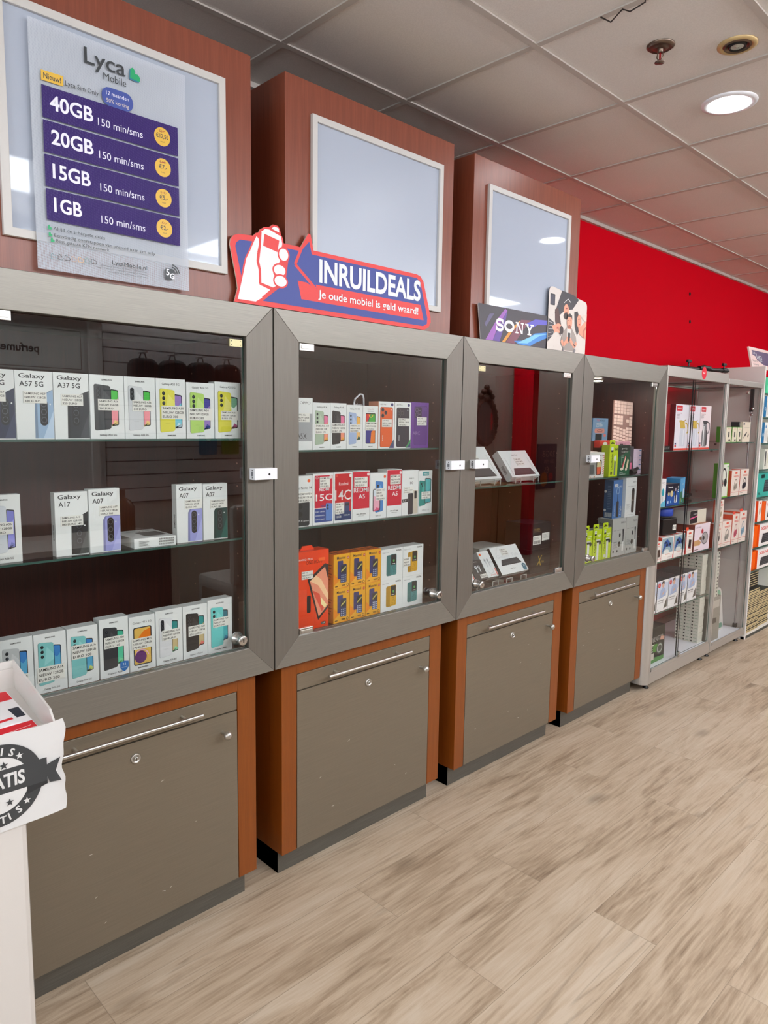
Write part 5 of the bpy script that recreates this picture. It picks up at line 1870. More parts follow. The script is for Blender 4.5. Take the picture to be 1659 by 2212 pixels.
def jug_art(gold):
    def f(g, w, h):
        g.rect(0.001, 0.001, w*0.999, h*0.045, pr((220, 70, 50)))
        g.rect(w*0.07, h*0.86, w*0.50, h*0.975, pr((206, 34, 46)), w*0.03)
        g.text('RIVO', w*0.14, h*0.895, h*0.035, CARD, fit=w*0.30, bold=0.02)
        g.text('Vacuum Jug', w*0.07, h*0.80, h*0.022, pr((150, 60, 60)), fit=w*0.4)
        for k in range(4):
            g.rect(w*0.08, h*(0.70+0.025*k), w*(0.30+0.03*(k % 2)), h*(0.708+0.025*k), pr((120, 110, 112)))
        if gold:
            body, cap = pr((206, 210, 222)), pr((204, 172, 72))
            g.flat([(w*0.36, h*0.09), (w*0.78, h*0.09), (w*0.80, h*0.30), (w*0.74, h*0.48), (w*0.44, h*0.48), (w*0.37, h*0.30)], body)
            g.flat([(w*0.42, h*0.48), (w*0.78, h*0.48), (w*0.72, h*0.58), (w*0.70, h*0.64), (w*0.46, h*0.66), (w*0.28, h*0.65), (w*0.38, h*0.58)], cap)
            g.line([(w*0.76, h*0.60), (w*0.90, h*0.58), (w*0.97, h*0.48), (w*0.98, h*0.40), (w*0.90, h*0.38)], w*0.05, cap)
            g.line([(w*0.66, h*0.64), (w*0.78, h*0.67)], w*0.03, pr((160, 130, 50)))
            g.rect(w*0.62, h*0.12, w*0.68, h*0.46, pr((226, 228, 236)))
        else:
            st, dk = pr((128, 128, 132)), pr((70, 70, 74))
            g.rect(w*0.22, h*0.07, w*0.76, h*0.46, st, w*0.14)
            g.flat([(w*0.22, h*0.36), (w*0.76, h*0.36), (w*0.64, h*0.58), (w*0.36, h*0.58)], st)
            g.rect(w*0.34, h*0.08, w*0.44, h*0.54, pr((222, 222, 224)))
            g.rect(w*0.60, h*0.10, w*0.72, h*0.44, dk)
            g.flat([(w*0.34, h*0.58), (w*0.66, h*0.58), (w*0.66, h*0.66), (w*0.26, h*0.66)], dk)
            g.line([(w*0.66, h*0.64), (w*0.90, h*0.60), (w*0.92, h*0.46), (w*0.78, h*0.36)], w*0.05, dk)
        g.rect(w*0.05, h*0.07, w*0.16, h*0.12, pr((206, 50, 46)))
        g.rect(w*0.05, h*0.13, w*0.16, h*0.165, pr((60, 60, 110)))
    return f


JG = 'jug boxes on the top shelf of the showcase'
plainbox('jug_box', 'jug box', 'white and red jug box with a gold topped jug, leftmost of the three', 4.112, XS, 1.371, 0.183, 0.267, 0.16, (226, 222, 232), jug_art(True), (104, 18, 26), None, grp=JG)
plainbox('jug_box', 'jug box', 'white jug box with a gold topped jug, behind the dark door seam', 4.299, XS, 1.371, 0.160, 0.267, 0.16, (226, 222, 232), jug_art(True), (104, 18, 26), None, grp=JG)
plainbox('jug_box', 'jug box', 'white jug box with a silver steel jug', 4.462, XS, 1.371, 0.160, 0.268, 0.16, (236, 222, 226), jug_art(False), (104, 18, 26), None, grp=JG)
t = plainbox('gadget_box', 'box', 'dark red carton with faint writing beside the jug boxes', 3.90, -0.06, zs(1.371), 0.138, 0.262, 0.14, (140, 28, 34), lambda g, w, h: [g.rect(w*0.35, h*(0.45+0.06*k), w*(0.70-0.05*(k % 2)), h*(0.462+0.06*k), pr((190, 90, 90))) for k in range(5)])
t = thing('strip_light', 'black strip light lying in front of the dark red carton', 'lamp', -0.045, 3.90, zs(1.371), 90)
p = G()
p.box(0, 0.13, 0, 0.03, 0, 0.026, BLACK)
for k in range(5):
    p.lathe([(0.006, 0.0003), (0.004, 0.0012)], plain('dim_glass', (120, 120, 116), 0.15), (0.018+0.024*k, 0, 0.014), 'y', 10)
p.build('bar', t)


# second shelf
def art_ins(g, w, h):
    g.text('INSOLINE', w*0.10, h*0.84, h*0.05, pr((110, 80, 90)), fit=w*0.78)
    g.rect(w*0.05, h*0.79, w*0.9, h*0.80, INK)
    g.ell(w*0.62, h*0.52, w*0.16, h*0.14, pr((30, 160, 180)))
    g.rect(w*0.55, h*0.12, w*0.66, h*0.40, pr((200, 204, 206)))
    g.flat([(0.001, 0.001), (w*0.999, 0.001), (w*0.999, h*0.25), (w*0.001, h*0.06)], pr((96, 180, 208)))


def art_pan(g, w, h):
    g.flat([(0.001, h*0.55), (w*0.999, h*0.72), (w*0.999, h*0.999), (0.001, h*0.999)], pr((22, 24, 44)))
    g.text('Panasonic', w*0.12, h*0.82, h*0.085, CARD, fit=w*0.36, bold=0.02)
    g.ell(w*0.40, h*0.55, w*0.12, h*0.14, pr((206, 190, 140)))
    g.ell(w*0.17, h*0.55, w*0.08, h*0.085, pr((190, 176, 130)))
    g.rect(w*0.62, h*0.12, w*0.86, h*0.46, pr((196, 206, 220)), w*0.03)
    g.rect(w*0.66, h*0.14, w*0.76, h*0.90, pr((40, 42, 52)), w*0.03)
    g.rect(w*0.68, h*0.66, w*0.74, h*0.80, pr((200, 190, 200)))
    for k in range(4):
        g.rect(w*0.88, h*(0.60+0.08*k), w*0.96, h*(0.64+0.08*k), CARD)
    g.rect(w*0.10, h*0.12, w*0.16, h*0.24, CARD)
    g.rect(w*0.30, h*0.14, w*0.36, h*0.24, pr((140, 190, 230)))


def art_sea(g, w, h):
    g.flat([(0.001, 0.001), (w*0.999, 0.001), (w*0.999, h*0.20), (0.001, h*0.24)], pr((40, 110, 70)))
    g.flat([(0.001, h*0.24), (w*0.6, h*0.22), (w*0.4, h*0.50), (0.001, h*0.46)], pr((46, 110, 86)))
    g.rect(w*0.62, h*0.20, w*0.80, h*0.56, pr((232, 236, 236)), w*0.06)
    g.rect(w*0.12, h*0.08, w*0.3, h*0.22, pr((176, 176, 110)))
    g.rect(w*0.42, h*0.05, w*0.6, h*0.16, pr((90, 190, 230)))
    g.text('dental', w*0.36, h*0.74, h*0.05, CARD, fit=w*0.3)


plainbox('thermometer_box', 'box', 'narrow white carton with turquoise design, next to the cabinet frame', 3.955, XS, 1.0475, 0.092, 0.162, 0.05, (232, 230, 232), art_ins)
plainbox('telephone_box', 'telephone box', 'dark blue cordless telephone carton', 4.062, XS, 1.0475, 0.165, 0.128, 0.09, (26, 80, 158), art_pan, (18, 34, 90), (120, 110, 100))
plainbox('irrigator_box', 'box', 'sky blue and green carton crossed by the door seam', 4.240, XS, 1.0475, 0.165, 0.155, 0.08, (92, 170, 224), art_sea, (30, 116, 168), yaw=14)
t = thing('selfie_stick', 'black folded selfie stick lying on the second shelf', 'stick', -0.16, 4.38, zs(1.0475), 90)
p = G()
p.tube([(0, 0, 0.012), (0.10, 0.02, 0.018), (0.20, 0.0, 0.012), (0.28, 0.01, 0.02)], 0.010, BLACK, 10)
p.tube([(0.05, 0.03, 0.03), (0.12, 0.035, 0.05), (0.20, 0.03, 0.045), (0.26, 0.02, 0.02)], 0.006, BLACK, 8)
p.build('shaft', t)

# third shelf
t = thing('speaker', 'black cube speaker with a bright blue top on the white game pad box', 'speaker', -0.055, 4.03, zs(0.8665), 84)
p = G()
p.box(0, 0.150, 0, 0.11, 0.004, 0.098, BLACK)
p.build('body', t, 0.006)
p = G()
p.lathe([(0.052, 0.0982), (0.056, 0.102), (0.056, 0.110), (0.052, 0.112)], BLACK, (0.075, 0.055, 0), 'z', 28)
p.lathe([(0.057, 0.1122), (0.060, 0.116), (0.060, 0.148), (0.056, 0.153), (0.0, 0.154)], plain('blue_rubber', (24, 62, 170), 0.45), (0.075, 0.055, 0), 'z', 32)
p.build('dial', t)
price(t, ('\u20ac15', ), 0.100, 0.028, 0.036, 0.030)


def art_pad(g, w, h):
    g.rect(w*0.02, h*0.30, w*0.93, h*0.96, pr((150, 176, 186)), w*0.02)
    g.flat([(w*0.06, h*0.34), (w*0.20, h*0.80), (w*0.45, h*0.90), (w*0.66, h*0.76), (w*0.72, h*0.62), (w*0.86, h*0.34), (w*0.66, h*0.56), (w*0.36, h*0.58)], pr((56, 92, 160)))
    g.rect(w*0.22, h*0.72, w*0.42, h*0.78, INK)
    g.ell(w*0.44, h*0.64, w*0.09, h*0.07, pr((30, 40, 60)))
    g.ell(w*0.70, h*0.66, w*0.09, h*0.07, pr((30, 40, 60)))
    g.ell(w*0.40, h*0.36, w*0.22, h*0.10, pr((222, 224, 222)))
    g.flat([(w*0.02, h*0.22), (w*0.93, h*0.30), (w*0.93, h*0.20), (w*0.02, h*0.18)], pr((240, 236, 232)))
    g.text('GAMEPAD', w*0.30, h*0.21, h*0.055, pr((220, 70, 50)), fit=w*0.4)
    g.rect(w*0.94, 0.001, w*0.999, h*0.20, pr((216, 34, 50)))
    for k in range(4):
        g.rect(w*(0.50+0.09*k), h*0.08, w*(0.53+0.09*k), h*0.12, pr((150, 120, 120)))


def topmarks(t, w, h, d):
    p = G()
    p.face = 't'
    p.y0 = -h
    p.rect(w*0.40, d*0.15, w*0.72, d*0.55, pr((232, 80, 60)))
    p.rect(w*0.0+0.001, d*0.12, w*0.24, d*0.5, pr((216, 60, 34)))
    p.build('top_print', t)


for k, (y, s) in enumerate(((4.040, 'white game pad box with a blue controller, under the black speaker'), (4.205, 'white game pad box with a blue controller, left of the small lamp box'))):
    t = plainbox('gamepad_box', 'game pad box', s, y, XS, 0.7275, 0.160, 0.136, 0.13, (236, 230, 226), art_pad, (216, 66, 40), grp='game pad boxes in the showcase')
    topmarks(t, 0.160*KS, 0.136*KS, 0.13)


def art_watch(g, w, h):
    g.text('SMART', w*0.3, h*0.74, h*0.06, pr((220, 60, 50)), fit=w*0.5)
    g.rect(w*0.34, h*0.22, w*0.80, h*0.60, pr((70, 50, 46)), w*0.1)
    g.rect(w*0.30, h*0.06, w*0.36, h*0.60, pr((90, 70, 60)))
    g.rect(0.001, h*0.12, w*0.999, h*0.135, pr((214, 60, 56)))
    g.rect(w*0.2, h*0.86, w*0.6, h*0.92, pr((232, 80, 60)))


plainbox('watch_box', 'watch box', 'narrow white and red watch box, half behind the steel frame', 3.972, XS, 0.7275, 0.064, 0.118, 0.08, (238, 232, 226), art_watch, (226, 90, 60))


def art_lampbox(g, w, h):
    g.rect(w*0.30, h*0.84, w*0.72, h*0.92, pr((232, 90, 60)))
    g.rect(w*0.24, h*0.74, w*0.8, h*0.76, pr((200, 150, 140)))
    g.flat([(w*0.34, h*0.30), (w*0.76, h*0.26), (w*0.80, h*0.58), (w*0.40, h*0.62)], pr((50, 30, 32)))
    g.flat([(w*0.34, h*0.24), (w*0.76, h*0.20), (w*0.76, h*0.26), (w*0.34, h*0.30)], pr((140, 20, 34)))
    g.rect(0.001, h*0.13, w*0.999, h*0.14, pr((214, 90, 80)))


t = plainbox('powerbank_box', 'box', 'white slim box with an orange hanger beside the fan box', 4.380, XS, 0.7275, 0.092, 0.145, 0.03, (240, 232, 224), art_lampbox, (214, 60, 50))
p = G()
p.prism(rrect(0.006, 0.1428, 0.040, 0.163, 0.006), 0.008, 0.010, pr((240, 80, 40)))
p.build('hang_tab', t)


def art_fan(g, w, h):
    g.flat([(0.001, h*0.40), (w*0.3, h*0.42), (w*0.46, h*0.30), (w*0.36, h*0.20), (0.001, h*0.22)], pr((206, 160, 110)))
    g.ell(w*0.68, h*0.44, w*0.22, h*0.24, pr((176, 168, 170)))
    g.ring(w*0.68, h*0.44, w*0.22, h*0.24, w*0.03, pr((120, 112, 116)))
    g.ell(w*0.60, h*0.44, w*0.07, h*0.08, pr((60, 56, 60)))
    g.ell(w*0.40, h*0.46, w*0.06, h*0.07, pr((130, 96, 60)))
    g.ell(w*0.50, h*0.72, w*0.07, h*0.09, pr((196, 60, 70)))
    g.text('USB FAN', w*0.06, h*0.86, h*0.05, pr((160, 140, 140)), fit=w*0.34)
    g.rect(w*0.05, h*0.05, w*0.3, h*0.08, pr((120, 90, 90)))


plainbox('fan_box', 'fan box', 'pinkish white carton with a round fan, brown side', 4.495, XS, 0.7275, 0.238, 0.172, 0.16, (236, 220, 230), art_fan, (134, 72, 58), (190, 130, 100))
t = plainbox('scale_box', 'box', 'grey white carton with a dark picture on top of the fan box', 4.402, -0.06, zs(0.9), 0.250, 0.085, 0.14, (222, 216, 200), lambda g, w, h: (g.rect(w*0.02, h*0.05, w*0.46, h*0.97, pr((40, 38, 40))), g.flat([(w*0.02, h*0.36), (w*0.46, h*0.50), (w*0.46, h*0.58), (w*0.02, h*0.46)], pr((226, 90, 150))), g.text('scale', w*0.22, h*0.68, h*0.11, CARD, fit=w*0.18)), (176, 178, 172), (150, 140, 140))

# fourth shelf: five tilted display boxes with a person on the picture
SKIN = (214, 170, 146)


def art_head(g, w, h):
    g.flat([(0.001, h*0.42), (w*0.7, h*0.50), (w*0.999, h*0.64), (w*0.999, h*0.90), (0.001, h*0.999)], pr((196, 206, 226)))
    g.flat([(w*0.18, h*0.42), (w*0.80, h*0.48), (w*0.72, h*0.72), (w*0.50, h*0.78), (w*0.30, h*0.70)], pr((160, 178, 212)))
    g.ell(w*0.50, h*0.84, w*0.11, h*0.08, pr(SKIN))
    g.flat([(w*0.36, h*0.86), (w*0.42, h*0.97), (w*0.60, h*0.97), (w*0.62, h*0.86), (w*0.52, h*0.91)], pr((40, 30, 28)))
    g.flat([(w*0.36, h*0.50), (w*0.58, h*0.56), (w*0.66, h*0.66), (w*0.5, h*0.60)], pr(SKIN))
    g.ell(w*0.16, h*0.86, w*0.12, h*0.08, pr((206, 40, 46)))
    g.text('10', w*0.16, h*0.83, h*0.06, CARD, al='c')
    g.text('Smart Display', w*0.08, h*0.34, h*0.045, INK, fit=w*0.56, bold=0.02)
    g.text('for your desk', w*0.08, h*0.27, h*0.045, INK, fit=w*0.5)
    g.flat([(w*0.62, h*0.06), (w*0.95, h*0.10), (w*0.90, h*0.40), (w*0.76, h*0.26)], pr((86, 82, 74)))
    g.rect(w*0.10, h*0.06, w*0.16, h*0.09, pr((120, 110, 110)))


for k in range(5):
    s = ('leftmost of five', 'second from the left', 'middle one of five', 'fourth of five', 'rightmost of five')[k]
    y0, y1 = ((3.928, 4.010), (4.020, 4.165), (4.171, 4.312), (4.328, 4.432), (4.440, 4.580))[k]
    t = plainbox('monitor_stand_box', 'monitor stand box', 'dark topped white box with a person in a pale shirt, '+s, y0, XS, 0.4202, y1-y0, 0.186, 0.17, (232, 232, 232), art_head, (70, 76, 84), (52, 60, 66), grp='white boxes with a dark top on the low shelf')


def art_sand(g, w, h):
    g.flat([(0.001, 0.001), (w*0.999, 0.001), (w*0.999, h*0.12), (0.001, h*0.16)], pr((70, 130, 60)))
    g.text('TURBO', w*0.06, h*0.74, h*0.08, CARD, fit=w*0.30)
    g.text('SANDBLASTER', w*0.05, h*0.60, h*0.13, pr((176, 176, 172)), fit=w*0.86, shear=0.2)
    for k in range(4):
        g.rect(w*0.05, h*(0.32+0.06*k), w*(0.50-0.05*(k % 3)), h*(0.345+0.06*k), pr((220, 226, 216)))
    g.rect(w*0.42, h*0.30, w*0.66, h*0.52, pr((80, 140, 60)), w*0.06)
    g.ell(w*0.76, h*0.36, w*0.16, h*0.17, pr((80, 84, 80)))
    g.ring(w*0.76, h*0.36, w*0.13, h*0.13, w*0.03, pr((170, 180, 170)))
    g.flat([(w*0.75, h*0.60), (w*0.95, h*0.56), (w*0.98, h*0.66), (w*0.80, h*0.70)], pr((206, 160, 140)))
    g.rect(w*0.04, h*0.12, w*0.30, h*0.28, pr((90, 80, 140)))
    g.rect(w*0.32, h*0.10, w*0.48, h*0.28, pr((206, 200, 190)))


plainbox('tool_box', 'tool box', 'black and green carton reading sandblaster on the showcase floor', 3.895, -0.06, 0.1165, 0.26, 0.215, 0.10, (40, 42, 38), art_sand, (30, 32, 30), (60, 60, 56))

# stacks of small white cartons along the right side of the first showcase, on its floor and its lowest shelf
proto = None
for col in range(3):
    for row in range(26):
        zc = 0.1165+row*0.0215 if row < 14 else zs(0.4202)+(row-14)*0.0215
        loc = (-0.045-col*0.050, 4.612, zc)
        if proto is None:
            proto = thing('ink_carton', 'small flat white carton stacked against the right side of the wider showcase', 'carton', *loc, 90, 'flat white cartons stacked in the wider showcase')
            p = G()
            p.box(0, 0.075, 0, 0.048, 0, 0.0208, plain('off_white_card', (206, 206, 194), 0.5))
            p.face = 'l'
            p.rect(-0.044, 0.005, -0.034, 0.014, INK)
            p.rect(-0.028, 0.008, -0.006, 0.012, pr((150, 170, 150)))
            p.build('carton', proto)
        else:
            c = proto.copy()
            COL.objects.link(c)
            c.location = loc
            c.rotation_euler[2] += random.uniform(-0.03, 0.03)
            for ch in list(proto.children):
                e = ch.copy()
                COL.objects.link(e)
                e.parent = c

# ------------------------------------------------------------------ contents of the narrower showcase
def art_clip(g, w, h):
    g.rect(w*0.06, h*0.03, w*0.97, h*0.97, pr((240, 230, 208)))
    g.text('X10', w*0.3, h*0.84, h*0.06, pr((206, 90, 60)), fit=w*0.5)
    g.rect(w*0.44, h*0.34, w*0.66, h*0.70, pr((44, 48, 48)), w*0.08)
    g.ell(w*0.70, h*0.14, w*0.16, h*0.08, pr((60, 54, 50)))


for k, (y, w, s) in enumerate(((4.884, 0.095, 'small green and cream box, leftmost of three on the upper shelf'), (4.990, 0.085, 'small green and cream box, middle of three on the upper shelf'), (5.078, 0.085, 'small green and cream box, beside the black box on the upper shelf'))):
    plainbox('clip_box', 'small box', s, y, XS, 1.4118, w, 0.102, 0.06, (92, 160, 50), art_clip, (84, 152, 46), grp='small green edged boxes')
plainbox('cable_pack', 'box', 'slim black box behind the white adapter box', 5.07, -0.05, zs(1.4118), 0.030, 0.135, 0.05, (44, 46, 54), lambda g, w, h: g.text('PRO', w*0.2, h*0.86, h*0.05, CARD, fit=w*0.5))
plainbox('adapter_box', 'box', 'cream white box with black plugs at the right end of the upper shelf', 5.178, XS, 1.4118, 0.140, 0.138, 0.05, (240, 226, 206), lambda g, w, h: (g.rect(w*0.06, h*0.84, w*0.24, h*0.95, pr((90, 90, 100)), w*0.02), g.rect(w*0.2, h*0.72, w*0.86, h*0.735, pr((190, 176, 160))), g.flat([(w*0.26, h*0.34), (w*0.52, h*0.52), (w*0.58, h*0.46), (w*0.34, h*0.26)], INK), g.flat([(w*0.66, h*0.30), (w*0.80, h*0.44), (w*0.84, h*0.34), (w*0.76, h*0.22)], pr((50, 46, 44))), g.ell(w*0.12, h*0.22, w*0.05, h*0.05, pr((90, 80, 76)))))


def art_phones(col, lbl='WIRELESS'):
    def f(g, w, h):
        g.rect(w*0.42, h*0.86, w*0.68, h*0.94, pr((232, 90, 66)), w*0.02)
        g.text(lbl, w*0.26, h*0.73, h*0.065, pr((226, 70, 50)), fit=w*0.60, bold=0.02)
        g.ring(w*0.56, h*0.42, w*0.19, h*0.25, w*0.05, pr(dim(col, 0.8)), -0.5, PI+0.2)
        g.ell(w*0.42, h*0.33, w*0.13, h*0.13, pr(col))
        g.ell(w*0.60, h*0.37, w*0.12, h*0.12, pr(dim(col, 0.88)))
        g.ell(w*0.43, h*0.33, w*0.06, h*0.07, pr(dim(col, 0.7)))
        g.rect(w*0.02, h*0.135, w*0.98, h*0.148, pr((216, 80, 66)))
        g.rect(w*0.08, h*0.07, w*0.4, h*0.085, pr((150, 130, 120)))
    return f


def headphone_box(y, z, w, h, label, col, wht=(242, 228, 218), side=(226, 92, 60), tab=False, d=0.07, grp='headphone boxes in the narrower showcase', x=XS):
    t = plainbox('headphone_box', 'headphone box', label, y, x, z, w, h, d, wht, art_phones(col), side, None, grp=grp)
    if tab:
        p = G()
        w, h = t['w'], t['h']
        p.prism(rrect(w*0.25, h+0.0002, w*0.62, h+0.017, 0.006), 0.012, 0.014, pr((240, 80, 60)))
        p.build('hang_tab', t)


def art_gamehead(g, w, h):
    g.rect(w*0.05, h*0.03, w*0.95, h*0.96, pr((232, 234, 222)))
    g.ring(w*0.52, h*0.58, w*0.28, h*0.28, w*0.08, INK, -0.2, PI+0.3)
    g.ell(w*0.34, h*0.42, w*0.16, h*0.13, pr((40, 42, 46)))
    g.ell(w*0.70, h*0.44, w*0.15, h*0.12, pr((30, 32, 36)))
    g.rect(w*0.30, h*0.41, w*0.52, h*0.43, pr((170, 50, 50)))
    g.line([(w*0.34, h*0.30), (w*0.22, h*0.20)], w*0.05, INK)
    g.ell(w*0.86, h*0.90, w*0.06, h*0.03, pr((70, 180, 80)))
    g.rect(w*0.1, h*0.10, w*0.4, h*0.12, INK)


plainbox('headset_box', 'headset box', 'white and lime green box with a large black headset', 4.820, XS, 1.0477, 0.165, 0.228, 0.035, (120, 196, 70), art_gamehead, (110, 180, 60), (150, 210, 110), grp=None)
headphone_box(5.042, 1.0477, 0.146, 0.173, 'white and red headphone box with beige headphones on the middle shelf', (186, 170, 156), d=0.10)
headphone_box(5.200, 1.0477, 0.155, 0.177, 'white and red headphone box with dark headphones on the middle shelf', (40, 42, 56), d=0.06)
headphone_box(4.812, 0.7113, 0.125, 0.168, 'cream headphone box with black headphones, leftmost on the low shelf', (50, 48, 50), d=0.035)
headphone_box(4.940, 0.7113, 0.165, 0.172, 'cream headphone box with grey headphones on the low shelf', (170, 162, 154), d=0.06)
headphone_box(5.118, 0.7113, 0.124, 0.204, 'tall white headphone box with pink headphones', (222, 96, 120), tab=True, d=0.11)
headphone_box(5.246, 0.7113, 0.136, 0.216, 'tall white headphone box with pale blue headphones', (140, 180, 206), tab=True, d=0.11)
headphone_box(4.842, 0.8835, 0.098, 0.150, 'cream headphone box with beige headphones, standing on the leftmost box', (206, 190, 160), d=0.03)
# small white cartons in a tall stack
proto = None
for row in range(13):
    loc = (-0.036, 4.790+random.uniform(-0.004, 0.004), 0.3902+row*0.0235)
    if proto is None:
        proto = thing('film_carton', 'small white carton in the tall single stack inside the narrower showcase', 'carton', *loc, 90, 'small white cartons in one tall stack')
        p = G()
        p.box(0, 0.085, 0, 0.060, 0, 0.0228, plain('off_white_card', (206, 206, 194), 0.5))
        p.rect(0.060, 0.006, 0.074, 0.017, INK)
        p.rect(0.008, 0.009, 0.040, 0.012, pr((170, 170, 168)))
        p.build('carton', proto)
    else:
        c = proto.copy()
        COL.objects.link(c)
        c.location = loc
        for ch in list(proto.children):
            e = ch.copy()
            COL.objects.link(e)
            e.parent = c
plainbox('phone_stand_box', 'box', 'grey brown carton with a slot picture on the floor of the narrower showcase', 4.745, -0.034, 0.0895, 0.19, 0.30, 0.07, (150, 146, 136), lambda g, w, h: (g.rect(w*0.2, h*0.4, w*0.7, h*0.52, pr((90, 86, 78))), g.rect(w*0.1, h*0.75, w*0.9, h*0.92, pr((190, 186, 176)))))
t = thing('blister_pack', 'rounded clear pack with a green back leaning in the narrower showcase', 'pack', -0.10, 5.06, 0.0915, 90, None, -6)
p = G()
p.prism(rrect(0, 0, 0.14, 0.30, 0.05), 0.0, 0.006, pr((206, 204, 200)))
p.flat(rrect(0.02, 0.22, 0.12, 0.285, 0.03), pr((120, 170, 140)))
p.flat(rrect(0.02, 0.015, 0.12, 0.05, 0.015), pr((90, 140, 120)))
p.rect(0.03, 0.16, 0.09, 0.165, pr((200, 80, 80)))
p.text('PAD', 0.04, 0.10, 0.02, INK)
p.build('card', t)

# ------------------------------------------------------------------ white shelf unit at the right edge
Y7 = 5.345
t = thing('shelf_unit', 'white open shelf unit at the right edge of the picture', 'shelf', 0.0, Y7, 0.0, 90)
p = G()
p.box(0.0, 0.018, 0.0, 0.45, 0.0, 1.93, WHITEPAINT)
p.build('side_panel', t, 0.001)
p = G()
p.box(1.30, 1.318, 0.0, 0.45, 0.0, 1.93, WHITEPAINT)
p.build('side_panel', t, 0.001)
p = G()
p.box(0.018, 1.30, 0.43, 0.45, 0.0, 1.93, plain('grey_back_board', (170, 172, 160), 0.6))
p.build('back_panel', t)
Z7 = (0.034, 0.495, 0.660, 0.846, 1.025, 1.220, 1.405, 1.585, 1.75)
for z in Z7:
    p = G()
    p.box(0.018, 1.30, 0.004, 0.40 if z > 0.1 else 0.43, z-0.012, z-0.0003, WHITEPAINT if z < 0.1 else CLEAR, None if z < 0.1 else {'t': SHELFG, 'f': GEDGE})
    p.build('shelf', t)
p = G()
p.box(0.0, 1.318, 0.006, 0.03, 0.0, 0.02, plain('plinth_dark', (70, 72, 66), 0.6))
p.build('kick_board', t)
XU = -0.004


def art_kb(col):
    def f(g, w, h):
        g.text('XSSIVE', w*0.06, h*0.74, h*0.14, pr((216, 50, 40)), fit=w*0.5, bold=0.02)
        g.flat([(w*0.12, h*0.14), (w*0.98, h*0.14), (w*0.98, h*0.56), (w*0.18, h*0.56)], pr((40, 42, 46)))
        for k in range(4):
            g.rect(w*0.17, h*(0.18+0.09*k), w*0.97, h*(0.22+0.09*k), pr((90, 92, 96)))
    return f


for k, (z, h, s) in enumerate(((0.495, 0.140, 'orange and white keyboard carton on the lowest glass shelf'), (0.660, 0.160, 'orange and white keyboard carton on the second lowest glass shelf'))):
    t = plainbox('keyboard_box', 'keyboard box', s, 5.490, XU, z, 0.42, h, 0.16, (232, 230, 228), art_kb(None), (228, 96, 20), grp='orange keyboard cartons')
    t = plainbox('orange_box', 'box', 'plain bright orange carton beside the keyboard carton, '+('lowest glass shelf' if k == 0 else 'second lowest glass shelf'), 5.380, XU-0.012, z, 0.108, h-0.006, 0.14, (236, 96, 12), None, (206, 80, 14), grp='plain orange cartons')
plainbox('orange_box', 'box', 'orange carton on the third glass shelf, right of the mouse box', 5.500, XU, 0.846, 0.075, 0.140, 0.14, (232, 92, 20), None, (206, 80, 14))
plainbox('keyboard_box', 'keyboard box', 'white keyboard carton cut by the right picture edge on the third glass shelf', 5.585, XU, 0.846, 0.30, 0.140, 0.14, (236, 232, 228), art_kb(None), (228, 96, 20))
t = plainbox('mouse_box', 'mouse box', 'white and orange mouse box with a red hanger', 5.425, XU, 0.846, 0.070, 0.150, 0.05, (240, 226, 214), lambda g, w, h: (g.ell(w*0.55, h*0.50, w*0.22, h*0.17, pr((170, 150, 136))), g.rect(w*0.3, h*0.86, w*0.7, h*0.92, pr((226, 80, 60)))), (222, 86, 40))
plainbox('orange_box', 'box', 'narrow orange carton left of the mouse box', 5.372, XU-0.02, 0.846, 0.050, 0.148, 0.14, (222, 84, 24), None, (206, 80, 14))
plainbox('gaming_keyboard_box', 'keyboard box', 'teal carton with a black keyboard picture', 5.375, XU, 1.025, 0.42, 0.165, 0.12, (60, 170, 158), lambda g, w, h: (g.rect(w*0.16, h*0.80, w*0.32, h*0.96, pr((20, 50, 50)), w*0.01), g.flat([(w*0.30, h*0.20), (w*0.99, h*0.20), (w*0.99, h*0.76), (w*0.34, h*0.70)], pr((50, 56, 62))), [g.rect(w*(0.36+0.08*i), h*(0.28+0.11*k), w*(0.42+0.08*i), h*(0.34+0.11*k), pr((96, 104, 110))) for i in range(8) for k in range(4)], [g.rect(w*(0.06+0.03*i), h*0.10, w*(0.07+0.03*i), h*0.2, INK) for i in range(3)]), (50, 150, 140))
BL = (26, 110, 160)
for k, (y, z, s) in enumerate(((5.375, 1.405, 'blue and white hanging pack on the upper glass shelf, lower of two'), (5.38, 1.585, 'blue and white hanging pack, on the glass shelf above'))):
    plainbox('charger_pack', 'charger pack', s, y, XU, z, 0.13, 0.145, 0.03, (224, 226, 222), lambda g, w, h: (g.rect(0.001, 0.001, w*0.42, h*0.999, pr(BL)), g.ring(w*0.25, h*0.40, w*0.10, h*0.08, w*0.03, CARD), g.rect(w*0.55, h*0.72, w*0.72, h*0.86, pr((60, 130, 180)), w*0.03), g.rect(w*0.58, h*0.1, w*0.9, h*0.6, pr((206, 208, 204)), w*0.05)), None)
plainbox('cleaner_pack', 'pack', 'mint green pack on the topmost glass shelf', 5.385, XU, 1.7503, 0.20, 0.110, 0.06, (70, 190, 140), lambda g, w, h: (g.rect(w*0.12, h*0.10, w*0.9, h*0.5, pr((100, 206, 160)), w*0.03)), None)
plainbox('white_pack', 'pack', 'white pack with a thin black outline on the glass shelf above the teal carton', 5.470, XU, 1.2205, 0.12, 0.140, 0.03, (216, 218, 206), lambda g, w, h: (g.rect(w*0.12, h*0.15, w*0.3, h*0.9, pr((60, 64, 64)), w*0.02), g.rect(w*0.5, h*0.3, w*0.9, h*0.8, pr((196, 198, 180)), w*0.03)))
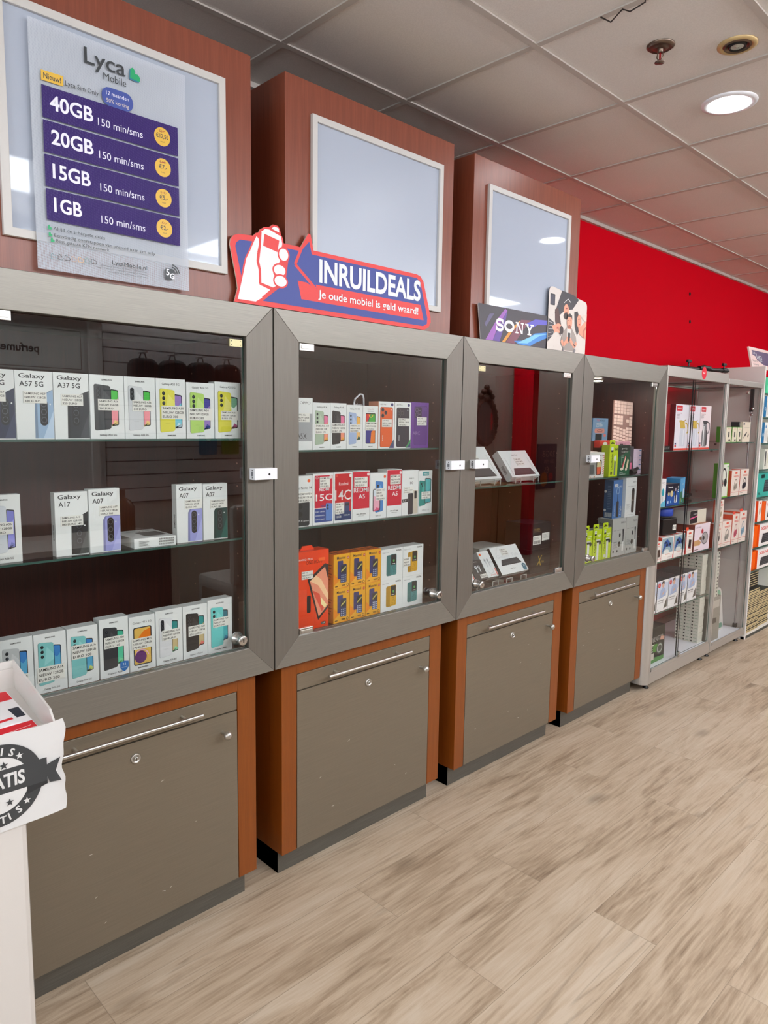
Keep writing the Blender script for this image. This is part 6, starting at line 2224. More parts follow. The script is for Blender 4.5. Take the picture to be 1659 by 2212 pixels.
# cream book covers with dark spines, stacked flat on the bottom shelf
CREAMC = plain('cream_cover', (214, 196, 150), 0.6)
SPINE = plain('dark_cover_edge', (40, 36, 28), 0.6)
proto = None
n = 0
for col, (y, x, rows) in enumerate(((5.405, -0.012, 25), (5.640, -0.018, 22))):
    for row in range(rows):
        loc = (x+random.uniform(-0.004, 0.004), y+random.uniform(-0.004, 0.004), 0.0345+row*0.0125)
        if proto is None:
            proto = thing('phone_case_pack', 'flat cream pack with a dark edge in the two stacks on the bottom shelf', 'pack', *loc, 90, 'flat cream packs on the bottom shelf')
            p = G()
            p.box(0, 0.225, 0, 0.20, 0, 0.0065, CREAMC)
            p.box(0.001, 0.224, 0.001, 0.199, 0.0066, 0.0122, SPINE)
            p.build('pack', proto)
        else:
            c = proto.copy()
            COL.objects.link(c)
            c.location = loc
            for ch in list(proto.children):
                e = ch.copy()
                COL.objects.link(e)
                e.parent = c
proto = None
for col in range(2):
    for row in range(7):
        loc = (-0.03, 5.395+col*0.115, 0.354+row*0.0175)
        if proto is None:
            proto = thing('cassette_box', 'thin black pack in the two small stacks on top of the cream packs', 'pack', *loc, 90, 'thin black packs above the cream packs')
            p = G()
            p.box(0, 0.110, 0, 0.10, 0, 0.0125, SPINE)
            p.box(0.001, 0.109, 0.001, 0.099, 0.0126, 0.0172, CREAMC)
            p.build('pack', proto)
        else:
            c = proto.copy()
            COL.objects.link(c)
            c.location = loc
            for ch in list(proto.children):
                e = ch.copy()
                COL.objects.link(e)
                e.parent = c

# tariff card standing on top of the shelf unit, black tripod lying on the showcases
t = thing('tariff_card', 'small framed tariff card leaning on the red wall above the shelf unit', 'sign', -0.07, 5.20, 1.9305, 90, None, -14)
t.location = (-0.10, 5.385, 1.9305)
p = G()
p.prism(rrect(0, 0, 0.42, 0.15), 0.0, 0.012, plain('card_frame', (226, 206, 200), 0.4))
p.build('frame', t, 0.001)
p = G()
p.y0 = -0.0002
w, h = 0.42, 0.15
p.rect(0.012, 0.006, 0.408, 0.138, pr((226, 196, 190)))
p.flat([(0.045, 0.128), (0.045, 0.095), (0.10, 0.085), (0.12, 0.06), (0.24, 0.03), (0.408, 0.03), (0.408, 0.128)], pr((78, 52, 96)))
p.text('5x 50%', 0.055, 0.102, 0.014, CARD, fit=0.05)
p.text('Lyca', 0.125, 0.070, 0.038, CARD, fit=0.10)
p.text('Mobile', 0.17, 0.052, 0.012, CARD, fit=0.05)
p.text('Bespaar 50%', 0.03, 0.045, 0.014, INK, fit=0.10)
p.text('mee terug', 0.03, 0.020, 0.014, INK, fit=0.10)
p.build('print', t)

t = thing('camera_tripod', 'black folded camera tripod lying on top of the showcases', 'tripod', -0.035, 4.22, 1.8385, 90)
p = G()
p.tube([(-0.05, 0.10, 0.016), (0.30, 0.03, 0.020), (0.46, 0.0, 0.024)], 0.011, BLACK, 10)
p.tube([(0.46, 0.0, 0.024), (0.50, -0.004, 0.024), (0.53, -0.006, 0.024)], [0.015, 0.016, 0.012], BLACK, 12)
p.tube([(-0.05, 0.13, 0.012), (0.30, 0.06, 0.014)], 0.009, BLACK, 10)
p.build('leg', t)
p = G()
p.tube([(0.53, -0.006, 0.024), (0.548, -0.007, 0.024)], 0.006, CHROME, 10)
p.build('screw', t)
for k, (x, y) in enumerate(((0.48, -0.003), (0.12, 0.066))):
    p = G()
    p.tube([(x, y, 0.03), (x, y, 0.052)], 0.005, BLACK, 8)
    p.box(x-0.022, x+0.022, y-0.008, y+0.008, 0.052, 0.068, BLACK)
    p.build('clamp_knob', t, 0.003)
p = G()
p.tube([(0.22, 0.045, 0.022), (0.27, 0.036, 0.03), (0.33, 0.025, 0.026)], 0.016, BLACK, 12)
p.build('collar', t)

# ------------------------------------------------------------------ tariff poster on the first header cabinet
def perforated(name, col, hole):
    """printed mesh banner: a fine grid of round holes one looks through."""
    m, nt, b = newmat(name)
    b.inputs['Base Color'].default_value = rgb(col)+(1,)
    b.inputs['Roughness'].default_value = 0.5
    b.inputs['Specular IOR Level'].default_value = 0.25
    tc = node(nt, 'ShaderNodeTexCoord')
    mp = node(nt, 'ShaderNodeMapping')
    mp.inputs['Scale'].default_value = (400, 400, 400)
    nt.links.new(tc.outputs['Object'], mp.inputs[0])
    fr = node(nt, 'ShaderNodeVectorMath', operation='FRACTION')
    nt.links.new(mp.outputs[0], fr.inputs[0])
    sb = node(nt, 'ShaderNodeVectorMath', operation='SUBTRACT')
    sb.inputs[1].default_value = (0.5, 0.0, 0.5)
    nt.links.new(fr.outputs[0], sb.inputs[0])
    mu = node(nt, 'ShaderNodeVectorMath', operation='MULTIPLY')
    mu.inputs[1].default_value = (1, 0, 1)
    nt.links.new(sb.outputs[0], mu.inputs[0])
    ln = node(nt, 'ShaderNodeVectorMath', operation='LENGTH')
    nt.links.new(mu.outputs[0], ln.inputs[0])
    gt = node(nt, 'ShaderNodeMath', operation='GREATER_THAN')
    gt.inputs[1].default_value = hole
    nt.links.new(ln.outputs['Value'], gt.inputs[0])
    nt.links.new(gt.outputs[0], b.inputs['Alpha'])
    return m


MESHW = perforated('banner_mesh_white', (188, 195, 206), 0.30)
MESHV = perforated('banner_mesh_violet', (44, 18, 98), 0.12)
t = thing('tariff_poster', 'purple and white mesh poster hung over the first white board', 'poster', -0.0042, 0.6055, 1.8392, 90)
p = G()
pw, ph = 0.379, 0.533
# a sheet with a slight belly and a curl at the lower edge
N, Mv = 8, 16
vs, fs = [], []
for j in range(Mv+1):
    for i in range(N+1):
        u, v = i/N, j/Mv
        vs.append((u*pw, -0.0012-0.0035*(1-v)**6*math.sin(PI*u*2.2+0.6), v*ph))
for j in range(Mv):
    for i in range(N):
        a = j*(N+1)+i
        fs.append((a, a+1, a+N+2, a+N+1))
p.add(vs, fs, MESHW, True)
p.build('sheet', t)
p = G()
p.y0 = -0.0052
DK, VI, YL = pr((52, 56, 60)), MESHV, pr((214, 172, 62))
WH = pr((226, 226, 240))
p.text('Lyca', 0.121, 0.477, 0.034, DK, fit=0.098, bold=0.008, res=4)
p.text('Mobile', 0.165, 0.4545, 0.0155, DK, fit=0.055, res=4)
GN = pr((34, 158, 102))
for a in (0, 1):
    cx, cz, c = 0.2415-0.002*(1-a), 0.4885-0.003*(1-a), (pr((40, 110, 140)), GN)[a]
    p.flat([(cx-0.011, cz-0.010), (cx+0.013, cz-0.012), (cx+0.0145, cz-0.003), (cx+0.009, cz+0.003), (cx+0.002, cz+0.003), (cx+0.002, cz+0.010), (cx-0.004, cz+0.0155), (cx-0.010, cz+0.012)], c)
p.flat([(0.0230, 0.408), (0.0712, 0.4085), (0.0712, 0.4305), (0.0230, 0.4295)], YL)
p.text('Nieuw!', 0.028, 0.4135, 0.0115, DK, fit=0.038, bold=0.012)
p.text('Lyca Sim Only', 0.0755, 0.4125, 0.0105, DK, fit=0.076)
p.rect(0.1590, 0.3985, 0.236, 0.4405, pr((58, 76, 150)), 0.019)
p.text('12 maanden', 0.1975, 0.423, 0.0085, WH, fit=0.055, al='c')
p.text('50% korting', 0.1975, 0.4065, 0.0085, pr((206, 196, 186)), fit=0.055, al='c')
for k, (n, old, new, w0) in enumerate((('40GB', '\u20ac25,-', '\u20ac12,50', 0.0975), ('20GB', '\u20ac14,-', '\u20ac7,-', 0.0955), ('15GB', '\u20ac10,-', '\u20ac5,-', 0.086), ('1GB', '\u20ac4,-', '\u20ac2,-', 0.063))):
    z1 = 0.3985-0.0735*k
    p.rect(0.0228, z1-0.0685, 0.3530, z1, VI)
    p.text(n, 0.0395, z1-0.0475, 0.0300, WH, fit=w0, bold=0.022, res=4)
    p.text('150 min/sms', 0.1480, z1-0.0505, 0.0165, WH, fit=0.1105, res=3)
    p.ell(0.3100, z1-0.0330, 0.0215, 0.0220, YL, 32)
    p.text(old, 0.3100, z1-0.0225, 0.0055, pr((120, 60, 50)), al='c')
    p.line([(0.302, z1-0.0215), (0.318, z1-0.0185)], 0.0010, pr((160, 50, 50)))
    p.text(new, 0.3100, z1-0.0365, 0.0100, DK, fit=(0.033 if k == 0 else 0.022), al='c', bold=0.012)
    p.text('/mnd', 0.3100, z1-0.0460, 0.0035, DK, al='c')
for (z, s, wd) in ((0.0905, 'Altijd de scherpste deals', 0.119), (0.0755, 'Eenvoudig overstappen van prepaid naar sim only', 0.246), (0.0640, 'Best geteste KPN netwerk', 0.124)):
    x0 = {0.0905: 0.036, 0.0755: 0.037, 0.0640: 0.041}[z]
    p.text(s, x0, z-0.0010, 0.0072, DK, fit=wd)
    p.flat([(x0-0.012, z-0.002), (x0-0.004, z-0.002), (x0-0.004, z+0.003), (x0-0.007, z+0.004), (x0-0.008, z+0.008), (x0-0.012, z+0.007)], GN)
HC_ = [(120, 150, 160), (90, 90, 90), (60, 60, 64), (206, 170, 150), (226, 180, 120), (120, 160, 160), (70, 70, 74)]
for k in range(7):
    hx, hz = 0.034+0.0155*k, 0.0300+0.0006*k
    p.line([(hx-0.006, hz-0.005), (hx-0.006, hz+0.004), (hx-0.002, hz+0.007), (hx, hz+0.003), (hx+0.003, hz+0.003), (hx+0.006, hz-0.001), (hx+0.004, hz-0.005), (hx-0.006, hz-0.005)], 0.0010, pr(HC_[k]))
p.text('LycaMobile.nl', 0.260, 0.0345, 0.0100, DK, fit=0.089, al='r')
for k in range(3):
    p.text(('aanbieding geldig voor klanten die online activeren bij deze verkoper', 'vraag in de winkel naar de algemene voorwaarden en alle tarieven', 'voor bestaande klanten gelden andere prijzen per maand')[k], 0.260, 0.0275-0.0062*k, 0.0030, pr((96, 98, 100)), fit=(0.118, 0.128, 0.100)[k], al='r')
# 5G mark (the square code beside it is left out)
p.rect(0.3090, 0.0205, 0.3330, 0.0480, DK, 0.005)
p.text('5', 0.3115, 0.031, 0.0150, WH, bold=0.02)
p.text('G', 0.3215, 0.0235, 0.0130, WH, bold=0.03)
for k in range(3):
    p.ring(0.326, 0.036, 0.012+0.006*k, 0.012+0.006*k, 0.0032, DK, 0.15, 1.45, 10)
p.build('print', t)

# ------------------------------------------------------------------ trade-in sign with the hand
OUT = [(0.0007, 0.1531), (0.0032, 0.1669), (0.0125, 0.1782), (0.0279, 0.1849), (0.0768, 0.1890), (0.0866, 0.1983), (0.0954, 0.2007), (0.1003, 0.2103), (0.1147, 0.2194), (0.1311, 0.2225), (0.1447, 0.2324), (0.1624, 0.2318), (0.1706, 0.2177), (0.1716, 0.2118), (0.1803, 0.1972), (0.1818, 0.1873), (0.2437, 0.1872), (0.2724, 0.2315), (0.2812, 0.2298), (0.2925, 0.1860), (0.7463, 0.1852), (0.7663, 0.1804), (0.7816, 0.1650), (0.8216, 0.0509), (0.8238, 0.0310), (0.8137, 0.0138), (0.7890, 0.0013), (0.0131, 0.0013), (0.0248, 0.0388), (0.0204, 0.0675)]
BL1 = [(0.0182, 0.1516), (0.0216, 0.1614), (0.0338, 0.1706), (0.0752, 0.1730), (0.0654, 0.1489), (0.0508, 0.1269), (0.0435, 0.1061), (0.0369, 0.0738)]
BL2 = [(0.1802, 0.1749), (0.2437, 0.1755), (0.2763, 0.2084), (0.2858, 0.1735), (0.7467, 0.1722), (0.7653, 0.1627), (0.8051, 0.0440), (0.8035, 0.0238), (0.7834, 0.0140), (0.1082, 0.0152), (0.1411, 0.0405), (0.1877, 0.0757), (0.2010, 0.1559)]
BAND = [(0.2329, 0.0892), (0.2656, 0.0888), (0.3047, 0.0743), (0.3018, 0.0876), (0.7692, 0.0846), (0.7857, 0.0344), (0.2465, 0.0376)]
PALM = [(0.0885, 0.1912), (0.0972, 0.1853), (0.0985, 0.1705), (0.0920, 0.1456), (0.0893, 0.1214), (0.0965, 0.0987), (0.0972, 0.0608), (0.1386, 0.0504), (0.1058, 0.0237), (0.0835, 0.0100), (0.0244, 0.0101), (0.0432, 0.0826), (0.0532, 0.1234), (0.0653, 0.1450), (0.0776, 0.1707)]
PHONE = [(0.1032, 0.2049), (0.1171, 0.2147), (0.1320, 0.2156), (0.1726, 0.2039), (0.1766, 0.1844), (0.1698, 0.1548), (0.1749, 0.1434), (0.1543, 0.1157), (0.1440, 0.0979), (0.1516, 0.0868), (0.1490, 0.0742), (0.1540, 0.0606), (0.1438, 0.0552), (0.1012, 0.0633), (0.1004, 0.0993), (0.0942, 0.1222), (0.0994, 0.1588)]
SCRN = [(0.1145, 0.2011), (0.1658, 0.1914), (0.1596, 0.1583), (0.1098, 0.1677)]
ANT = [(0.1386, 0.2196), (0.1482, 0.2275), (0.1634, 0.2256), (0.1664, 0.2141)]
t = thing('trade_in_sign', 'cut-out red and blue sign with a white hand holding a phone', 'sign', -0.0025, 1.110, 1.8290, 90)
SR, SB_, SW = pr((214, 50, 50)), pr((46, 62, 142)), pr((220, 224, 230))
p = G()
p.prism(OUT, 0.0, 0.004, SR, plain('board_edge', (200, 186, 170), 0.6))
p.build('board', t)
p = G()
p.flat(BL1, SB_)
p.flat(BL2, SB_)
p.line([(0.2475, 0.1860), (0.2233, 0.1348), (0.3018, 0.0748)], 0.0095, SR)
p.flat(BAND, SR)


def grow(pts, d):
    cx, cz = sum(a for a, b in pts)/len(pts), sum(b for a, b in pts)/len(pts)
    return pts+[pts[0]], d


for poly in (PALM, PHONE, ANT):
    p.line(poly+[poly[0]], 0.0085, SR)
p.flat(ANT, SW)
p.flat(PHONE, SW)
p.line(PHONE[-6:]+PHONE[:1], 0.004, SR)
p.flat(SCRN, SR)
p.flat(PALM, SW)
p.line(PALM[:9], 0.0045, SR)
for x, z, a, b in ((0.1812, 0.1547, 0.0165, 0.0170), (0.1668, 0.1085, 0.0205, 0.0150), (0.1700, 0.0785, 0.0215, 0.0150)):
    p.ell(x, z, a+0.005, b+0.005, SR, 26)
    p.ell(x, z, a, b, SW, 26)
p.line([(0.1835, 0.171), (0.193, 0.175)], 0.003, SR)
p.text('INRUILDEALS', 0.3145, 0.0985, 0.0630, SW, fit=0.452, bold=0.028, res=4)
p.text('Je oude mobiel is geld waard!', 0.3105, 0.0505, 0.0225, SW, fit=0.446, bold=0.014, res=4)
p.build('print', t)

# ------------------------------------------------------------------ black brand sign with slab letters
t = thing('brand_sign', 'black rectangular sign with white slab letters and coloured ribbons', 'sign', -0.0042, 2.2222, 1.8290, 90)
p = G()
p.prism([(0, 0), (0.470, 0), (0.452, 0.136), (-0.018, 0.133), (-0.022, 0.129)], 0.0, 0.003, pr((60, 56, 64)), pr((200, 200, 200)))
p.build('board', t)
p = G()
P1, P2, P3, P4 = pr((150, 92, 176)), pr((96, 72, 150)), pr((60, 130, 206)), pr((206, 140, 50))
p.flat([(0.03, 0.001), (0.075, 0.001), (0.105, 0.055), (0.165, 0.125), (0.150, 0.131), (0.09, 0.075)], P1)
p.flat([(0.075, 0.001), (0.12, 0.001), (0.15, 0.07), (0.165, 0.125), (0.11, 0.055)], P2)
p.flat([(0.135, 0.001), (0.155, 0.001), (0.205, 0.05), (0.27, 0.095), (0.25, 0.095), (0.19, 0.055)], P4)
p.flat([(0.16, 0.001), (0.22, 0.001), (0.27, 0.055), (0.33, 0.105), (0.26, 0.10)], pr((120, 66, 84)))
p.flat([(0.215, 0.012), (0.25, 0.001), (0.33, 0.001), (0.37, 0.018), (0.468, 0.05), (0.468, 0.07), (0.36, 0.055), (0.29, 0.020)], P3)
p.flat([(0.24, 0.006), (0.31, 0.010), (0.40, 0.050), (0.468, 0.062), (0.36, 0.050)], pr((120, 190, 226)))
p.flat([(0.30, 0.09), (0.36, 0.112), (0.468, 0.118), (0.468, 0.10), (0.38, 0.092), (0.33, 0.072)], pr((92, 88, 190)))
p.flat([(0.02, 0.06), (0.05, 0.10), (0.08, 0.105), (0.03, 0.05)], pr((92, 86, 120)))
SW2 = pr((244, 244, 246))
b0, hh = 0.0435, 0.0440


def bar(x0, z0, x1, z1):
    p.rect(x0, b0+z0*hh, x1, b0+z1*hh, SW2)


# S
sx = 0.0935
pts = []
for k in range(25):
    a = math.radians(20+k*250/24)
    pts.append((sx+0.024+0.020*math.cos(a), b0+hh*0.725+hh*0.235*math.sin(a)))
for k in range(25):
    a = math.radians(90-k*250/24)
    pts.append((sx+0.024+0.020*math.cos(a), b0+hh*0.265+hh*0.235*math.sin(a)))
p.line(pts, 0.0105, SW2)
bar(sx+0.041, 0.62, sx+0.046, 0.99)
bar(sx+0.001, 0.01, sx+0.006, 0.38)
# O
p.ring(0.180, b0+hh*0.5, 0.0335, hh*0.53, 0.0120, SW2, n=40)
# N
nx = 0.222
for a, b in ((nx, nx+0.020), (nx+0.036, nx+0.056)):
    bar(a, 0.88, b, 1.0)
bar(nx, 0.0, nx+0.020, 0.12)
bar(nx+0.006, 0.0, nx+0.0125, 1.0)
bar(nx+0.044, 0.0, nx+0.0505, 1.0)
p.flat([(nx+0.004, b0+hh), (nx+0.016, b0+hh), (nx+0.0505, b0), (nx+0.040, b0)], SW2)
# Y
yx = 0.287
bar(yx, 0.88, yx+0.025, 1.0)
bar(yx+0.038, 0.88, yx+0.063, 1.0)
p.flat([(yx+0.006, b0+hh), (yx+0.018, b0+hh), (yx+0.037, b0+hh*0.45), (yx+0.037, b0+hh*0.30), (yx+0.026, b0+hh*0.40)], SW2)
p.flat([(yx+0.048, b0+hh), (yx+0.056, b0+hh), (yx+0.037, b0+hh*0.40), (yx+0.030, b0+hh*0.45)], SW2)
bar(yx+0.0265, 0.0, yx+0.0370, 0.45)
bar(yx+0.018, 0.0, yx+0.0455, 0.12)
p.build('print', t)

# ------------------------------------------------------------------ photo card of four people lying on a pale floor
t = thing('photo_card', 'pale photo card of four people lying on the floor with phones', 'sign', -0.0006, 2.6705, 1.8290, 90)
CW, CH = 0.311, 0.245
p = G()
out = [(0, 0), (CW, 0), (CW, 0.205)]+[(CW-0.022+0.022*math.cos(math.radians(a)), 0.208+0.022*math.sin(math.radians(a))) for a in (20, 45, 70, 95)]+[(0.03, 0.262), (0.012, 0.259), (0.003, 0.250), (0, 0.238)]
p.prism(out, 0.0, 0.003, pr((206, 198, 192)), pr((60, 56, 56)))
p.build('board', t)
p = G()
SK, SKD, HR = pr((222, 150, 124)), pr((186, 110, 90)), pr((46, 32, 30))
CL1, CL2 = pr((52, 50, 56)), pr((150, 140, 134))
for k in range(60):                        # speckled stone floor
    rx, rz = random.uniform(0.01, CW-0.01), random.uniform(0.01, 0.21)
    p.flat([(rx, rz), (rx+0.004, rz+0.001), (rx+0.003, rz+0.004)], pr((190, 180, 176)), -0.00016)
# man at the top, head down, black jacket
p.flat([(0.06, 0.175), (0.05, 0.155), (0.09, 0.150), (0.13, 0.175), (0.19, 0.185), (0.24, 0.232), (0.20, 0.246), (0.10, 0.255)], CL1)
p.ell(0.140, 0.172, 0.021, 0.030, SK)
p.ell(0.140, 0.150, 0.021, 0.014, HR)
p.line([(0.12, 0.205), (0.15, 0.225), (0.175, 0.212)], 0.0025, pr((226, 226, 226)))
p.line([(0.130, 0.166), (0.150, 0.166)], 0.003, HR)
p.ell(0.140, 0.184, 0.008, 0.003, pr((150, 60, 60)))
p.rect(0.012, 0.185, 0.048, 0.232, pr((40, 38, 46)), 0.004)
p.rect(0.016, 0.190, 0.044, 0.227, pr((60, 60, 74)))
# woman on the left, long brown hair
p.flat([(0.05, 0.17), (0.075, 0.178), (0.095, 0.13), (0.11, 0.09), (0.10, 0.06), (0.075, 0.085), (0.055, 0.12)], pr((74, 44, 38)))
p.flat([(0.002, 0.13), (0.045, 0.115), (0.055, 0.085), (0.04, 0.06), (0.002, 0.03)], pr((58, 56, 62)))
for k in range(5):
    p.line([(0.006, 0.115-0.016*k), (0.044, 0.110-0.012*k)], 0.0015, pr((206, 200, 200)))
p.flat([(0.030, 0.098), (0.06, 0.108), (0.075, 0.090), (0.055, 0.070)], SK)
p.ell(0.082, 0.094, 0.026, 0.020, SK)
p.ell(0.106, 0.088, 0.016, 0.018, HR)
p.line([(0.084, 0.087), (0.086, 0.101)], 0.0025, HR)
p.ell(0.072, 0.094, 0.003, 0.006, pr((170, 60, 60)))
# woman on the right, black hair
p.flat([(0.205, 0.175), (0.23, 0.182), (0.25, 0.150), (0.25, 0.10), (0.235, 0.075), (0.215, 0.11)], pr((40, 34, 38)))
p.ell(0.247, 0.140, 0.019, 0.028, SK)
p.flat([(0.24, 0.118), (0.262, 0.118), (0.31, 0.150), (0.31, 0.065), (0.25, 0.085)], SK)
p.flat([(0.262, 0.165), (0.31, 0.178), (0.31, 0.145), (0.28, 0.148)], pr((206, 190, 180)))
p.line([(0.31, 0.12), (0.285, 0.10), (0.29, 0.07)], 0.010, SKD)
p.line([(0.239, 0.147), (0.254, 0.151)], 0.0026, HR)
p.ell(0.250, 0.126, 0.007, 0.003, pr((176, 40, 50)))
# man in front, grey shirt, holding a phone
p.flat([(0.10, 0.035), (0.115, 0.075), (0.145, 0.102), (0.19, 0.102), (0.225, 0.070), (0.235, 0.035), (0.20, 0.005), (0.13, 0.005)], CL2)
p.flat([(0.150, 0.100), (0.185, 0.100), (0.180, 0.060), (0.150, 0.060)], pr((206, 202, 198)))
p.flat([(0.152, 0.098), (0.182, 0.098), (0.180, 0.115), (0.154, 0.115)], SKD)
p.ell(0.168, 0.128, 0.021, 0.030, SK)
p.flat([(0.146, 0.138), (0.150, 0.158), (0.168, 0.165), (0.186, 0.158), (0.190, 0.138), (0.180, 0.150), (0.156, 0.150)], HR)
p.line([(0.157, 0.134), (0.164, 0.134)], 0.003, HR)
p.line([(0.172, 0.134), (0.179, 0.134)], 0.003, HR)
p.ell(0.168, 0.113, 0.008, 0.003, pr((160, 70, 70)))
p.flat([(0.152, 0.112), (0.184, 0.112), (0.178, 0.101), (0.158, 0.101)], pr((150, 96, 76)))
p.line([(0.108, 0.045), (0.125, 0.025), (0.155, 0.050)], 0.016, SK)
p.line([(0.230, 0.045), (0.215, 0.025), (0.180, 0.050)], 0.016, SK)
p.rect(0.158, 0.045, 0.177, 0.082, pr((40, 40, 44)), 0.003)
for x, z in ((0.153, 0.058), (0.154, 0.048), (0.181, 0.056), (0.180, 0.046), (0.157, 0.040)):
    p.ell(x, z, 0.007, 0.005, SK)
p.line([(0.205, 0.034), (0.222, 0.028)], 0.006, pr((50, 44, 44)))
p.flat([(0.116, 0.001), (0.126, 0.018), (0.134, 0.014), (0.130, 0.001)], pr((120, 116, 120)))
p.flat([(0.205, 0.001), (0.215, 0.018), (0.226, 0.012), (0.222, 0.001)], pr((120, 116, 120)))
p.build('print', t)

# ------------------------------------------------------------------ leaflet stand at the left, nearest the camera
t = thing('leaflet_stand', 'white leaflet stand with a paper notice, cut off at the lower left', 'leaflet stand', 0.30, -0.02, 0.0, 90)
SCARD = plain('glossy_white_card', (206, 202, 198), 0.25, 0, 0.5)
p = G()
p.box(0.03, 0.458, 0.002, 0.18, 0.0, 0.80, SCARD)
p.build('pedestal', t, 0.012)
# tray: sloped floor, back, sides (local Y = 0.30 - world x)
R = 0.518
prof_floor = [(0.004, 0.852), (0.245, 0.905)]
p = G()
for x0, x1 in ((0.0, 0.004), (R-0.004, R)):
    vs = [(x0, 0.002, 0.79), (x0, 0.002, 0.893), (x0, 0.022, 0.912), (x0, 0.248, 0.959), (x0, 0.248, 0.79)]
    vs += [(x1, b, c) for a, b, c in vs]
    p.add(vs, [(0, 4, 3, 2, 1), (5, 6, 7, 8, 9)]+[(i, (i+1) % 5, 5+(i+1) % 5, 5+i) for i in range(5)], SCARD)
p.box(0.004, R-0.004, 0.244, 0.248, 0.79, 0.958, SCARD)
p.box(0.004, R-0.004, 0.236, 0.2438, 0.80, 0.942, SCARD)
p.box(0.004, R-0.004, 0.002, 0.006, 0.79, 0.890, SCARD)
p.add([(0.004, 0.006, 0.855), (R-0.004, 0.006, 0.855), (R-0.004, 0.236, 0.898), (0.004, 0.236, 0.898), (0.004, 0.006, 0.79), (R-0.004, 0.006, 0.79), (R-0.004, 0.236, 0.79), (0.004, 0.236, 0.79)],
      [(0, 1, 2, 3), (4, 5, 1, 0), (6, 7, 3, 2), (7, 6, 5, 4)], SCARD)
p.build('tray', t)
# crumpled notice sheet
PAP = plain('notice_paper', (210, 210, 210), 0.6, 0, 0.2)
p = G()
N, Mv = 26, 20
X0, X1, Z0, Z1 = 0.175, 0.532, 0.700, 0.8935
vs, fs = [], []
rnd = random.Random(5)
for j in range(Mv+1):
    for i in range(N+1):
        u, v = i/N, j/Mv
        ex = max(0.0, (u-0.88)/0.12)
        top = max(0.0, (v-0.80)/0.20)
        wob = (rnd.random()-0.5)*0.0022*(ex+top*0.8*u)
        y = -0.0035+0.0015*math.sin(u*7+v*2)*ex+0.006*ex*ex*(0.6+0.4*math.sin(v*5+0.4))+0.0012*math.sin(v*31)*ex+wob
        x = X0+(X1-X0)*u+0.003*ex*math.sin(v*9)+0.002*ex*math.sin(v*23)
        z = Z0+(Z1-Z0)*v-0.006*(1-u)*(1-v)+0.0016*math.sin(u*20)*top
        vs.append((x, y, z))
for j in range(Mv):
    for i in range(N):
        a = j*(N+1)+i
        fs.append((a, a+1, a+N+2, a+N+1))
p.add(vs, fs, PAP, True)
sh = p.build('notice_sheet', t)
p = G()
p.y0 = -0.0052
GY, GY2 = pr((64, 66, 68)), pr((48, 50, 52))
cx, cz, rr = 0.405, 0.793, 0.083
p.ell(cx, cz, rr, rr, GY, 60)
p.ell(cx, cz, 0.057, 0.057, PAP, 48)
p.flat([(0.470, 0.818), (0.4755, 0.7760), (0.4955, 0.7850), (0.5000, 0.7700), (0.5235, 0.7665), (0.5125, 0.7910), (0.5225, 0.8170), (0.4960, 0.8090)], GY)
p.flat([(0.4570, 0.7600), (0.4960, 0.7690), (0.4960, 0.7790), (0.4570, 0.7790)], GY2)
p.flat([(0.300, 0.7755), (0.4960, 0.7755), (0.4960, 0.8245), (0.300, 0.8245)], GY)
p.flat([(0.300, 0.7755), (0.285, 0.7755), (0.297, 0.80), (0.285, 0.8245), (0.300, 0.8245)], GY)
p.text('GRATIS', cx+0.001, 0.7875, 0.0260, PAP, fit=0.096, al='c', bold=0.03, res=3)


def arc_text(s, r, a0, a1, cap, flip):
    for k, ch in enumerate(s):
        a = a0+(a1-a0)*k/(len(s)-1)
        if flip:
            p.text(ch, cx+r*math.cos(a)-0.004, cz+r*math.sin(a), cap, PAP, rot=a+PI/2, bold=0.03)
        else:
            p.text(ch, cx+r*math.cos(a)-0.006*math.sin(a), cz+r*math.sin(a)+0.002*math.cos(a), cap, PAP, rot=a-PI/2, bold=0.03)


arc_text('GRATIS', 0.0625, math.radians(128), math.radians(66), 0.014, False)
arc_text('GRATIS', 0.0765, math.radians(232), math.radians(300), 0.014, True)


def star(x, z, r, m):
    p.flat([(x+(r if k % 2 == 0 else r*0.42)*math.sin(k*PI/5), z+(r if k % 2 == 0 else r*0.42)*math.cos(k*PI/5)) for k in range(10)], m)


star(0.4453, 0.8444, 0.0075, PAP)
star(0.4554, 0.7476, 0.0075, PAP)
star(0.4166, 0.8326, 0.0085, GY)
star(0.4239, 0.7552, 0.0080, GY)
star(0.390, 0.836, 0.0085, GY)
star(0.395, 0.752, 0.008, GY)
p.build('notice_print', t)


def leaflet(label, x, y, z, w, d, rz, art, col=(238, 236, 238)):
    """a folded leaflet lying on the sloping tray floor."""
    o = thing('leaflet', label, 'leaflet', x, y, z, 90+rz, 'leaflets in the tray')
    o.rotation_euler = (math.radians(10.6), 0, math.radians(90+rz))
    q = G()
    q.box(0, w, 0, d, 0, 0.0022, pr(col))
    q.face = 't'
    q.y0 = -0.0022
    art(q, w, d)
    q.build('sheet', o)


RDD = pr((214, 30, 44))


def art_red(q, w, d):
    q.rect(0.001, 0.001, w-0.001, d*0.30, RDD)
    q.line([(w*0.02, d*0.10), (w*0.45, d*0.16), (w*0.95, d*0.22)], 0.0012, pr((240, 214, 214)))
    q.flat([(w*0.86, 0.001), (w-0.001, 0.001), (w-0.001, d*0.10), (w*0.93, d*0.06)], pr((240, 236, 238)))
    q.rect(0.001, d*0.8, w-0.001, d-0.001, RDD)
    q.rect(w*0.62, d*0.42, w*0.98, d*0.62, pr((36, 42, 56)))


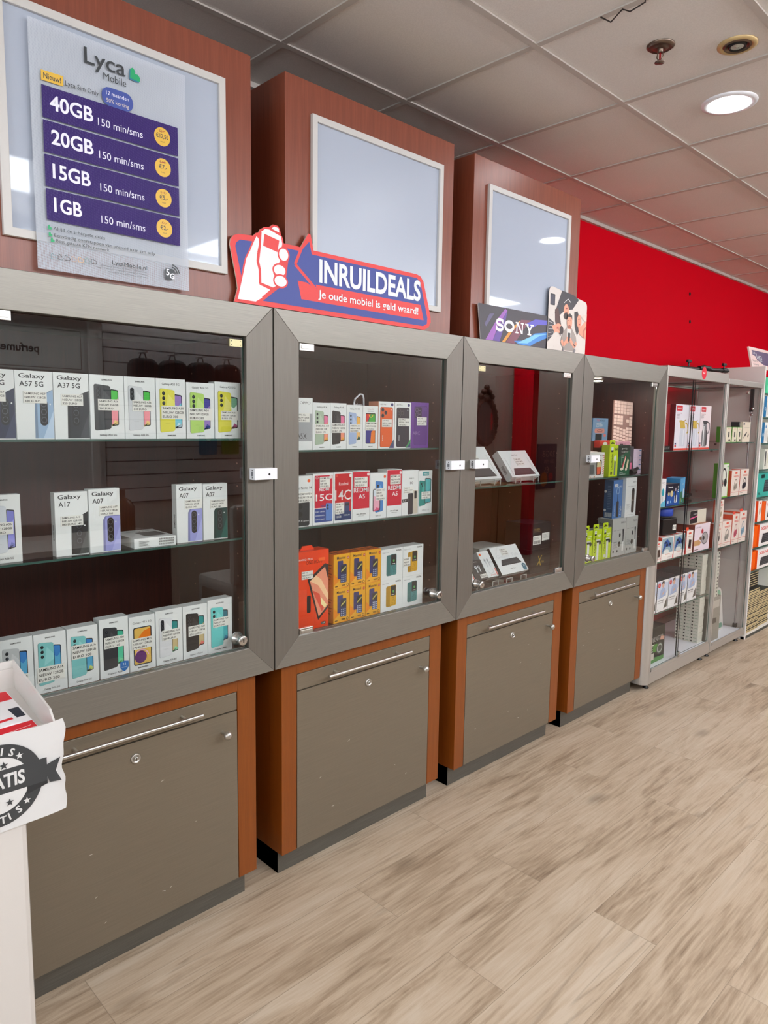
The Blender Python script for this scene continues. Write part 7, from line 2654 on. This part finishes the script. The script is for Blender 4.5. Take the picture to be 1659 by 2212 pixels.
def art_info(q, w, d):
    q.rect(w*0.05, d*0.46, w*0.68, d*0.50, pr((60, 60, 66)))
    q.rect(w*0.05, d*0.38, w*0.60, d*0.41, pr((110, 110, 116)))
    q.rect(w*0.52, d*0.10, w*0.66, d*0.14, pr((70, 70, 74)))
    q.rect(w*0.74, d*0.10, w*0.96, d*0.15, RDD)
    q.rect(0.001, d*0.80, w-0.001, d-0.001, RDD)
    q.text('REMO', w*0.72, d*0.84, d*0.07, pr((160, 16, 30)), fit=w*0.22)
    for k in range(6):
        q.rect(w*(0.1+0.14*k), d*0.68, w*(0.15+0.14*k), d*0.70, pr((150, 146, 156)))


def art_card(q, w, d):
    q.rect(w*0.06, d*0.55, w*0.90, d*0.86, pr((236, 240, 240)), 0.003)
    q.text('0.00', w*0.30, d*0.60, d*0.15, pr((50, 56, 60)), fit=w*0.36)
    q.rect(w*0.76, d*0.60, w*0.88, d*0.82, pr((30, 110, 200)))


leaflet('red and white leaflet with a dashed line at the front of the tray', 0.288, 0.300, 0.8600, 0.185, 0.20, 4, art_red)
leaflet('white leaflet with dark headings lying over the red one', 0.245, 0.262, 0.8730, 0.200, 0.165, 9, art_info)
leaflet('pale teal card with a price sticker on top of the leaflets', 0.185, 0.255, 0.8895, 0.165, 0.095, -6, art_card, (190, 222, 220))

# ------------------------------------------------------------------ the opposite side of the shop, seen mirrored in the cabinet glass
XO = 3.254


def opp(name, label, cat, y, z, x=XO, grp=None):
    return thing(name, label, cat, x, y, z, -90, grp)


t = opp('perfume_sign', 'grey framed perfume sign on the opposite wall, mirrored in the first cabinet', 'sign', 2.12, 0.80)
p = G()
p.box(0.0, 1.9, -0.05, -0.001, 0.0, 1.40, plain('grey_panel', (206, 206, 204), 0.5))
p.box(0.05, 0.10, -0.08, -0.0501, 0.0, 1.44, WHITEPAINT)
p.box(0.0, 1.9, -0.14, -0.0501, 1.36, 1.52, plain('grey_canopy', (206, 206, 210), 0.5))
p.build('panel', t)
p = G()
p.box(0.13, 1.80, -0.060, -0.0502, 1.02, 1.30, plain('grey_board', (222, 226, 222), 0.5))
p.y0 = -0.060
p.line([(0.15, 1.035), (1.78, 1.035), (1.78, 1.285), (0.15, 1.285), (0.15, 1.035)], 0.006, pr((110, 112, 112)))
p.text('perfumes for', 0.42, 1.13, 0.050, INK, fit=0.36, bold=0.03)
p.text('her', 0.80, 1.11, 0.085, INK, fit=0.28, shear=0.5, bold=0.03)
p.build('board', t)
g = G()
g.box(XO-0.02, XO+0.001, 2.14, 3.35, 0.9, HC, slat_mat())
g.build('wall_slatted', kind='structure')
DG = plain('black_nylon', (26, 26, 28), 0.35)
STR = plain('grey_mesh', (110, 110, 112), 0.6)
for k in range(4):
    t = opp('backpack', 'black backpack in plastic hanging on the slatted wall, number %s from the perfume sign' % ('one two three four'.split()[k]), 'backpack', 2.50+0.23*k, 1.58, XO-0.021, 'black backpacks on the slatted wall')
    p = G()
    p.prism(rrect(0, 0, 0.21, 0.36, 0.07), -0.12, -0.02, DG)
    p.build('body', t, 0.02)
    p = G()
    p.prism(rrect(0.035, 0.01, 0.175, 0.20, 0.05), -0.135, -0.1201, DG)
    for i in range(8):
        p.box(0.045, 0.165, -0.138, -0.1351, 0.03+0.018*i, 0.036+0.018*i, STR)
    p.build('front_pocket', t)
    p = G()
    p.tube([(0.105, -0.001, 0.40), (0.105, -0.14, 0.40)], 0.004, CHROME)
    p.tube([(0.08, -0.07, 0.36), (0.09, -0.07, 0.395), (0.12, -0.07, 0.395), (0.13, -0.07, 0.36)], 0.006, DG)
    p.build('handle', t)
for k, (c, s) in enumerate((((40, 120, 150), 'teal'), ((90, 130, 20), 'olive green'))):
    t = opp('tablet_cover', s+' tablet cover with a round hole on the slatted wall', 'tablet cover', 3.02+0.2*k, 1.24, XO-0.021)
    p = G()
    p.prism(rrect(0, 0, 0.15, 0.22, 0.012), -0.02, -0.001, pr(c))
    p.y0 = -0.02
    p.ell(0.075, 0.13, 0.032, 0.032, INK)
    p.ell(0.075, 0.13, 0.024, 0.024, pr((200, 200, 196)))
    p.build('cover', t)
BRN = plain('dark_brown_laminate', (62, 44, 38), 0.5)
t = opp('service_desk', 'dark brown desk with a white top opposite the first cabinet', 'desk', 2.26, 0.0, 2.55)
p = G()
p.box(0.0, 2.2, 0.0, 0.55, 0.0, 0.70, BRN)
p.build('body', t)
p = G()
p.box(-0.03, 2.2, -0.03, 0.58, 0.7002, 0.735, plain('pale_top', (216, 206, 196), 0.4))
p.build('desk_top', t)
t = opp('bottle', 'square amber glass bottle standing on the opposite desk', 'bottle', 2.02, 0.7355, 2.75)
p = G()
p.lathe([(0.075, 0.0), (0.085, 0.02), (0.085, 0.20), (0.06, 0.24), (0.028, 0.26), (0.026, 0.31), (0.032, 0.315)], plain('amber_glass', (120, 70, 14), 0.08), seg=24)
p.build('body', t)
FAB = plain('pale_leatherette', (200, 196, 186), 0.5)
for k, (y, x, r, s) in enumerate(((2.62, 2.25, -90, 'nearer'), (3.22, 2.55, -60, 'farther'))):
    t = thing('dining_chair', 'pale padded chair mirrored in the first cabinet, the %s of two' % s, 'chair', x, y, 0.0, r+180, 'pale padded chairs')
    p = G()
    p.box(-0.22, 0.22, -0.22, 0.22, 0.40, 0.49, FAB)
    p.build('seat', t, 0.03)
    p = G()
    p.box(-0.22, 0.22, 0.17, 0.23, 0.47, 0.98, FAB)
    p.build('backrest', t, 0.03)
    for a in (-0.19, 0.19):
        for b in (-0.19, 0.19):
            p = G()
            p.box(a-0.02, a+0.02, b-0.02, b+0.02, 0.0, 0.41, FAB)
            p.build('leg', t)
g = G()
g.box(2.95, 3.22, 6.96, 7.07, 0, HC-0.0002, RED)
g.build('pillar_red', kind='structure')
WD = plain('carved_dark_wood', (84, 44, 26), 0.5)
t = opp('ornate_mirror', 'oval mirror in a carved dark frame on the opposite wall', 'mirror', 6.67, 1.28, XO-0.002)
p = G()
for k in range(40):
    a = 2*PI*k/40
    p.ball((0.2+0.19*math.cos(a), -0.02, 0.26+0.25*math.sin(a)), 0.030 if k % 2 else 0.022, WD, 8)
for k in range(5):
    p.ball((0.2+0.05*(k-2), -0.02, 0.54+0.05*(2-abs(k-2))), 0.035, WD, 8)
p.build('frame', t)
p = G()
p.prism([(0.2+0.175*math.cos(2*PI*k/40), 0.26+0.235*math.sin(2*PI*k/40)) for k in range(40)], -0.008, -0.001, plain('mirror_glass', (220, 220, 220), 0.02, 1.0))
p.build('glass', t)
t = opp('tariff_board', 'dark blue tariff board reading 20GB, mirrored in the third cabinet', 'sign', 7.95, 0.72, XO-0.002)
p = G()
p.box(0, 0.42, -0.02, -0.001, 0, 0.56, pr((54, 58, 86)))
p.y0 = -0.02
p.text('20GB', 0.04, 0.40, 0.075, pr((186, 150, 140)), fit=0.28)
p.text('250 MIN', 0.06, 0.32, 0.045, pr((170, 130, 130)), fit=0.22)
p.text('\u20ac5', 0.16, 0.20, 0.07, pr((186, 150, 140)))
p.ell(0.27, 0.12, 0.08, 0.09, pr((190, 110, 30)))
p.ell(0.12, 0.15, 0.05, 0.05, pr((190, 40, 60)))
p.build('board', t)
t = opp('wooden_cupboard', 'light wooden cupboard opposite the third cabinet', 'cupboard', 6.66, 0.0, 2.85)
p = G()
p.box(0, 0.9, 0, 0.39, 0, 0.86, plain('light_oak', (176, 130, 84), 0.5))
p.box(0.02, 0.44, -0.018, -0.0005, 0.06, 0.82, plain('light_oak_door', (188, 142, 96), 0.5))
p.box(0.46, 0.88, -0.018, -0.0005, 0.06, 0.82, plain('light_oak_door', (188, 142, 96), 0.5))
p.build('body', t)
